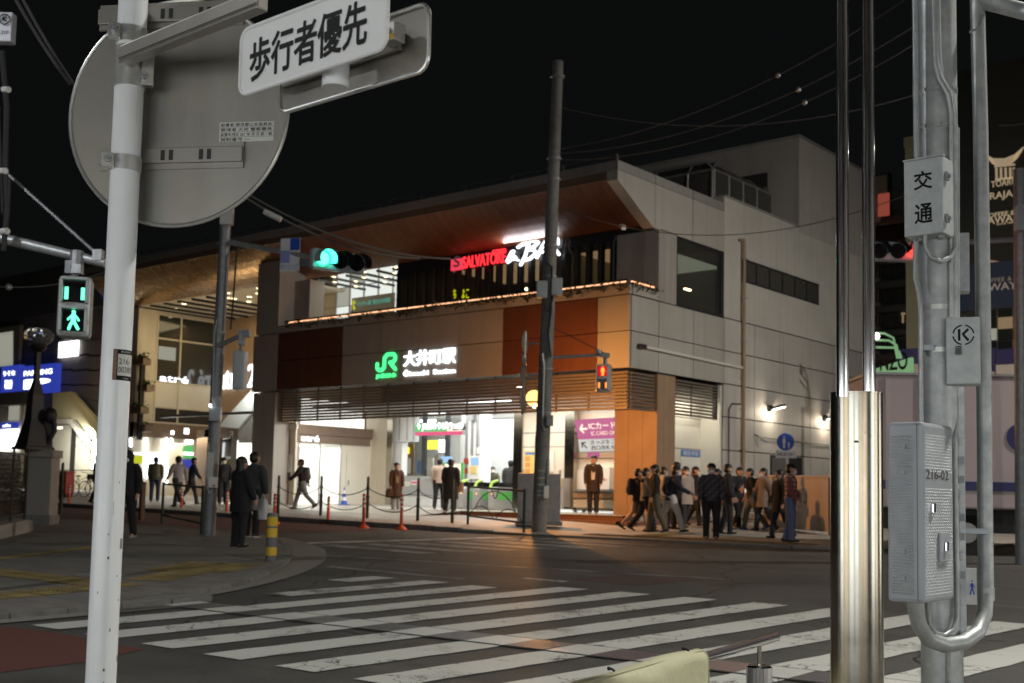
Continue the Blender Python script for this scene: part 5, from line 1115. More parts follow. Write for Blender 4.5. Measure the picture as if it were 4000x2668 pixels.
MB().rings([[LB0+V((sx*s, sy*s, z)) for sx, sy in ((-1,-1),(1,-1),(1,1),(-1,1))] for s, z in ((.36,0),(.35,.06),(.30,.08),(.16,zt(1540)*.55),(.13,zt(1540)),(.055,zt(1480)),(.05,zt(1370)))]).build('post', 'iron', OL)
MB().lathe([(.07,zt(1372)),(.16,zt(1362)),(.20,zt(1350)),(.19,zt(1344))], LB0, 16).build('collar', 'iron', OL, True)
MB().ball(LB0+V((0,0,zt(1308))), (.34,.34,.25), 20, 12, -.82,.75).build('globe', 'lamp_glass', OL, True); MB().ball(LB0+V((0,0,zt(1312))), .09, 10, 8).build('bulb', 'paper', OL, True)
MB().lathe([(.22,zt(1280)),(.16,zt(1268)),(.05,zt(1258)),(.02,zt(1245))], LB0, 14).build('finial', 'iron', OL, True)
for s in (1,): MB().tube([LB0+rt*.05+V((0,0,zt(1640))), LB0+rt*.45+V((0,0,zt(1610))), LB0+rt*.5+V((0,0,zt(1680))), LB0+rt*.35+V((0,0,zt(1730))), LB0+rt*.25+V((0,0,zt(1757)))], [.06,.09,.06,.05,.05], 8).build('scroll_figure', 'iron', OL, True)
MB().ball(LB0+rt*.38+V((0,0,zt(1622))), (.16,.16,.2), 10, 8).build('scroll_figure', 'iron', OL, True)
FN = thing('iron_fence', 'black mesh fence on a low stone kerb wall at the left edge', 'fence', on_g(40,2085,LW))
e1, e0 = on_g(128,2075,LW), on_g(-260,2170,LW)
dv = (e1-e0).normalized(); nn = V((dv.y,-dv.x,0))
MB().prism([e0, e1, e1-nn*.35, e0-nn*.35], (0,0,.26)).build('kerb_wall', 'granite', FN)
for t in (.0,.35,.62,.82,1.0):
    p = e0.lerp(e1, t)-nn*.18; MB().tube([p+V((0,0,.26)), p+V((0,0,1.75))], .028, 8).build('post', 'iron', FN)
for h in (.36,1.62): MB().tube([e0-nn*.18+V((0,0,h)), e1-nn*.18+V((0,0,h))], .018, 6).build('rail', 'iron', FN)
mm = MB(); L = (e1-e0).length; k = int(L/.09)
for i in range(k):
    p = e0+dv*(L*i/k)-nn*.18
    for s in (-1, 1):
        q = p+dv*(.63*s)
        if 0 < (q-e0).dot(dv) < L: mm.tube([p+V((0,0,.37)), q+V((0,0,1.61))], .005, 3, False)
tag(mm.build('mesh', 'iron', FN), kind='stuff')
for i in range(14): p = e0.lerp(e1, .3+.05*i)-nn*(.5+.2*(i % 3)); MB().ball(p+V((0,0,.9+.12*(i % 4))), (.22,.18,.16), 7, 5).build('shrub_clump', 'plant', FN) if i < 0 else None
# --- chain posts along the station kerb
def chain_post(px, py, top, label, green=True):
    b = on_g(px, py, fr(-25)); t = thing('chain_post', label, 'post', b, 0, 'dark posts along the kerb'); h = vert(px, top, b).z-b.z
    MB().lathe([(.045,0),(.045,h*.47),(.052,h*.48),(.052,h*.53),(.040,h*.54),(.038,h*.96),(.02,h)], b, 12).build('shaft', 'post_green', t, True)
    MB().lathe([(.056,h*.70),(.056,h*.74)], b, 12).build('collar', 'post_green', t); MB().lathe([(.056,h*.34),(.056,h*.38)], b, 12).build('collar', 'post_green', t)
    return b, h
names = ('dark chain post nearest the left station pillar','dark chain post in front of the shop entrance','dark chain post left of the brown coated woman','dark chain post right of the brown coated woman','dark chain post left of the arched black railing')
cp = [chain_post(px, py, tp, nm) for (px, py, tp), nm in zip(((1085,2016,1856),(1252,2014,1857),(1434,2024,1860),(1631,2034,1866),(1766,2043,1868)), names)]
cl = chain_post(236,2008,1806, 'dark chain post beside the granite pedestal')
def chain(p, q, label):
    t = thing('chain', label, 'chain', p[0], 0, 'chains between the kerb posts')
    for f in (.72,.36): cable([p[0]+V((0,0,p[1]*f)), q[0]+V((0,0,q[1]*f))], .013, .22, 14).build('chain_run', 'iron', t, True)
for (p, q), s in zip(zip(cp[:-1], cp[1:]), ('chains left of the shop entrance','chains in front of the shop door','chains behind the brown coated woman','chains in front of the ticket gates')): chain(p, q, 'sagging dark '+s)
# --- arched black guard rail
def guard(pa, pb, h, m, label, arch=True, nm='guard_rail', cat='railing', grp=None):
    t = thing(nm, label, cat, pa, 0, grp); d = (pb-pa); d.z = 0
    up = V((0,0,1)); L = (pb-pa).length
    for p in (pa, pb): MB().tube([p, p+up*h], .033, 8).build('post', m, t, True)
    MB().tube([pa+up*(h-.04), pb+up*(h-.04)], .026, 8).build('top_rail', m, t, True); MB().tube([pa+up*.22, pb+up*.22], .026, 8).build('bottom_rail', m, t, True)
    if arch:
        for a, b, z0, z1 in ((.14,.86,.45,h-.1),(.02,.48,.22,.50),(.52,.98,.22,.50)):
            pts = [pa.lerp(pb, a+(b-a)*i/12)+up*(z0+(z1-z0)*math.sin(math.pi*i/12)**.7) for i in range(13)]
            MB().tube(pts, .013, 6).build('arch', m, t, True)
        MB().tube([pa.lerp(pb, .44+.12*i/8)+up*(h-.06-.22*math.sin(math.pi*i/8)) for i in range(9)], .013, 6).build('arch', m, t, True)
    return t
g0, g1 = on_g(1827,2048,fr(-21.5)), on_g(2046,2080,fr(-19))
guard(g0, g1, 1.0, 'post_green', 'black arched guard rail left of the utility pole')
q0, q1 = on_g(632,2046,LW), on_g(786,2086,LW); guard(q0, q1, 1.02, 'post_green', 'dark green guard rail behind the signal pole', False)
bp = on_g(552,2032,LW); t = thing('kerb_post', 'brown square post at the kerb right of the hooded man', 'post', bp); MB().bx(bp.x-.06,bp.x+.06,bp.y-.06,bp.y+.06,bp.z,bp.z+.95).build('shaft', 'post_brown', t, bevel=.01); MB().bx(bp.x-.065,bp.x+.065,bp.y-.065,bp.y+.065,bp.z+.95,bp.z+.99).build('cap', 'iron', t)
# --- orange delineators
def delineator(px, py, top, label):
    b = on_g(px, py, .005); h = vert(px, top, b).z-b.z
    t = thing('delineator', label, 'traffic post', b, 0, 'orange flexible posts')
    MB().lathe([(.15,0),(.14,.03),(.06,.09),(.042,.11)], b, 14).build('base', 'delin', t, True); MB().lathe([(.042,.1),(.040,h-.02),(.02,h)], b, 12).build('tube', 'delin', t, True)
    for f in (.93,.80,.67): MB().lathe([(.0435,h*f-.05),(.0435,h*f+.0)], b, 12).build('reflector', 'reflect_white', t, True)
for a in ((1281,2046,1938,'orange flexible post leftmost in front of the shop entrance'),(1419,2063,1928,'orange flexible post in the middle before the shop entrance'),(1567,2069,1930,'orange flexible post before the brown coated woman'),(1071,2046,1928,'orange flexible post behind the yellow banded bollard'),(885,2012,1918,'orange flexible post left of the woman in black'),(708,1996,1908,'orange flexible post behind the green guard rail'),(268,1978,1888,'orange flexible post next to the red box')): delineator(*a)
# --- yellow and grey bollard
b = on_g(1058,2190,LW); h = vert(1062,2004,b).z-b.z
t = thing('bollard', 'grey bollard with yellow bands at the pavement corner', 'bollard', b)
MB().lathe([(.082,0),(.082,h-.02),(.07,h)], b, 18).build('shaft', 'bollard_grey', t, True)
for z0, z1 in ((.08,.21),(.36,.50),(h-.20,h-.06)): MB().lathe([(.0845,z0),(.0845,z1)], b, 18).build('band', 'yellow_paint', t, True)
# --- cabinet behind the utility pole, hoarding and wall lamps on the right
c0 = on_z(2103,2050,sz(-19.5,25)); cw = thing('utility_cabinet', 'grey utility cabinet standing behind the concrete pole', 'cabinet', c0)
MB().obx(c0+V((0,0,.70)), rt, Z1, tocam, .55,.62,.3).build('body', 'galv_dark', cw, bevel=.015); MB().obx(c0+V((0,0,.04)), rt, Z1, tocam, .60,.05,.34).build('plinth', 'concrete', cw); MB().obx(c0-rt*.1+V((0,0,1.55))-tocam*.1, rt, Z1, tocam, .03,.75,.02).build('side_strip', 'yellow_paint', cw); MB().obx(c0+rt*.02+V((0,0,.7))+tocam*.302, rt, Z1, tocam, .004,.55,.003).build('door_gap', 'seam', cw)
MB().obx(c0-rt*.28+V((0,0,1.28)), rt, Z1, tocam, .26,.03,.28).build('blue_lid', 'cone_blue', cw)
h0, h1 = on_g(2985,2058,.03), on_g(3242,2092,.03)
HO = thing('site_hoarding', 'smooth salmon lit hoarding panel at the right end of the crowd', 'hoarding', h0)
hd_ = (h1-h0); hd_.z = 0; hl = hd_.length; hd_.normalize(); hn = V((hd_.y,-hd_.x,0))
for i in range(2):
    p = h0+hd_*(hl*i/2+.01); q = h0+hd_*(hl*(i+1)/2-.01)
    MB().prism([p, q, q-hn*.06, p-hn*.06], (0,0,1.42)).build('panel', 'hoard', HO)
MB().tube([h0+V((0,0,1.46)), h1+V((0,0,1.46))], .03, 8).build('top_rail', 'hoard', HO); MB().bx(h1.x-.02,h1.x+.08,h1.y-.05,h1.y+.05,h1.z,h1.z+1.45).build('end_post', 'step_brown', HO)
s0, s1 = on_g(2790,2040,.03), on_g(2985,2060,.03)
SF = thing('slat_fence', 'pale slatted screen behind the waiting crowd', 'fence', s0)
for i in range(14): MB().prism([s0+V((0,0,.1+.10*i)), s1+V((0,0,.1+.10*i)), s1+V((0,0,.165+.10*i)), s0+V((0,0,.165+.10*i))], (.02,.05,0)).build('slat', 'metal_grey', SF)
for k in (0,.5,1): p = s0.lerp(s1, k); MB().tube([p, p+V((0,0,1.5))], .03, 8).build('post', 'metal_grey', SF)
p = s0.lerp(s1,.75)+tocam*.12; MB().obx(p+V((0,0,1.15)), rt, Z1, tocam, .22,.25,.02).build('notice', 'cream_box', SF); MB().ball(p+V((.1,0,1.25))+tocam*.1, .05, 8, 6).build('lamp', 'flood', SF)
def wall_lamp(px, py, label):
    c = on_x(px, py, XR); t = thing('wall_lamp', label, 'wall lamp', c, 0, 'floodlights on the station side wall')
    MB().bx(c.x,c.x+.12,c.y-.08,c.y+.08,c.z-.14,c.z+.08).build('bracket', 'dark_frame', t); MB().obx(c+V((.30,.12,.02)), V((.75,.55,.25)).normalized(), V((-.6,.8,0)).normalized(), V((-.2,-.15,.97)).normalized(), .24,.11,.05).build('shade', 'dark_frame', t, bevel=.03)
    MB().obx(c+V((.33,.10,-.035)), V((.75,.55,.25)).normalized(), V((-.6,.8,0)).normalized(), V((-.2,-.15,.97)).normalized(), .21,.10,.012).build('lens', 'flood', t)
    point_light('flood_light', c+V((.34,.02,-.16)), 34, (1.0,.83,.60), t, .06)
wall_lamp(3002,1592,'left floodlight glowing on the station side wall'); wall_lamp(3216,1630,'right floodlight glowing on the station side wall')
# --- round blue pedestrian sign
b = on_g(3082,2114,.04); t = thing('pedestrian_sign', 'round blue pedestrians only sign on a white pole in the crowd', 'road sign', b)
tp = vert(3074,1690,b); MB().tube([b, tp], .03, 10).build('pole', 'white_paint', t, True)
c = vert(3066,1727,b)+tocam*.06; MB().tube([c-tocam*.008, c+tocam*.008], .195, 28).build('disc', 'sign_blue', t, True)
figure((c-rt*.11-Z1*.15+tocam*.009, rt, Z1, tocam), .15,.30, 'sign_white', t, False); figure((c+rt*.03-Z1*.15+tocam*.009, rt, Z1, tocam), .08,.17, 'sign_white', t, False)
pc = vert(3068,1775,b)+tocam*.06; MB().obx(pc, rt, Z1, tocam, .235,.085,.006).build('plate', 'sign_white', t); text('plate_text', '自転車を除く', 'ink', t, (pc-rt*.2-Z1*.04+tocam*.007, rt, Z1, tocam), .4,.08,.002)
# --- red vehicle signal and far pole at the right
RB = at_d(3990,1980,21); RBg = G(RB.x, RB.y, 0)
RS = thing('far_signal_pole', 'dark pole at the right edge with the red vehicle signal', 'signal pole', RBg)
MB().tube([RBg, vert(3985,660,RBg)], .12, 12).build('pole', 'galv_dark', RS, True); MB().tube([vert(3985,935,RBg), vert(3560,955,RBg)], .05, 8).build('signal_arm', 'galv_dark', RS, True)
rc = vert(3498,985,RBg); hd = MB().obx(rc, rt, Z1, tocam, .50,.17,.1).build('signal_head', 'box_grey', RS, bevel=.05)
for i, px in enumerate((3428,3500,3574)):
    c = vert(px,985 - (8 if i == 2 else 0),RBg)+tocam*.11; MB().tube([c-tocam*.02, c+tocam*.012], .14, 20).build('lens', 'red_sig' if i == 2 else 'black_gloss', hd, True); vv = MB(); r0 = [c+rt*(.15*math.cos(a))+Z1*(.15*math.sin(a)) for a in [math.pi*(-.1+1.2*k/12) for k in range(13)]]
    for k in range(12): vv.poly([r0[k], r0[k+1], r0[k+1]+tocam*.2, r0[k]+tocam*.2])
    vv.build('visor', 'black', hd)
MB().obx(vert(3985,862,RBg)+tocam*.15, rt, Z1, tocam, .16,.22,.07).build('meter_box', 'box_grey', RS, bevel=.02)
point_light('signal_light', vert(3574,977,RBg)+tocam*.4, 8, (1.0,.05,.03), RS, .1)
# --- overhead wires
def wire(a, b, sag, label, r=.010, dev=()):
    t = thing('overhead_wire', label, 'wire', a, 0, 'overhead wires'); cable([a, b], r, sag, 24).build('wire_run', 'cable_grey', t, True)
    for k in dev:
        p = V(a).lerp(V(b), k); p.z -= sag*4*k*(1-k); MB().ball(p, .06, 8, 6).build('insulator', 'metal_grey', t, True)
mat('cable_grey', (.10,.10,.10), .6)
R1 = at_d(3620,-60,24); R2 = at_d(3700,20,24); R3 = at_d(3640,130,24)
wire(on_pole(585), R1, .6, 'topmost wire from the concrete pole to the upper right', .012, (.64,)); wire(on_pole(600), R2, .7, 'second wire from the concrete pole to the upper right', .012, (.66,)); wire(on_pole(625), R3, .7, 'third wire from the concrete pole to the upper right', .012, (.70,)); wire(on_pole(415), at_d(3700,330,26), .7, 'thin wire leaving high on the concrete pole to the right', .010)
wire(on_pole(800), at_d(3640,720,24), .9, 'low thin wire crossing the station side wall', .009)
a = at_d(30,-60,14); wire(a, at_d(275,330,14.5), .05, 'pair of cables crossing the upper left corner, left one', .022); wire(at_d(60,-60,14), at_d(290,330,14.5), .05, 'pair of cables crossing the upper left corner, right one', .02)
a = at_d(930,735,24); wire(a, at_d(1760,1010,27), .35, 'upper cable running down past the green signal', .022); wire(at_d(940,760,24), at_d(1640,1010,27), .3, 'lower cable running down past the green signal', .022)
t = thing('cable_sleeve', 'pale sleeve on the cable above the check plate', 'cable sleeve', at_d(1065,840,24)); MB().tube([at_d(1032,826,24), at_d(1098,858,24)], .06, 10).build('tube', 'paper', t, True)
wire(at_d(0,1120,20), at_d(420,1060,21), .1, 'thin wire behind the left pedestrian signal', .008, (.08,)); wire(at_d(3900,490,40), at_d(4100,450,40), .1, 'cable in front of the coffee lettering', .03)
# --- red box and bicycles by the left shops
b = on_y(252,1962,25.0); b.z = sz(b.x, b.y); t = thing('red_box', 'red steel box standing behind the chain post', 'box', b); MB().bx(b.x-.35,b.x+.35,b.y-.2,b.y+.2,b.z+.12,b.z+1.0).build('body', 'red_box', t, bevel=.03); MB().bx(b.x-.3,b.x+.3,b.y-.15,b.y+.15,b.z,b.z+.12).build('foot', 'black', t); MB().bx(b.x-.37,b.x+.37,b.y-.22,b.y+.22,b.z+1.0,b.z+1.06).build('lid', 'red_box', t)
def bicycle(px, py, label):
    b = on_y(px, py, 26.0); b.z = sz(b.x, b.y); t = thing('bicycle', label, 'bicycle', b, math.radians(12), 'bicycles by the left shops'); r = .33
    for x in (-.52,.52):
        w = MB().tube([(x+r*math.cos(a*math.pi/10), 0, r+r*math.sin(a*math.pi/10)) for a in range(21)], .018, 6, False).build('wheel', 'tyre', t, True, local=True)
        MB().tube([(x,-.04,r),(x,.04,r)], .03, 8).build('hub', 'metal_grey', w, local=True)
        for k in range(6): a = k*math.pi/6; MB().tube([(x-r*math.cos(a),0,r-r*math.sin(a)),(x+r*math.cos(a),0,r+r*math.sin(a))], .003, 3).build('spoke', 'metal_grey', w, local=True)
    fm = MB()
    for p, q in (((-.52,0,r),(-.12,0,.32)),((-.12,0,.32),(-.25,0,.8)),((-.25,0,.8),(-.52,0,r)),((-.12,0,.32),(.36,0,.75)),((-.2,0,.66),(.34,0,.85)),((.34,0,.95),(.52,0,r))): fm.tube([p, q], .016, 6)
    fm.build('frame', 'metal_grey', t, local=True); MB().ball((-.26,0,.86), (.13,.07,.04), 10, 6).build('saddle', 'black', t, True, local=True); MB().tube([(.2,-.25,1.02),(.33,-.1,1.0),(.33,.1,1.0),(.2,.25,1.02)], .014, 6).build('handlebar', 'metal_grey', t, True, local=True); MB().bx(.42,.68,-.16,.16,.72,.95).build('basket', 'iron', t, local=True)
bicycle(318,1968,'bicycle parked left in front of the cream shop wall'); bicycle(362,1972,'bicycle half hidden by the white pole')
# ------------------------------------------------------------------ foreground: white sign post
D1 = 3.1
WP = at_d(457,1334,D1); WB = G(WP.x, WP.y, .10); Z1 = V((0,0,1))
SP = thing('sign_post', 'white round post with the back of a round sign and a pedestrian priority plate', 'sign post', WB)
def wz(y, dd=0): return at_d(457,y,D1-dd).z
def wpt(y): p = V((WP.x, WP.y, at_d(457,y,D1).z)); return p
MB().tube([WB, V((WP.x, WP.y, 3.4))], .0385, 32).build('pole', 'white_paint', SP, True)
wt = V((math.cos(YAW-math.pi/2+.36), math.sin(YAW-math.pi/2+.36), 0)); wt = (-V((WP.x, WP.y, 0))).normalized(); wr = V((-wt.y, wt.x, 0))*1.0   # towards camera, and to the right of it
if wr.dot(_r0) < 0: wr = -wr
for i, (y0, y1) in enumerate(((75,140),(155,318),(598,658))):
    b = MB().tube([wpt(y1), wpt(y0)], .0418, 32).build('clamp_band', 'alu_bright', SP, True)
    cz = (wpt(y0).z+wpt(y1).z)/2; hh = (wpt(y0).z-wpt(y1).z)/2
    side = -1 if i != 1 else 1
    MB().obx(V((WP.x,WP.y,cz))+wr*(side*.045)+wt*.030, wr, Z1, wt, .016,hh*.95,.012).build('clamp_ear', 'alu_bright', b, bevel=.002)
    for z in ((cz,) if i != 1 else (cz+.026,cz-.030)):
        c = V((WP.x,WP.y,z))+wr*(side*.040)+wt*.045
        MB().tube([c-wr*.004, c+wt*.012-wr*.004], .0095, 6).build('bolt', 'bolt', b, True); MB().tube([c+wt*.012-wr*.004, c+wt*.022-wr*.004], .005, 8).build('bolt_tip', 'bolt', b, True)
# round sign seen from behind
U1 = V((math.cos(math.radians(31)), math.sin(math.radians(31)), 0)); N1 = U1.cross(Z1)
o1 = V((WP.x, WP.y, 0))-N1*.062
def on_p(x, y, o, N): d = ray(x, y); return CAM+d*((o-CAM).dot(N)/d.dot(N))
C1 = on_p(694,440,o1,N1)
dk = MB().tube([C1-N1*.0015, C1+N1*.0005], .313, 72).build('sign_disc', 'alu', SP)
MB().tube([C1+U1*(.314*math.cos(a*math.pi/36))+Z1*(.314*math.sin(a*math.pi/36)) for a in range(73)], .006, 8, False).build('rim', 'alu_bright', dk, True)
for yy in (612,62):
    a, b = on_p(395,yy+28,o1,N1), on_p(956,yy-28+2,o1,N1); zc_ = (a.z+b.z)/2; a.z = b.z = zc_
    ch = MB().obx((a+b)/2+N1*.004, U1, Z1, N1, (b-a).length/2,.036,.004).build('back_channel', 'alu', dk)
    MB().obx((a+b)/2+N1*.013, U1, Z1, N1, (b-a).length/2,.021,.0055).build('channel_crown', 'alu', ch, bevel=.002)
    for t in (.455,.512,.72,.775): MB().obx(a.lerp(b, t)+N1*.0192, U1, Z1, N1, .006,.014,.0004).build('slot', 'black', ch)
s0 = on_p(856,556,o1,N1); s1 = on_p(1070,515,o1,N1)
sw = (s1-s0).dot(U1); sh = .054
st = MB().obx(s0+U1*(sw/2)+Z1*(sh/2)+N1*.0012, U1, Z1, N1, sw/2,sh/2,.0006).build('data_label', 'sticker', dk)
for i, s in enumerate(('設置者 東京都公安委員会','管理者 大井 警察署長','設置年月日 201 年 月 日 新・補','規制番号 ―')):
    z = s0+Z1*(sh-.0135*(i+1)+.0015)+U1*.004+N1*.0019
    text('label_text', s, 'ink', st, (z, U1, Z1, N1), sw*(.94 if i < 3 else .55),.0095,.0003, .01)
    if i < 3: MB().obx(s0+U1*(sw/2)+Z1*(sh-.0137*(i+1))+N1*.002, U1, Z1, N1, sw/2,.0004,.0002).build('label_rule', 'ink_grey', st)
MB().obx(s0+U1*(sw*.29)+Z1*(sh/2)+N1*.002, U1, Z1, N1, .0004,sh/2,.0002).build('label_rule', 'ink_grey', st)
# bracket arm and the two oblong plates
YA = WP.y-.045
a0 = on_y(548,190,YA); zA = a0.z
arm = MB().bx(WP.x+.035,WP.x+.62,YA-.012,YA+.020,zA-.024,zA+.024).build('bracket_arm', 'alu', SP, bevel=.004)
MB().bx(WP.x+.035,WP.x+.62,YA-.016,YA-.0125,zA-.012,zA+.012).build('arm_groove', 'alu', arm)
YP = YA-.030
bl, br, tl = on_y(936,361,YP), on_y(1490,210,YP), on_y(940,123,YP)
x0, x1 = bl.x, on_y(1512,100,YP).x; z0, z1 = (bl.z+br.z)/2, tl.z
def rplate(x0, x1, z0, z1, Y, r, th):
    pts = []
    for cx, cz, a0 in ((x1-r,z1-r,0),(x0+r,z1-r,90),(x0+r,z0+r,180),(x1-r,z0+r,270)):
        for k in range(7): a = math.radians(a0+15*k); pts.append(V((cx+r*math.cos(a), Y, cz+r*math.sin(a))))
    return pts
pts = rplate(x0, x1, z0, z1, YP, .028, 0)
P1 = MB().prism(pts, (0,.003,0)).build('priority_plate', 'sign_white', SP)
MB().tube(pts+[pts[0]], .0045, 8, False).build('plate_rim', 'sign_white', P1, True)
W_ = x1-x0; H_ = z1-z0
text('plate_text', '歩行者優先', 'ink', P1, FY((x0+W_*.075, YP-.0008, z0+H_*.16)), W_*.80,H_*.62,.0006,.020)
Y2 = YA+.095
cbr, cbl = on_y(1668,270,Y2), on_y(1100,423,Y2)
xx0, xx1 = on_y(1095,340,Y2).x, on_y(1675,130,Y2).x; zz0 = (on_y(1110,425,Y2).z+on_y(1640,298,Y2).z)/2; zz1 = on_y(1665,12,Y2).z
pts = rplate(xx0, xx1, zz0, zz1, Y2, .03, 0)
P2 = MB().prism(pts, (0,.003,0)).build('plate_back', 'alu', SP); MB().tube(pts+[pts[0]], .005, 8, False).build('plate_rim', 'alu_bright', P2, True)
zm = on_y(1540,175,Y2).z
MB().bx(xx0+.02,xx1-.075,Y2-.014,Y2-.001,zm-.022,zm+.022).build('back_channel', 'alu', P2, bevel=.003)
ce = MB().bx(xx1-.10,xx1-.055,Y2-.05,Y2-.015,zm-.014,zm+.026).build('clamp_ear', 'alu_bright', P2, bevel=.002); MB().tube([(xx1-.08,Y2-.051,zm+.01),(xx1-.08,Y2-.062,zm+.01)], .010, 6).build('bolt', 'rust', ce); MB().bx(xx1-.10,xx1-.055,Y2-.051,Y2-.0502,zm-.012,zm-.002).build('stain', 'yellow_paint', ce)
tc_ = on_y(1310,330,(YP+Y2)/2); MB().tube([V((tc_.x,(YP+Y2)/2,tc_.z-.008)), V((tc_.x,(YP+Y2)/2,zm+.08))], .030, 24).build('plate_stub', 'white_paint', SP, True)
# stickers and chipped paint on the post
def decal(nm, m, y0, y1, a0, a1, r=.0389, n=10, par=None):
    mb = MB(); zA_, zB_ = wpt(y1).z, wpt(y0).z
    for k in range(n):
        t0, t1 = a0+(a1-a0)*k/n, a0+(a1-a0)*(k+1)/n
        q = [V((WP.x,WP.y,z))+wt*(r*math.cos(t))+wr*(r*math.sin(t)) for t, z in ((t0,zA_),(t1,zA_),(t1,zB_),(t0,zB_))]
        mb.poly(q)
    return mb.build(nm, m, par or SP, True)
lb = decal('number_label', 'ink', 1370,1490, -.2,1.5); decal('label_field', 'sticker', 1388,1472, .12,1.5, .0391, 10, lb); decal('label_strip', 'step_brown', 1372,1488, -.19,.06, .0391, 4, lb)
def dtext(s, y, a0, a1, hpx, m='ink'):
    a_, b_ = wr, Z1; t = .5*(a0+a1); nn_ = wt*math.cos(t)+wr*math.sin(t); uu = (wr*math.cos(t)-wt*math.sin(t))
    o = text('label_text', s, m, lb, (V((WP.x,WP.y,wpt(y).z)), V((1,0,0)), V((0,0,1)), V((0,-1,0))), 1.0, hpx/FPX*D1, .0002)
    Mi = WM[lb.name].inverted(); Mw = WM[lb.name]
    for v in o.data.vertices:
        p = Mw @ v.co; f_ = (p.x-WP.x); ang = a0+(a1-a0)*f_; rr = .0394
        q = V((WP.x,WP.y,p.z))+wt*(rr*math.cos(ang))+wr*(rr*math.sin(ang)); v.co = Mi @ q
dtext('216-', 1427, .18,1.05, 22); dtext('003857', 1460, .16,1.42, 22); dtext('都道管理', 1383, .3,1.1, 8, 'sign_white'); dtext('mpd', 1486, .5,.95, 8, 'sign_white')
for y0, y1, a0, a1, m in ((2100,2140,.95,1.25,'galv_dark'),(2168,2178,.05,.16,'chip'),(2080,2086,.0,.06,'chip'),(2590,2600,.1,.22,'chip'),(2640,2650,.15,.22,'chip'),(2545,2570,1.2,1.35,'chip'),(2240,2246,.75,.82,'chip'),(2330,2340,1.0,1.06,'chip'),(1960,2010,.28,.295,'chip'),(1880,1890,.6,.64,'chip'),(318,470,.62,.66,'sticker'),(1140,1270,1.05,1.5,'sign_white'),(318,560,.9,.93,'sticker'),(2300,2308,-.5,-.44,'chip'),(2440,2452,.4,.47,'rust')):
    decal('paint_mark', m, y0, y1, a0, a1, .0388, 4)
# ------------------------------------------------------------------ galvanised signal pole on the right
GP = at_d(3665,900,5.0); GPb = G(GP.x, GP.y, .10)
SG = thing('traffic_signal_pole', 'galvanised pole with control boxes and conduits on the near right corner', 'signal pole', GPb)
gt = (-V((GP.x, GP.y, 0))).normalized(); gr = V((-gt.y, gt.x, 0)); gr = gr if gr.dot(_r0) > 0 else -gr
MB().tube([GPb, V((GP.x,GP.y,5.2))], [.084,.080], 40).build('pole', 'galv', SG, True)
def gp(y): return V((GP.x, GP.y, at_d(3665,y,5.0).z))
def gpt(x, y, out):
    q = at_d(3665, y, 5.0); d0 = (V((GP.x, GP.y, q.z))-CAM).dot(_F); return at_d(x, y, d0-out)
for y in (352,500,1212,1378,1900,2250):
    b = MB().tube([gp(y+9), gp(y-9)], .0835, 36).build('strap', 'alu_bright', SG, True)
    if y < 600:
        for k in range(9): t = -1.2+.3*k; MB().obx(gp(y-4)+gt*(.0845*math.cos(t))+gr*(.0845*math.sin(t)), gr*math.cos(t)-gt*math.sin(t), Z1, gt*math.cos(t)+gr*math.sin(t), .007,.006,.002).build('strap_slot', 'galv', b)
MB().obx(gp(1372)+gt*.085-gr*.05, gr, Z1, gt, .03,.012,.012).build('strap_clamp', 'bolt', SG); MB().obx(gp(352)-gr*.085+gt*.03, gr, Z1, gt, .014,.022,.014).build('strap_clamp', 'bolt', SG)
def cond(pts, r, nm='conduit', m='galv'): return MB().tube([gpt(*p) for p in pts], r, 14).build(nm, m, SG, True)
cond([(3574,-40,.06),(3580,600,.06),(3585,640,.06)], .0125); cond([(3577,930,.06),(3577,1090,.06),(3590,1140,.08),(3597,1230,.08),(3597,2000,.06)], .0115)
cond([(3648,-40,.10),(3655,250,.10),(3668,310,.105),(3702,370,.10),(3716,440,.09),(3716,1240,.09)], .0105); cond([(3662,-40,.10),(3668,240,.105),(3682,300,.105),(3716,360,.095),(3730,440,.085),(3731,1240,.085)], .0105)
cond([(3741,500,.06),(3742,1240,.06)], .008); cond([(3612,905,.13),(3614,965,.13),(3635,1005,.13),(3675,1020,.13),(3715,1005,.12),(3730,965,.10),(3731,920,.10)], .0105)
cond([(3612,640,.05),(3640,930,.06)], .006, 'cable', 'cable')
cond([(3735,1500,.05),(3735,1640,.06),(3728,1720,.08),(3738,2200,.09),(3738,2410,.10),(3725,2460,.12),(3690,2482,.14),(3655,2475,.16),(3628,2440,.18),(3622,2350,.2)], .0105)
cond([(3604,2350,.2),(3606,2430,.2),(3625,2470,.18),(3668,2490,.14),(3705,2510,.10),(3707,2800,.09)], .0085)
bp_ = MB().tube([gpt(*p) for p in ((3816,-60,-.12),(3830,500,-.1),(3840,1200,-.08),(3848,2000,-.06),(3852,2310,-.05),(3846,2400,-.02),(3818,2470,.04),(3760,2510,.10),(3690,2520,.16),(3630,2500,.2),(3590,2440,.23),(3575,2370,.25),(3573,2340,.26))], .0315, 24).build('thick_conduit', 'galv', SG, True)
MB().tube([gpt(3852,2345,-.05), gpt(3852,2295,-.05)], .0345, 20).build('coupling', 'galv', SG, True)
for y in (2075,): MB().obx(gpt(3790,y,0.03), gr, Z1, gt, .07,.012,.012).build('conduit_bracket', 'bolt', SG, bevel=.003)
# metal channel with holes behind the box
MB().obx(gp(1980)+gr*.084+gt*.03, gr, Z1, gt, .012,.58,.010).build('perforated_channel', 'galv', SG)
for k in range(8): MB().obx(gp(1730+72*k)+gr*.084+gt*.041, gr, Z1, gt, .009,.016,.0006).build('channel_plate', 'sign_white' if k % 3 == 0 else 'galv_dark', SG)
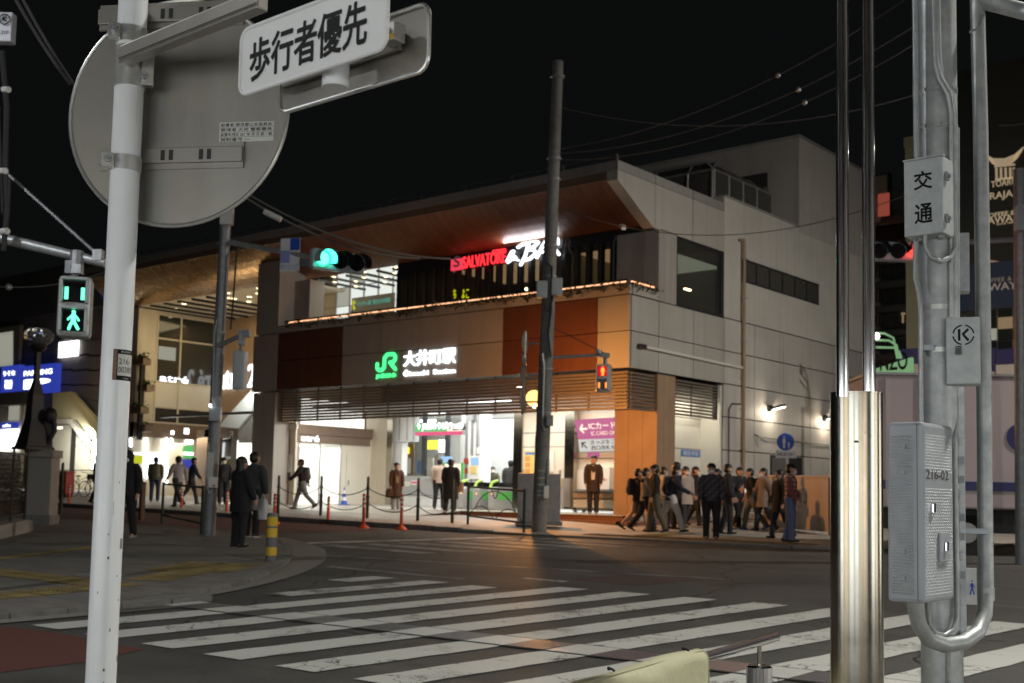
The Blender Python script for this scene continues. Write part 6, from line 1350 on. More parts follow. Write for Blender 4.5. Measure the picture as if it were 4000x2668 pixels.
# upper box with the two characters
yb = gpt(3600,780,.14).y
tl, br_ = on_y(3530,632,yb), on_y(3684,905,yb); bx0, bx1 = tl.x, br_.x; bz1 = (tl.z+on_y(3680,608,yb).z)/2; bz0 = (on_y(3532,932,yb).z+on_y(3685,902,yb).z)/2
TB = MB().bx(bx0,bx1,yb,yb+.15,bz0,bz1).build('traffic_box', 'galv_box', SG, bevel=.004)
bw, bh = bx1-bx0, bz1-bz0
text('stencil', '交', 'ink', TB, FY((bx0+bw*.27,yb-.0008,bz0+bh*.60)), bw*.46,bh*.235,.0006,.02); text('stencil', '通', 'ink', TB, FY((bx0+bw*.29,yb-.0008,bz0+bh*.155)), bw*.44,bh*.25,.0006,.02)
for z in (bz0+bh*.2,bz0+bh*.75): MB().bx(bx1,bx1+.012,yb+.02,yb+.05,z-.018,z+.018).build('hinge', 'bolt', TB, bevel=.003); MB().bx(bx1+.0122,bx1+.020,yb+.03,yb+.042,z-.006,z+.006).build('hinge_pin', 'bolt', TB)
MB().bx(bx0-.003,bx1+.003,yb-.003,yb+.02,bz1,bz1+.006).build('lid_lip', 'galv_box', TB); MB().tube([(bx0+.04,yb+.06,bz0),(bx0+.04,yb+.06,bz0-.012)], .016, 12).build('gland', 'galv_dark', TB); MB().tube([(bx0+.13,yb+.06,bz0),(bx0+.13,yb+.06,bz0-.012)], .016, 12).build('gland', 'galv_dark', TB)
# box with the ringed K
kc = gpt(3762,1370,.15); ku = gr; kn = gt
KB = MB().obx(kc-kn*.05, ku, Z1, kn, .066,.139,.05).build('meter_box', 'galv_box', SG, bevel=.006)
ko_ = (gpt(3763,1308,.15)+kn*.0006, ku, Z1, kn)
for k in range(4):
    MB().ribbon(ko_, [(.040*math.cos(math.radians(a)), .040*math.sin(math.radians(a))) for a in range(90*k+8, 90*k+83, 8)], .006, .0002,.0008, False).build('emblem_ring', 'ink', KB)
MB().ribbon(ko_, [(-.016,.024),(-.016,-.024)], .010, .0002,.0008, False).build('emblem_letter', 'ink', KB); MB().ribbon(ko_, [(.020,.024),(-.004,.0)], .010, .0002,.0009, False).ribbon(ko_, [(.0,.0),(.020,-.024)], .010, .0002,.0007, False).build('emblem_letter', 'ink', KB)
lk = MB().obx(gpt(3744,1370,.155), ku, Z1, kn, .014,.019,.006).build('latch', 'chrome', KB, bevel=.004); MB().obx(gpt(3744,1372,.162), ku, Z1, kn, .009,.013,.003).build('latch_face', 'ink_grey', lk)
for y in (1265,1470): MB().obx(gpt(3826,y,.12), ku, Z1, kn, .003,.022,.008).build('hinge', 'galv', KB)
# large perforated control cabinet
E0 = gpt(3607,2000,.42); ex0 = on_y(3463,2000,E0.y).x; ey1 = on_x(3727,2000,E0.x).y; ez1 = on_y(3607,1646,E0.y).z; ez0 = on_y(3610,2360,E0.y).z
CBX = MB().bx(ex0,E0.x,E0.y,ey1,ez0,ez1).build('control_cabinet', 'box_grey', SG, bevel=.016)
MB().bx(ex0-.001,E0.x+.001,E0.y+.034,E0.y+.036,ez0+.002,ez1-.002).build('door_gap', 'black', CBX) if False else None
MB().bx(E0.x-.024,E0.x-.0225,E0.y-.0012,E0.y+.01,ez0+.01,ez1-.008).build('door_gap', 'black', CBX)
dm = MB(); nx, nz = 12, 54
for i in range(nx):
    for j in range(nz):
        x = ex0+.018+(E0.x-.030-ex0-.018-.008)*(i+.5*(j % 2))/nx; z = ez0+.035+(ez1-ez0-.08)*j/nz
        dm.tube([(x,E0.y+.0005,z),(x,E0.y-.0034,z)], [.0042,.0028], 6)
tag(dm.build('dimples', 'galv', CBX), kind='stuff')
dm = MB(); ny = 12
for i in range(ny):
    for j in range(nz):
        z = ez0+.03+(ez1-ez0-.07)*j/nz
        if .655 < j/nz < .755: continue
        y = E0.y+.024+(ey1-E0.y-.04)*(i+.5*(j % 2))/ny
        dm.tube([(E0.x-.0005,y,z),(E0.x+.0014,y,z)], [.0042,.0028], 6)
tag(dm.build('dimples', 'galv', CBX), kind='stuff')
for y in (1745,1845,2155,2258): p = on_y(3532,y,E0.y); MB().tube([V((p.x,E0.y+.002,p.z)), V((p.x,E0.y-.009,p.z))], .0085, 10).build('bolt', 'bolt', CBX, True)
ly = E0.y+.03; text('number', '216-02', 'ink_grey', CBX, FX((E0.x+.0008,E0.y+.03,ez0+(ez1-ez0)*.685)), (ey1-E0.y)*.72,.036,.0006,.01)
p = on_x(3640,1985,E0.x); MB().bx(E0.x-.002,E0.x+.012,p.y-.012,p.y+.014,p.z-.020,p.z+.020).build('latch', 'chrome', CBX, bevel=.004)
p = on_x(3683,2135,E0.x); sub = MB().bx(E0.x-.001,E0.x+.010,p.y-.055,p.y+.05,p.z-.058,p.z+.056).build('inspection_door', 'box_grey', CBX, bevel=.003); MB().bx(E0.x+.010,E0.x+.020,p.y-.012,p.y+.014,p.z-.020,p.z+.020).build('latch', 'chrome', sub, bevel=.004)
# signal arm leaving at the top right, flat bracket
MB().tube([gpt(3845,5,-.1), gpt(4200,95,.25)], .035, 12).build('signal_arm', 'galv', SG, True); MB().tube([gpt(3838,60,-.08), gpt(3822,110,-.02), gpt(3790,125,0)], .006, 8).build('cable', 'galv', SG, True)
MB().obx(gpt(3766,1030,-.12), gr, Z1, gt, .022,.13,.04).build('rear_box', 'galv', SG, bevel=.005)
MB().obx(gpt(3787,2290,-.35), gr, Z1, gt, .03,.08,.012).build('small_sign', 'sign_white', SG); figure((gpt(3781,2325,-.33), gr, Z1, gt), .035,.07, 'sign_blue', SG, True, .002)
# ------------------------------------------------------------------ stainless steel double post
DS = 3.4; SC_ = at_d(3345,1800,DS); Sb = G(SC_.x, SC_.y, .10)
SS = thing('stainless_post', 'stainless steel column with two chrome tubes rising from it', 'steel post', Sb)
st_ = (-V((SC_.x, SC_.y, 0))).normalized(); sr = V((-st_.y, st_.x, 0)); sr = sr if sr.dot(_r0) > 0 else -sr
def obr(z, w, r):
    out = []
    for k in range(19): a = -math.pi/2+math.pi*k/18; out.append(V((SC_.x,SC_.y,z))+sr*(w+r*math.cos(a))+st_*(r*math.sin(a)))
    for k in range(19): a = math.pi/2+math.pi*k/18; out.append(V((SC_.x,SC_.y,z))+sr*(-w+r*math.cos(a))+st_*(r*math.sin(a)))
    return out
zt_ = at_d(3345,1540,DS).z
def elr(z, e=0): return [V((SC_.x,SC_.y,z))+sr*((.0742+e)*math.cos(t*math.pi/24))+st_*((.052+e)*math.sin(t*math.pi/24)) for t in range(48)]
MB().rings([elr(Sb.z), elr(zt_)]).build('column', 'stainless', SS, True)
MB().rings([elr(zt_+.0005,.0012), elr(zt_+.006,.0012)]).build('cap', 'stainless', SS, True)
for px in (3291,3394):
    q = at_d(px,1340,DS); MB().tube([V((q.x,q.y,zt_-.01)), V((q.x,q.y,3.3))], .0182, 28).build('tube', 'chrome', SS, True)
for y, x, m in ((1690,3372,'chip'),(1725,3345,'chip'),(2335,3375,'chip'),(2090,3430,'chip'),(1705,3395,'ink_grey'),(2310,3432,'chip')):
    p = at_d(x, y, DS-.045); MB().obx(p, sr, Z1, st_, .006,.003,.0012).build('scuff', m, SS)
# ------------------------------------------------------------------ guard pipe with pale yellow cover
R0 = at_d(3031,2487,6.2); zr_ = R0.z
def rl(y): return V((R0.x+.16*(R0.y-y), y, zr_))
GPi = thing('guard_pipe', 'chrome guard pipe on a steel bollard at the kerb, bottom right', 'guard rail', G(R0.x, R0.y, .10))
MB().tube([rl(R0.y+.012), rl(R0.y+.006), rl(R0.y), rl(-.5)], [.012,.021,.0245,.0245], 24).build('top_rail', 'chrome', GPi, True)
def rail_y(px, py):
    lo, hi = -1.0, R0.y
    for _ in range(40):
        md = (lo+hi)/2; q = rl(md)-CAM; x = 2000+FPX*q.dot(_R)/q.dot(_F)
        if x < px: lo = md
        else: hi = md
    return md
py_ = rail_y(2966, 2530); q_ = rl(py_)
MB().tube([q_+V((0,0,-.01)), q_+V((0,0,-.30))], .011, 12).build('pin', 'stainless', GPi, True)
bt_ = at_d(2972,2598,fwd(q_)); MB().lathe([(.066,-1.2),(.066,-.008),(.056,0)], (q_.x,q_.y,bt_.z), 28).build('bollard', 'chrome', GPi, True)
CV = thing('rail_cover', 'pale yellow cloth cover tied over the guard pipe', 'cover', G(rl(3.5).x, 3.5, .10))
ys_ = rail_y(2728, 2570)
mb = MB(); rows = []; n = 60; random.seed(11)
wob = [random.uniform(-1,1) for _ in range(80)]
for i in range(n+1):
    y = ys_-i*(ys_+.4)/n; row = []; c_ = rl(y)
    for k in range(19):
        f_ = abs(k-9)/9; w = .016*f_*(math.sin(i*.55+k*.3)+.6*wob[i])+.006*math.sin(i*1.9+k)
        puff = .052+.006*math.sin(i*.35)+.004*wob[i]
        if k < 6: u = -(puff+.020*(5-k)/5+w); z = -.34*(5-k)/5
        elif k < 13: a = math.pi*(k-5.5)/7; u = -puff*math.cos(a); z = puff*.95*math.sin(a)+.005*math.sin(i*.8+k*.5)
        else: u = puff+.020*(k-13)/5+w; z = -.34*(k-13)/5
        row.append(c_+V((u, .0, z)))
    rows.append(row)
bse = 0
for r_ in rows: mb.v += r_
for i in range(n):
    for k in range(18): mb.f.append([i*19+k, i*19+k+1, (i+1)*19+k+1, (i+1)*19+k]); mb.mi.append(0)
cl_ = mb.build('cloth', 'cover_yellow', CV, True)
so = cl_.modifiers.new('thick', 'SOLIDIFY'); so.thickness = .003; sb_ = cl_.modifiers.new('sub', 'SUBSURF'); sb_.levels = 1; sb_.render_levels = 1
MB().tube([p+V((0,.002,0)) for p in rows[0]], .0045, 6, False).build('hem', 'cover_yellow', CV, True)
MB().tube([rl(y)+V((.030,0,.046)) for y in (ys_-.01, ys_-.8, ys_-1.6, ys_-2.6)], .003, 6).build('seam', 'cover_yellow', CV, True)
for px in (2690,2402):
    y_ = rail_y(px, 2560)-.03; c_ = rl(y_); MB().tube([c_+V((-.02,.01,.056)),c_+V((.0,.0,.060)),c_+V((.02,-.012,.056))], .005, 6).build('tie', 'black', CV, True); MB().ball(c_+V((-.022,.012,.058)), .008, 6, 4).build('knot', 'black', CV)
y_ = rail_y(2585, 2600)-.25; c_ = rl(y_); MB().bx(c_.x+.070,c_.x+.0715,y_-.02,y_+.015,c_.z-.10,c_.z-.03).build('print_mark', 'ink', CV)
# ------------------------------------------------------------------ people
mat('skin', (.50,.30,.21), .5); mat('hair', (.012,.010,.009), .45); mat('mask', (.74,.75,.77), .6); mat('shoe_black', (.015,.015,.016), .4); mat('shoe_sole', (.65,.65,.63), .6); mat('eye', (.01,.01,.01), .3)
def cloth(name, c, b=.5): return mat(name, c, .85, noise=(9,.35,.4), col2=tuple(x*.7 for x in c), bump=(14,b,.03))
for n, c in dict(c_black=(.012,.012,.014), c_navy=(.018,.024,.045), c_char=(.045,.045,.05), c_grey=(.20,.20,.21), c_taupe=(.22,.18,.155), c_brown=(.085,.042,.022), c_beige=(.52,.42,.36), c_white=(.58,.55,.54), c_jean=(.10,.15,.27), c_khaki=(.15,.125,.095), c_suit=(.016,.017,.022), c_olive=(.10,.085,.055), c_tan=(.30,.20,.12), c_lightgrey=(.34,.33,.35), c_mauve=(.20,.17,.20), c_salmon=(.50,.25,.19), c_darkgrey=(.07,.07,.075), c_darkbrown=(.035,.022,.018)).items(): cloth(n, c)
def pattern(name, c1, c2, c3, scale, rot):
    m = mat(name, c1, .9); nt = m.node_tree; N = nt.nodes; L = nt.links; P = N['Principled BSDF']
    tc = N.new('ShaderNodeTexCoord'); mp = N.new('ShaderNodeMapping'); mp.inputs['Rotation'].default_value = (0, rot, 0); L.new(tc.outputs['Object'], mp.inputs[0])
    w1 = N.new('ShaderNodeTexWave'); w1.bands_direction = 'X'; w1.inputs['Scale'].default_value = scale; L.new(mp.outputs[0], w1.inputs['Vector'])
    w2 = N.new('ShaderNodeTexWave'); w2.bands_direction = 'Z'; w2.inputs['Scale'].default_value = scale; L.new(mp.outputs[0], w2.inputs['Vector'])
    a = N.new('ShaderNodeMix'); a.data_type = 'RGBA'; a.inputs[6].default_value = (*c1, 1); a.inputs[7].default_value = (*c2, 1)
    g1 = N.new('ShaderNodeMath'); g1.operation = 'GREATER_THAN'; g1.inputs[1].default_value = .6; L.new(w1.outputs['Fac'], g1.inputs[0]); L.new(g1.outputs[0], a.inputs[0])
    b = N.new('ShaderNodeMix'); b.data_type = 'RGBA'; b.inputs[7].default_value = (*c3, 1); L.new(a.outputs[2], b.inputs[6])
    g2 = N.new('ShaderNodeMath'); g2.operation = 'GREATER_THAN'; g2.inputs[1].default_value = .65; L.new(w2.outputs['Fac'], g2.inputs[0])
    h = N.new('ShaderNodeMath'); h.operation = 'MULTIPLY'; h.inputs[1].default_value = .75; L.new(g2.outputs[0], h.inputs[0]); L.new(h.outputs[0], b.inputs[0]); L.new(b.outputs[2], P.inputs['Base Color'])
pattern('c_plaid', (.24,.05,.055), (.50,.46,.42), (.10,.06,.07), 3.2, 0); pattern('c_argyle', (.035,.033,.042), (.10,.085,.10), (.06,.05,.065), 2.6, .785)
FACE = dict(L=130, R=-50, C=-140, A=40)
def ell(c, a, b, n=16, tilt=0): return [V((c[0]+a*math.cos(2*math.pi*k/n), c[1]+b*math.sin(2*math.pi*k/n), c[2]+tilt*math.sin(2*math.pi*k/n))) for k in range(n)]
def person(label, px, head, foot, H, face, top, legs, stride=0.0, coat=None, mask=False, hair='short', arms=(0,0), bend=(.25,.25), lean=0.0, turn=0, shoe='shoe_black', sole=False, zf=None, inner=None, hat=None, sleeves='long', slim=1.0, d=None, armout=.0, headturn=0, skirt=None):
    slim *= 1.12
    d = d or H*FPX/(foot-head)
    p = at_d(px, foot, d); z = zf if zf is not None else (sz(p.x, p.y) if p.y > 20.5 else gz(p.x, p.y)+LW)
    t = thing('person', label, 'person', V((p.x, p.y, z)), math.radians(FACE[face]+turn))
    t['height_m'] = H
    k = H/1.72; s = slim
    J = {}
    J['pel'] = V((0,0,.95)); le = lambda z: V((0, math.sin(lean)*(z-.95), 0))
    for nm, sg, th, kb in (('r', 1, .42*stride, .06+.10*abs(stride) if stride >= 0 else .35*abs(stride)+.06), ('l', -1, -.38*stride, .06+(.42*abs(stride) if stride > 0 else .10*abs(stride)))):
        hip = V((sg*.092*s,0,.91)); kn = hip+V((sg*.008, math.sin(th)*.43, -math.cos(th)*.43)); an = kn+V((0, math.sin(th-kb)*.41, -math.cos(th-kb)*.41))
        J['hip'+nm], J['kn'+nm], J['an'+nm] = hip, kn, an; J['th'+nm] = th-kb
    low = min(J['anr'].z, J['anl'].z); dz = .075-low
    for q in list(J):
        if isinstance(J[q], Vector): J[q] = J[q]+V((0,0,dz))
    zb = dz
    ch = V((0,0,1.27+zb))+le(1.27); nk = V((0,.0,1.45+zb))+le(1.45)*1.0; hd = nk+V((0,.025+math.sin(lean)*.05,.13))
    for nm, sg, ta, eb in (('r', 1, arms[0], bend[0]), ('l', -1, arms[1], bend[1])):
        sh = V((sg*.185*s, 0, 1.395+zb))+le(1.395); el = sh+V((sg*(.045+armout), math.sin(ta)*.28, -math.cos(ta)*.28)); wr_ = el+V((-sg*.01, math.sin(ta+eb)*.245, -math.cos(ta+eb)*.245))
        J['sh'+nm], J['el'+nm], J['wr'+nm] = sh, el, wr_; J['hd'+nm] = (wr_-el).normalized()
    S_ = lambda v: v*k
    # continuous body
    vs, es, rs = [], [], []
    def vt(p_, r): vs.append(S_(p_)); rs.append(r*k); return len(vs)-1
    def ed(a, b): es.append((a, b)); return b
    a = vt(J['pel']+V((0,0,zb)), .11); b = ed(a, vt(V((0,0,1.10+zb))+le(1.10), .105)); c = ed(b, vt(ch, .125)); n0 = ed(c, vt(nk, .052)); h0 = ed(n0, vt(hd+V((0,.012,-.058)), .074)); h1 = ed(h0, vt(hd+V((0,-.006,.02)), .101)); h2 = ed(h1, vt(hd+V((0,-.012,.092)), .068))
    ed(h1, vt(hd+V((0,.116,-.008)), .015)); ed(h1, vt(hd+V((.098,-.01,.0)), .018)); ed(h1, vt(hd+V((-.098,-.01,.0)), .018))
    for nm, sg in (('r',1),('l',-1)):
        q = ed(c, vt(J['sh'+nm], .055)); q = ed(q, vt(J['el'+nm], .040)); q = ed(q, vt(J['wr'+nm], .027)); f = J['hd'+nm]; pm = J['wr'+nm]+f*.055; q = ed(q, vt(pm, .032))
        sd = V((0,1,0))-f*f.y; sd.normalize()
        for i in range(4): tip = pm+f*(.045+(.035,.045,.040,.028)[i])+sd*(-.030+.020*i); m_ = ed(q, vt(pm+f*.035+sd*(-.030+.020*i), .0095)); ed(m_, vt(tip+V((-sg*.008,0,0)), .0075))
        m_ = ed(q, vt(pm+sd*.036+f*.0, .011)); ed(m_, vt(pm+sd*.046+f*.034, .008))
        q = ed(a, vt(J['hip'+nm], .085)); q = ed(q, vt(J['kn'+nm], .055)); q = ed(q, vt(J['an'+nm], .038)); ed(q, vt(J['an'+nm]+V((0,.11,-.045)), .03))
    me = bpy.data.meshes.new('body'); me.from_pydata([tuple(v) for v in vs], es, []); me.materials.append(MAT['skin'])
    bo = link('body', me, t); sk = bo.modifiers.new('skin', 'SKIN'); sk.use_smooth_shade = True
    for v, r in zip(me.skin_vertices[0].data, rs): v.radius = (r, r)
    me.skin_vertices[0].data[0].use_root = True
    su_ = bo.modifiers.new('sub', 'SUBSURF'); su_.levels = su_.render_levels = 2
    WM[bo.name] = WM[t.name]
    B = lambda mb, nm, m: mb.build(nm, m, t, True, local=True)
    sc = lambda P_: [S_(q) for q in P_]
    # trousers
    if legs:
        mb = MB()
        for nm in 'rl':
            hp, kn, an = J['hip'+nm], J['kn'+nm], J['an'+nm]
            if legs != 'skinlegs': mb.tube(sc([hp+V((0,0,.06)), hp.lerp(kn,.35), kn, kn.lerp(an,.5), an+V((0,0,-.02))]), [.110*k*s,.102*k*s,.080*k,.074*k,.068*k], 12)
        mb.rings([[S_(q) for q in ell((0,0,z+zb), a_*s, b_)] for z, a_, b_ in ((.83,.165,.115),(.92,.175,.125),(1.02,.165,.115))])
        if legs != 'skinlegs': B(mb, 'trousers', legs)
    # top
    hem = {None: .90, 'jacket': .84, 'long': .46, 'midi': .66, 'shirt': .88}[coat]
    fl = {None: 0, 'jacket': .012, 'long': .055, 'midi': .035, 'shirt': .005}[coat]
    prof_ = [(hem,.178+fl,.125+fl*.9),(max(hem+.1,.93),.176+fl*.8,.124+fl*.7),(1.02,.170+fl*.5,.122+fl*.5),(1.14,.168+fl*.3,.120),(1.28,.196,.132),(1.37,.205,.122),(1.425,.150,.098),(1.46,.078,.072),(1.485,.066,.064)]
    mb = MB(); rr_ = []
    for z, a_, b_ in prof_:
        o = le(z) if z > .95 else V((0, (J['knr'].y+J['knl'].y)*.12, 0))
        a2 = a_*s; b2 = b_*1.08 + (abs(stride)*.10*(max(0,.9-z)/.45) if z < .9 else 0)
        rr_.append([S_(q) for q in ell((o.x, o.y, z+zb), a2, b2, 18)])
    mb.rings(rr_)
    for nm in 'rl':
        sh, el, w_ = J['sh'+nm], J['el'+nm], J['wr'+nm]
        if sleeves == 'short': mb.tube(sc([V((sh.x*.45, sh.y, sh.z)), V((sh.x*.85, sh.y, sh.z-.004)), sh.lerp(el,.3), sh.lerp(el,.8)]), [.06*k,.078*k,.078*k,.070*k], 12)
        else: mb.tube(sc([V((sh.x*.45, sh.y, sh.z+.0)), V((sh.x*.85, sh.y, sh.z-.004)), sh.lerp(el,.22), sh.lerp(el,.6), el, el.lerp(w_,.5), w_]), [.060*k,.080*k,.084*k,.078*k,.068*k,.060*k,.052*k], 12)
    tp_ = B(mb, 'coat' if coat in ('long','midi') else 'jacket', top)
    if inner:   # open front: shirt strip
        mb = MB(); q = [(max(hem+.12,1.0),.045),(1.15,.055),(1.30,.05),(1.42,.03)]
        L_, R_ = [], []
        for z, w in q:
            o = le(z); yb_ = [p_ for p_ in prof_ if p_[0] >= z][0][2]+.012; L_.append(S_(V((-w, o.y+yb_, z+zb)))); R_.append(S_(V((w, o.y+yb_, z+zb))))
        mb.poly(L_+R_[::-1]); B(mb, 'shirt', inner)
    if skirt: B(MB().rings([[S_(q) for q in ell((0,0,z+zb), a_, b_)] for z, a_, b_ in ((.50,.21,.16),(.75,.19,.14),(.95,.16,.115))]), 'skirt', skirt)
    # shoes
    for nm in 'rl':
        an = J['an'+nm]; th = J['th'+nm]; pit = max(0, -th)*.8
        f = V((0, math.cos(pit), -math.sin(pit))); u = V((0, math.sin(pit), math.cos(pit))); o = an+V((0,-.03,-.03)); x = V((1,0,0))
        rg = [[S_(o+f*y+x*(w*math.cos(2*math.pi*i/10))+u*(h*math.sin(2*math.pi*i/10)-.008)) for i in range(10)] for y, w, h in ((-.055,.024,.028),(-.03,.036,.045),(.03,.038,.042),(.10,.045,.030),(.16,.040,.024),(.19,.022,.016))]
        so_ = B(MB().rings(rg), 'shoe', shoe)
        if sole: MB().obx(S_(o+f*.065-u*.036), x, f, u, .044*k,.125*k,.010*k).build('sole', 'shoe_sole', so_, local=True, bevel=.006)
    # head wear
    H_ = S_(hd); hr = MB()
    hr.ball(H_+V((0,-.026*k,.036*k)), (.110*k,.114*k,.112*k), 16, 10, .02 if hair != 'long' else -.25, 1)
    hr.ball(H_+V((0,-.050*k,-.002*k)), (.097*k,.084*k,.095*k), 12, 8, -.85,.9)
    if hair == 'long':
        hr.rings([[q for q in ell((H_.x, H_.y-.05*k+oy*k, H_.z+z_*k), a_*k, b_*k, 12)] for z_, a_, b_, oy in ((.03,.09,.07,0),(-.10,.105,.075,-.01),(-.24,.12,.07,-.02),(-.36,.085,.045,-.02))])
    if hair == 'bun': hr.ball(H_+V((0,-.12*k,.05*k)), .05*k, 10, 7)
    ho = B(hr, 'hair', 'hair')
    if hair == 'hood':
        hb = MB(); hb.ball(H_+V((0,-.022*k,.015*k)), (.118*k,.125*k,.135*k), 14, 9, -.7,1); hb.rings([[S_(q) for q in ell((nk.x, nk.y-.02, nk.z+z_), a_, a_*.9, 12)] for z_, a_ in ((-.03,.13),(.04,.105),(.09,.10))]); B(hb, 'hood', top)
    if hat: hb = MB(); hb.ball(H_+V((0,-.01*k,.045*k)), (.108*k,.118*k,.095*k), 14, 8, 0,1); hb.rings([[q for q in ell((H_.x, H_.y+.095*k, H_.z+.05*k+z_), .072*k,.075*k, 12)] for z_ in (0,.008)]); B(hb, 'cap', hat)
    if mask:
        mk = MB(); mk.ball(H_+V((0,.055*k,-.052*k)), (.074*k,.062*k,.060*k), 12, 8); B(mk, 'face_mask', 'mask')
    if face != 'A':
        for sg in (-1, 1): B(MB().ball(H_+V((sg*.036*k,.090*k,.016*k)), (.014*k,.009*k,.008*k), 6, 4), 'eye', 'eye')
        if not mask: B(MB().ball(H_+V((0,.086*k,-.058*k)), (.025*k,.007*k,.006*k), 8, 4), 'mouth', 'skin_lip')
    t['z0'] = zb*k
    return t, {q: S_(v) for q, v in J.items() if isinstance(v, Vector)}, k
mat('skin_lip', (.33,.14,.12), .5)
def carried(nm, label, cat, m, T, joint, off, build, grp=None):
    t, J, k = T; p = WM[t.name] @ (J[joint]+V(off)); o = thing(nm, label, cat, p, t.rotation_euler.z, grp); build(o); return o
def soft_bag(m, w, dpt, h, strap=True, sm=None):
    def f(o):
        rg = [ell((0,0,z), a*w, b*dpt, 14) for z, a, b in ((-h,.42,.35),(-h*.96,.5,.5),(-h*.5,.52,.55),(-h*.15,.44,.42),(-h*.04,.36,.22))]
        MB().rings(rg).build('bag_body', m, o, True, local=True)
        if strap: MB().tube([(-w*.2,0,-h*.05),(-w*.1,0,.05),(0,0,.07),(w*.1,0,.05),(w*.2,0,-h*.05)], .008, 6).build('handle', sm or m, o, True, local=True)
    return f
def backpack(T, m, label):
    t, J, k = T; c = (J['shr']+J['shl'])/2+V((0,-.19*k,-.17*k)); o = thing('backpack', label, 'backpack', WM[t.name] @ c, t.rotation_euler.z)
    rg = [[V((x*w, y*dp, z)) for x, y in ((-1,-.6),(-.7,-1),(.7,-1),(1,-.6),(1,.6),(.7,1),(-.7,1),(-1,.6))] for z, w, dp in ((-.23*k,.12,.07),(-.2*k,.15,.09),(.0,.155,.10),(.17*k,.14,.085),(.23*k,.09,.05))]
    MB().rings(rg).build('pack_body', m, o, True, local=True); MB().rings([[V((x*.11, -.085+y*.04, z)) for x, y in ((-1,-.6),(-.7,-1),(.7,-1),(1,-.6),(1,.6),(-1,.6))] for z in (-.17*k,-.02*k)]).build('pocket', m, o, True, local=True)
    for sg in (-1, 1): MB().tube([(sg*.09,.06,.2*k),(sg*.12,.16,.24*k),(sg*.12,.30,.12*k),(sg*.13,.28,-.08*k),(sg*.12,.10,-.2*k)], .016, 6).build('strap', m, o, True, local=True)
# left side
person('person in black hooded jacket and mask walking behind the white post', 486,1752,2096,1.72,'C','c_black','c_black',stride=.25,hair='hood',coat='jacket',mask=True,turn=-12,arms=(.1,-.1),shoe='c_lightgrey')
T = person('long haired person in a knee length black coat standing at the kerb', 932,1786,2138,1.62,'R','c_black','c_black',coat='midi',slim=1.16,hair='long',turn=42,arms=(.15,.1),bend=(.3,.9)); 
carried('handbag', 'black leather handbag on the arm of the long haired person', 'handbag', 'c_black', T, 'ell', (-.05,.05,.05), soft_bag('black_gloss',.34,.15,.26))
carried('plastic_bag', 'large white plastic shopping bag hanging beside the black coat', 'shopping bag', 'mask', T, 'wrl', (.30,.22,-.05), soft_bag('c_white',.27,.16,.40)); carried('plastic_bag', 'smaller white plastic bag partly behind the larger one', 'shopping bag', 'mask', T, 'wrl', (.18,.10,.02), soft_bag('c_lightgrey',.22,.14,.30))
person('person in dark jacket seen from behind, past the long haired person', 982,1780,2112,1.74,'A','c_char','c_black',coat='jacket',turn=-25,sole=True,arms=(.1,.2),bend=(.2,.8))
person('person in a tan jacket walking away toward the shop lights', 602,1802,1976,1.68,'A','c_olive','c_navy',stride=.25,coat='jacket',turn=10)
person('person in light grey jacket and dark trousers striding left', 690,1788,1990,1.72,'A','c_lightgrey','c_char',stride=.8,coat='jacket',turn=60,arms=(-.4,.4))
person('person in dark vest bending while walking by the shop signs', 742,1800,1985,1.70,'A','c_navy','c_char',stride=.8,coat='jacket',lean=.15,turn=-70,arms=(.4,-.4))
person('masked person in dark suit walking out past the signal pole', 868,1790,1976,1.70,'C','c_suit','c_suit',stride=.3,coat='jacket',mask=True,inner='c_brown',turn=20)
person('dark clothed person half hidden left of the white post', 372,1812,2000,1.68,'R','c_black','c_black',stride=.4,coat='jacket',arms=(.4,.3))
# middle
T = person('person in dark jacket hurrying left past the shop entrance', 1178,1796,1998,1.70,'L','c_black','c_grey',stride=.95,coat='jacket',lean=.12,arms=(-.5,.6),bend=(.2,.3)); backpack(T, 'c_darkgrey', 'dark grey backpack on the person hurrying left')
T = person('person in a long brown coat looking along the pavement', 1545,1822,2016,1.60,'C','c_brown','c_lightgrey',coat='long',slim=.80,inner='c_tan',turn=18,arms=(.05,.15)); carried('tote_bag', 'dark brown bag hanging at the long brown coat', 'bag', 'c_brown', T, 'wrr', (.03,0,-.06), soft_bag('c_brown',.28,.12,.30))
person('person in beige shirt and black trousers walking into the station', 1714,1796,1992,1.72,'A','c_beige','c_black',stride=.35,coat='shirt',zf=FL,d=39.5,turn=-10)
T = person('person in a long black coat seen from behind by the gates', 1757,1804,2020,1.74,'A','c_black','c_black',coat='long',turn=-20,stride=.2,shoe='c_tan'); carried('tote_bag', 'tan paper bag held by the person in the long black coat', 'bag', 'c_tan', T, 'wrr', (.05,.02,.14), soft_bag('c_tan',.24,.1,.34))
for px, c, l in ((1890,'c_navy','masked clerk in blue behind the ticket gates'),(1922,'c_olive','masked clerk in brown leaning over the gate counter')): person(l, px,1822,1995,1.62,'C',c,'c_black',coat='jacket',mask=True,zf=FL,d=46,lean=.25,arms=(.5,.5),bend=(.6,.6))
T = person('person in grey jacket walking through the ticket gate', 1992,1790,1984,1.74,'A','c_darkgrey','c_char',stride=.5,coat='jacket',zf=FL,d=40.5,turn=-15); carried('tote_bag', 'grey bag swinging beside the person at the gate', 'bag', 'c_grey', T, 'wrl', (-.05,.05,-.03), soft_bag('c_grey',.36,.16,.30))
T = person('person in grey hoodie at the ticket machines with a white tote', 2265,1808,1992,1.70,'A','c_grey','c_char',stride=.3,coat='jacket',hair='short',zf=FL,d=40.0,turn=-35,bend=(.5,.8)); carried('tote_bag', 'white tote bag on the shoulder of the grey hoodie', 'bag', 'c_white', T, 'ell', (-.04,-.04,.04), soft_bag('c_white',.40,.14,.34,True,'c_white'))
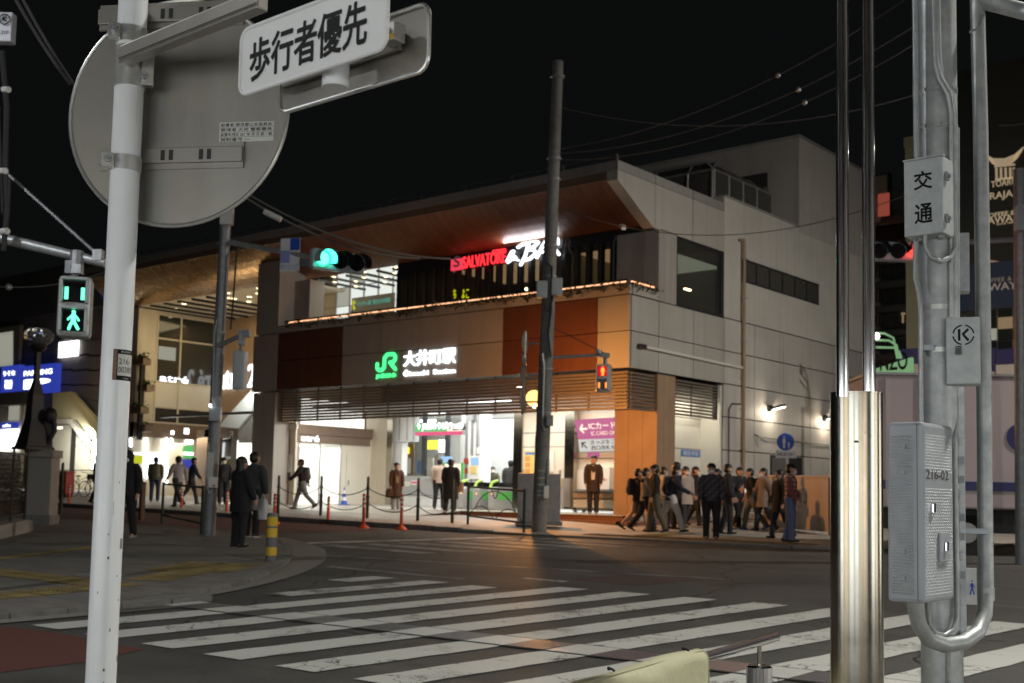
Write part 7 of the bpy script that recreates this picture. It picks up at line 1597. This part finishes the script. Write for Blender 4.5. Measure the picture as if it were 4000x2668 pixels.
person('person in a dark coat standing in front of the ticket machines', 2316,1768,2000,1.76,'C','c_darkbrown','c_black',coat='midi',slim=.86,inner='c_white',zf=FL,d=34.8,turn=-8,shoe='c_lightgrey',arms=(.05,.1))
person('person half hidden behind the wooden column holding a phone', 2456,1802,1998,1.70,'L','c_black','c_black',coat='jacket',zf=FL,d=39,bend=(1.3,1.3),arms=(.2,.2))
# crowd on the right
T = person('person in black carrying a rucksack at the left of the crowd', 2490,1818,2066,1.62,'R','c_black','skinlegs',stride=.9,skirt='c_char',coat='jacket',arms=(.5,-.3),bend=(1.0,.5)); backpack(T, 'c_black', 'black rucksack on the leftmost person of the crowd')
person('person in a taupe padded jacket walking right', 2520,1824,2076,1.63,'R','c_taupe','c_black',stride=.8,coat='jacket',hair='bun',arms=(.4,-.4),bend=(.8,.5))
person('person in black with a cap raising a hand to the face', 2556,1812,2078,1.70,'L','c_black','c_olive',stride=.5,coat='jacket',hat='c_black',bend=(1.9,.4),arms=(.5,0))
T = person('stooping person in cap, navy jacket and white trousers striding right', 2618,1838,2102,1.72,'R','c_navy','c_white',stride=1.05,coat='jacket',mask=True,hat='c_navy',lean=.22,arms=(.5,-.4),bend=(.6,.4)); backpack(T, 'c_black', 'black rucksack on the person in white trousers')
person('tall person in black behind the one in white trousers', 2640,1806,2068,1.78,'L','c_black','c_black',stride=.2,coat='jacket',arms=(.1,.3),bend=(.4,.9))
person('masked person in dark suit coming off the station steps', 2716,1808,2040,1.70,'R','c_suit','c_suit',stride=.6,coat='jacket',mask=True,inner='c_white',turn=-25)
person('masked person in argyle jumper standing still at the kerb', 2777,1821,2120,1.72,'C','c_argyle','c_black',coat='shirt',mask=True,sole=True,turn=-8,arms=(-.05,.0),shoe='c_darkgrey')
person('dark haired person mostly hidden behind the argyle jumper', 2800,1848,2092,1.62,'L','c_black','c_black',coat='jacket')
person('person in navy suit facing right in the crowd', 2842,1820,2094,1.74,'R','c_suit','c_suit',coat='jacket',inner='c_white',stride=.3,arms=(.1,.2),turn=-12)
person('person in black suit with salmon shirt looking down at a phone', 2884,1838,2076,1.70,'C','c_suit','c_black',stride=.6,coat='jacket',inner='c_salmon',turn=28,arms=(.2,.2),bend=(1.2,1.2),lean=.08)
T = person('person in black short sleeved shirt and khaki trousers stepping left', 2938,1846,2090,1.68,'L','c_black','c_khaki',stride=.75,coat='shirt',sleeves='short',lean=.12,shoe='cone_blue',arms=(.1,-.2)); backpack(T, 'c_black', 'black backpack on the short sleeved person')
person('person in a long dark coat walking beside the plaid shirt', 3046,1838,2108,1.62,'L','c_black','c_navy',stride=.6,coat='midi',hair='long',turn=20)
T = person('masked person in red and white plaid shirt and jeans', 3088,1812,2118,1.74,'R','c_plaid','c_jean',coat='shirt',mask=True,stride=.2,turn=-18,arms=(.1,.25),bend=(.4,.5)); carried('shoulder_bag', 'pale shoulder bag at the hip of the plaid shirt', 'bag', 'c_taupe', T, 'wrl', (.06,.02,.16), soft_bag('c_beige',.34,.14,.22))
person('masked person in a pale grey down jacket deep in the crowd', 2588,1822,2062,1.66,'R','c_lightgrey','c_jean',coat='jacket',mask=True,stride=.5,arms=(.3,-.3),turn=10)
person('masked person in a beige coat behind the white trousers', 2676,1816,2056,1.68,'C','c_beige','c_char',coat='midi',mask=True,stride=.3,turn=35,hair='long')
T = person('masked person in taupe coat walking left before the salmon hoarding', 2982,1838,2086,1.68,'L','c_taupe','c_char',coat='midi',mask=True,stride=.6,arms=(.3,-.4),turn=15); carried('shoulder_bag', 'dark shoulder bag on the taupe coat', 'bag', 'c_black', T, 'wrl', (0,.02,.10), soft_bag('c_black',.32,.14,.22))
# ------------------------------------------------------------------ planting and last details
def leaves(name, spots, label, n, sz_, m, spread):
    mb = MB(); random.seed(3)
    for i in range(n):
        c = random.choice(spots); p = V((c[0]+random.gauss(0,spread[0]), c[1]+random.gauss(0,spread[1]), c[2]+random.gauss(0,spread[2])))
        a, b = random.uniform(0,6.28), random.uniform(-.9,.9); u = V((math.cos(a)*math.cos(b), math.sin(a)*math.cos(b), math.sin(b))); w = u.cross(V((0,0,1))); w.normalize(); s = sz_*random.uniform(.6,1.3)
        mb.poly([p, p+u*s*.5+w*s*.32, p+u*s, p+u*s*.5-w*s*.32])
    o = mb.build(name, m); tag(o, label, 'plants', kind='stuff'); return o
sp = [(-33.6+.21*i+random.uniform(-.1,.1), 27.14, 7.50+random.uniform(-.10,.06)) for i in range(72)]+[(-18.46, 27.3+.16*i, 7.48) for i in range(8)]
leaves('trailing_plants', sp, 'reddish leaves trailing over the ledge below the warm light line', 2400, .10, 'plant', (.10,.04,.055))
sp = [(-45.7+random.uniform(-.4,.4), 28.85+.25*(i % 2)+random.uniform(0,.2), (6.9,5.75,4.75,3.95)[i % 4]+.33) for i in range(20)]
leaves('shelf_plants', sp, 'green plants on the shelves of the corner column', 900, .13, 'plant_green', (.16,.08,.08))
sp = [on_g(60+8*i, 2040, LW)+V((-.6-.1*(i % 3),.2,.55+.12*(i % 4))) for i in range(8)]
leaves('fence_shrub', [(p.x, p.y, p.z) for p in sp], 'dark shrub leaves behind the mesh fence', 1500, .09, 'plant_green', (.5,.25,.30))
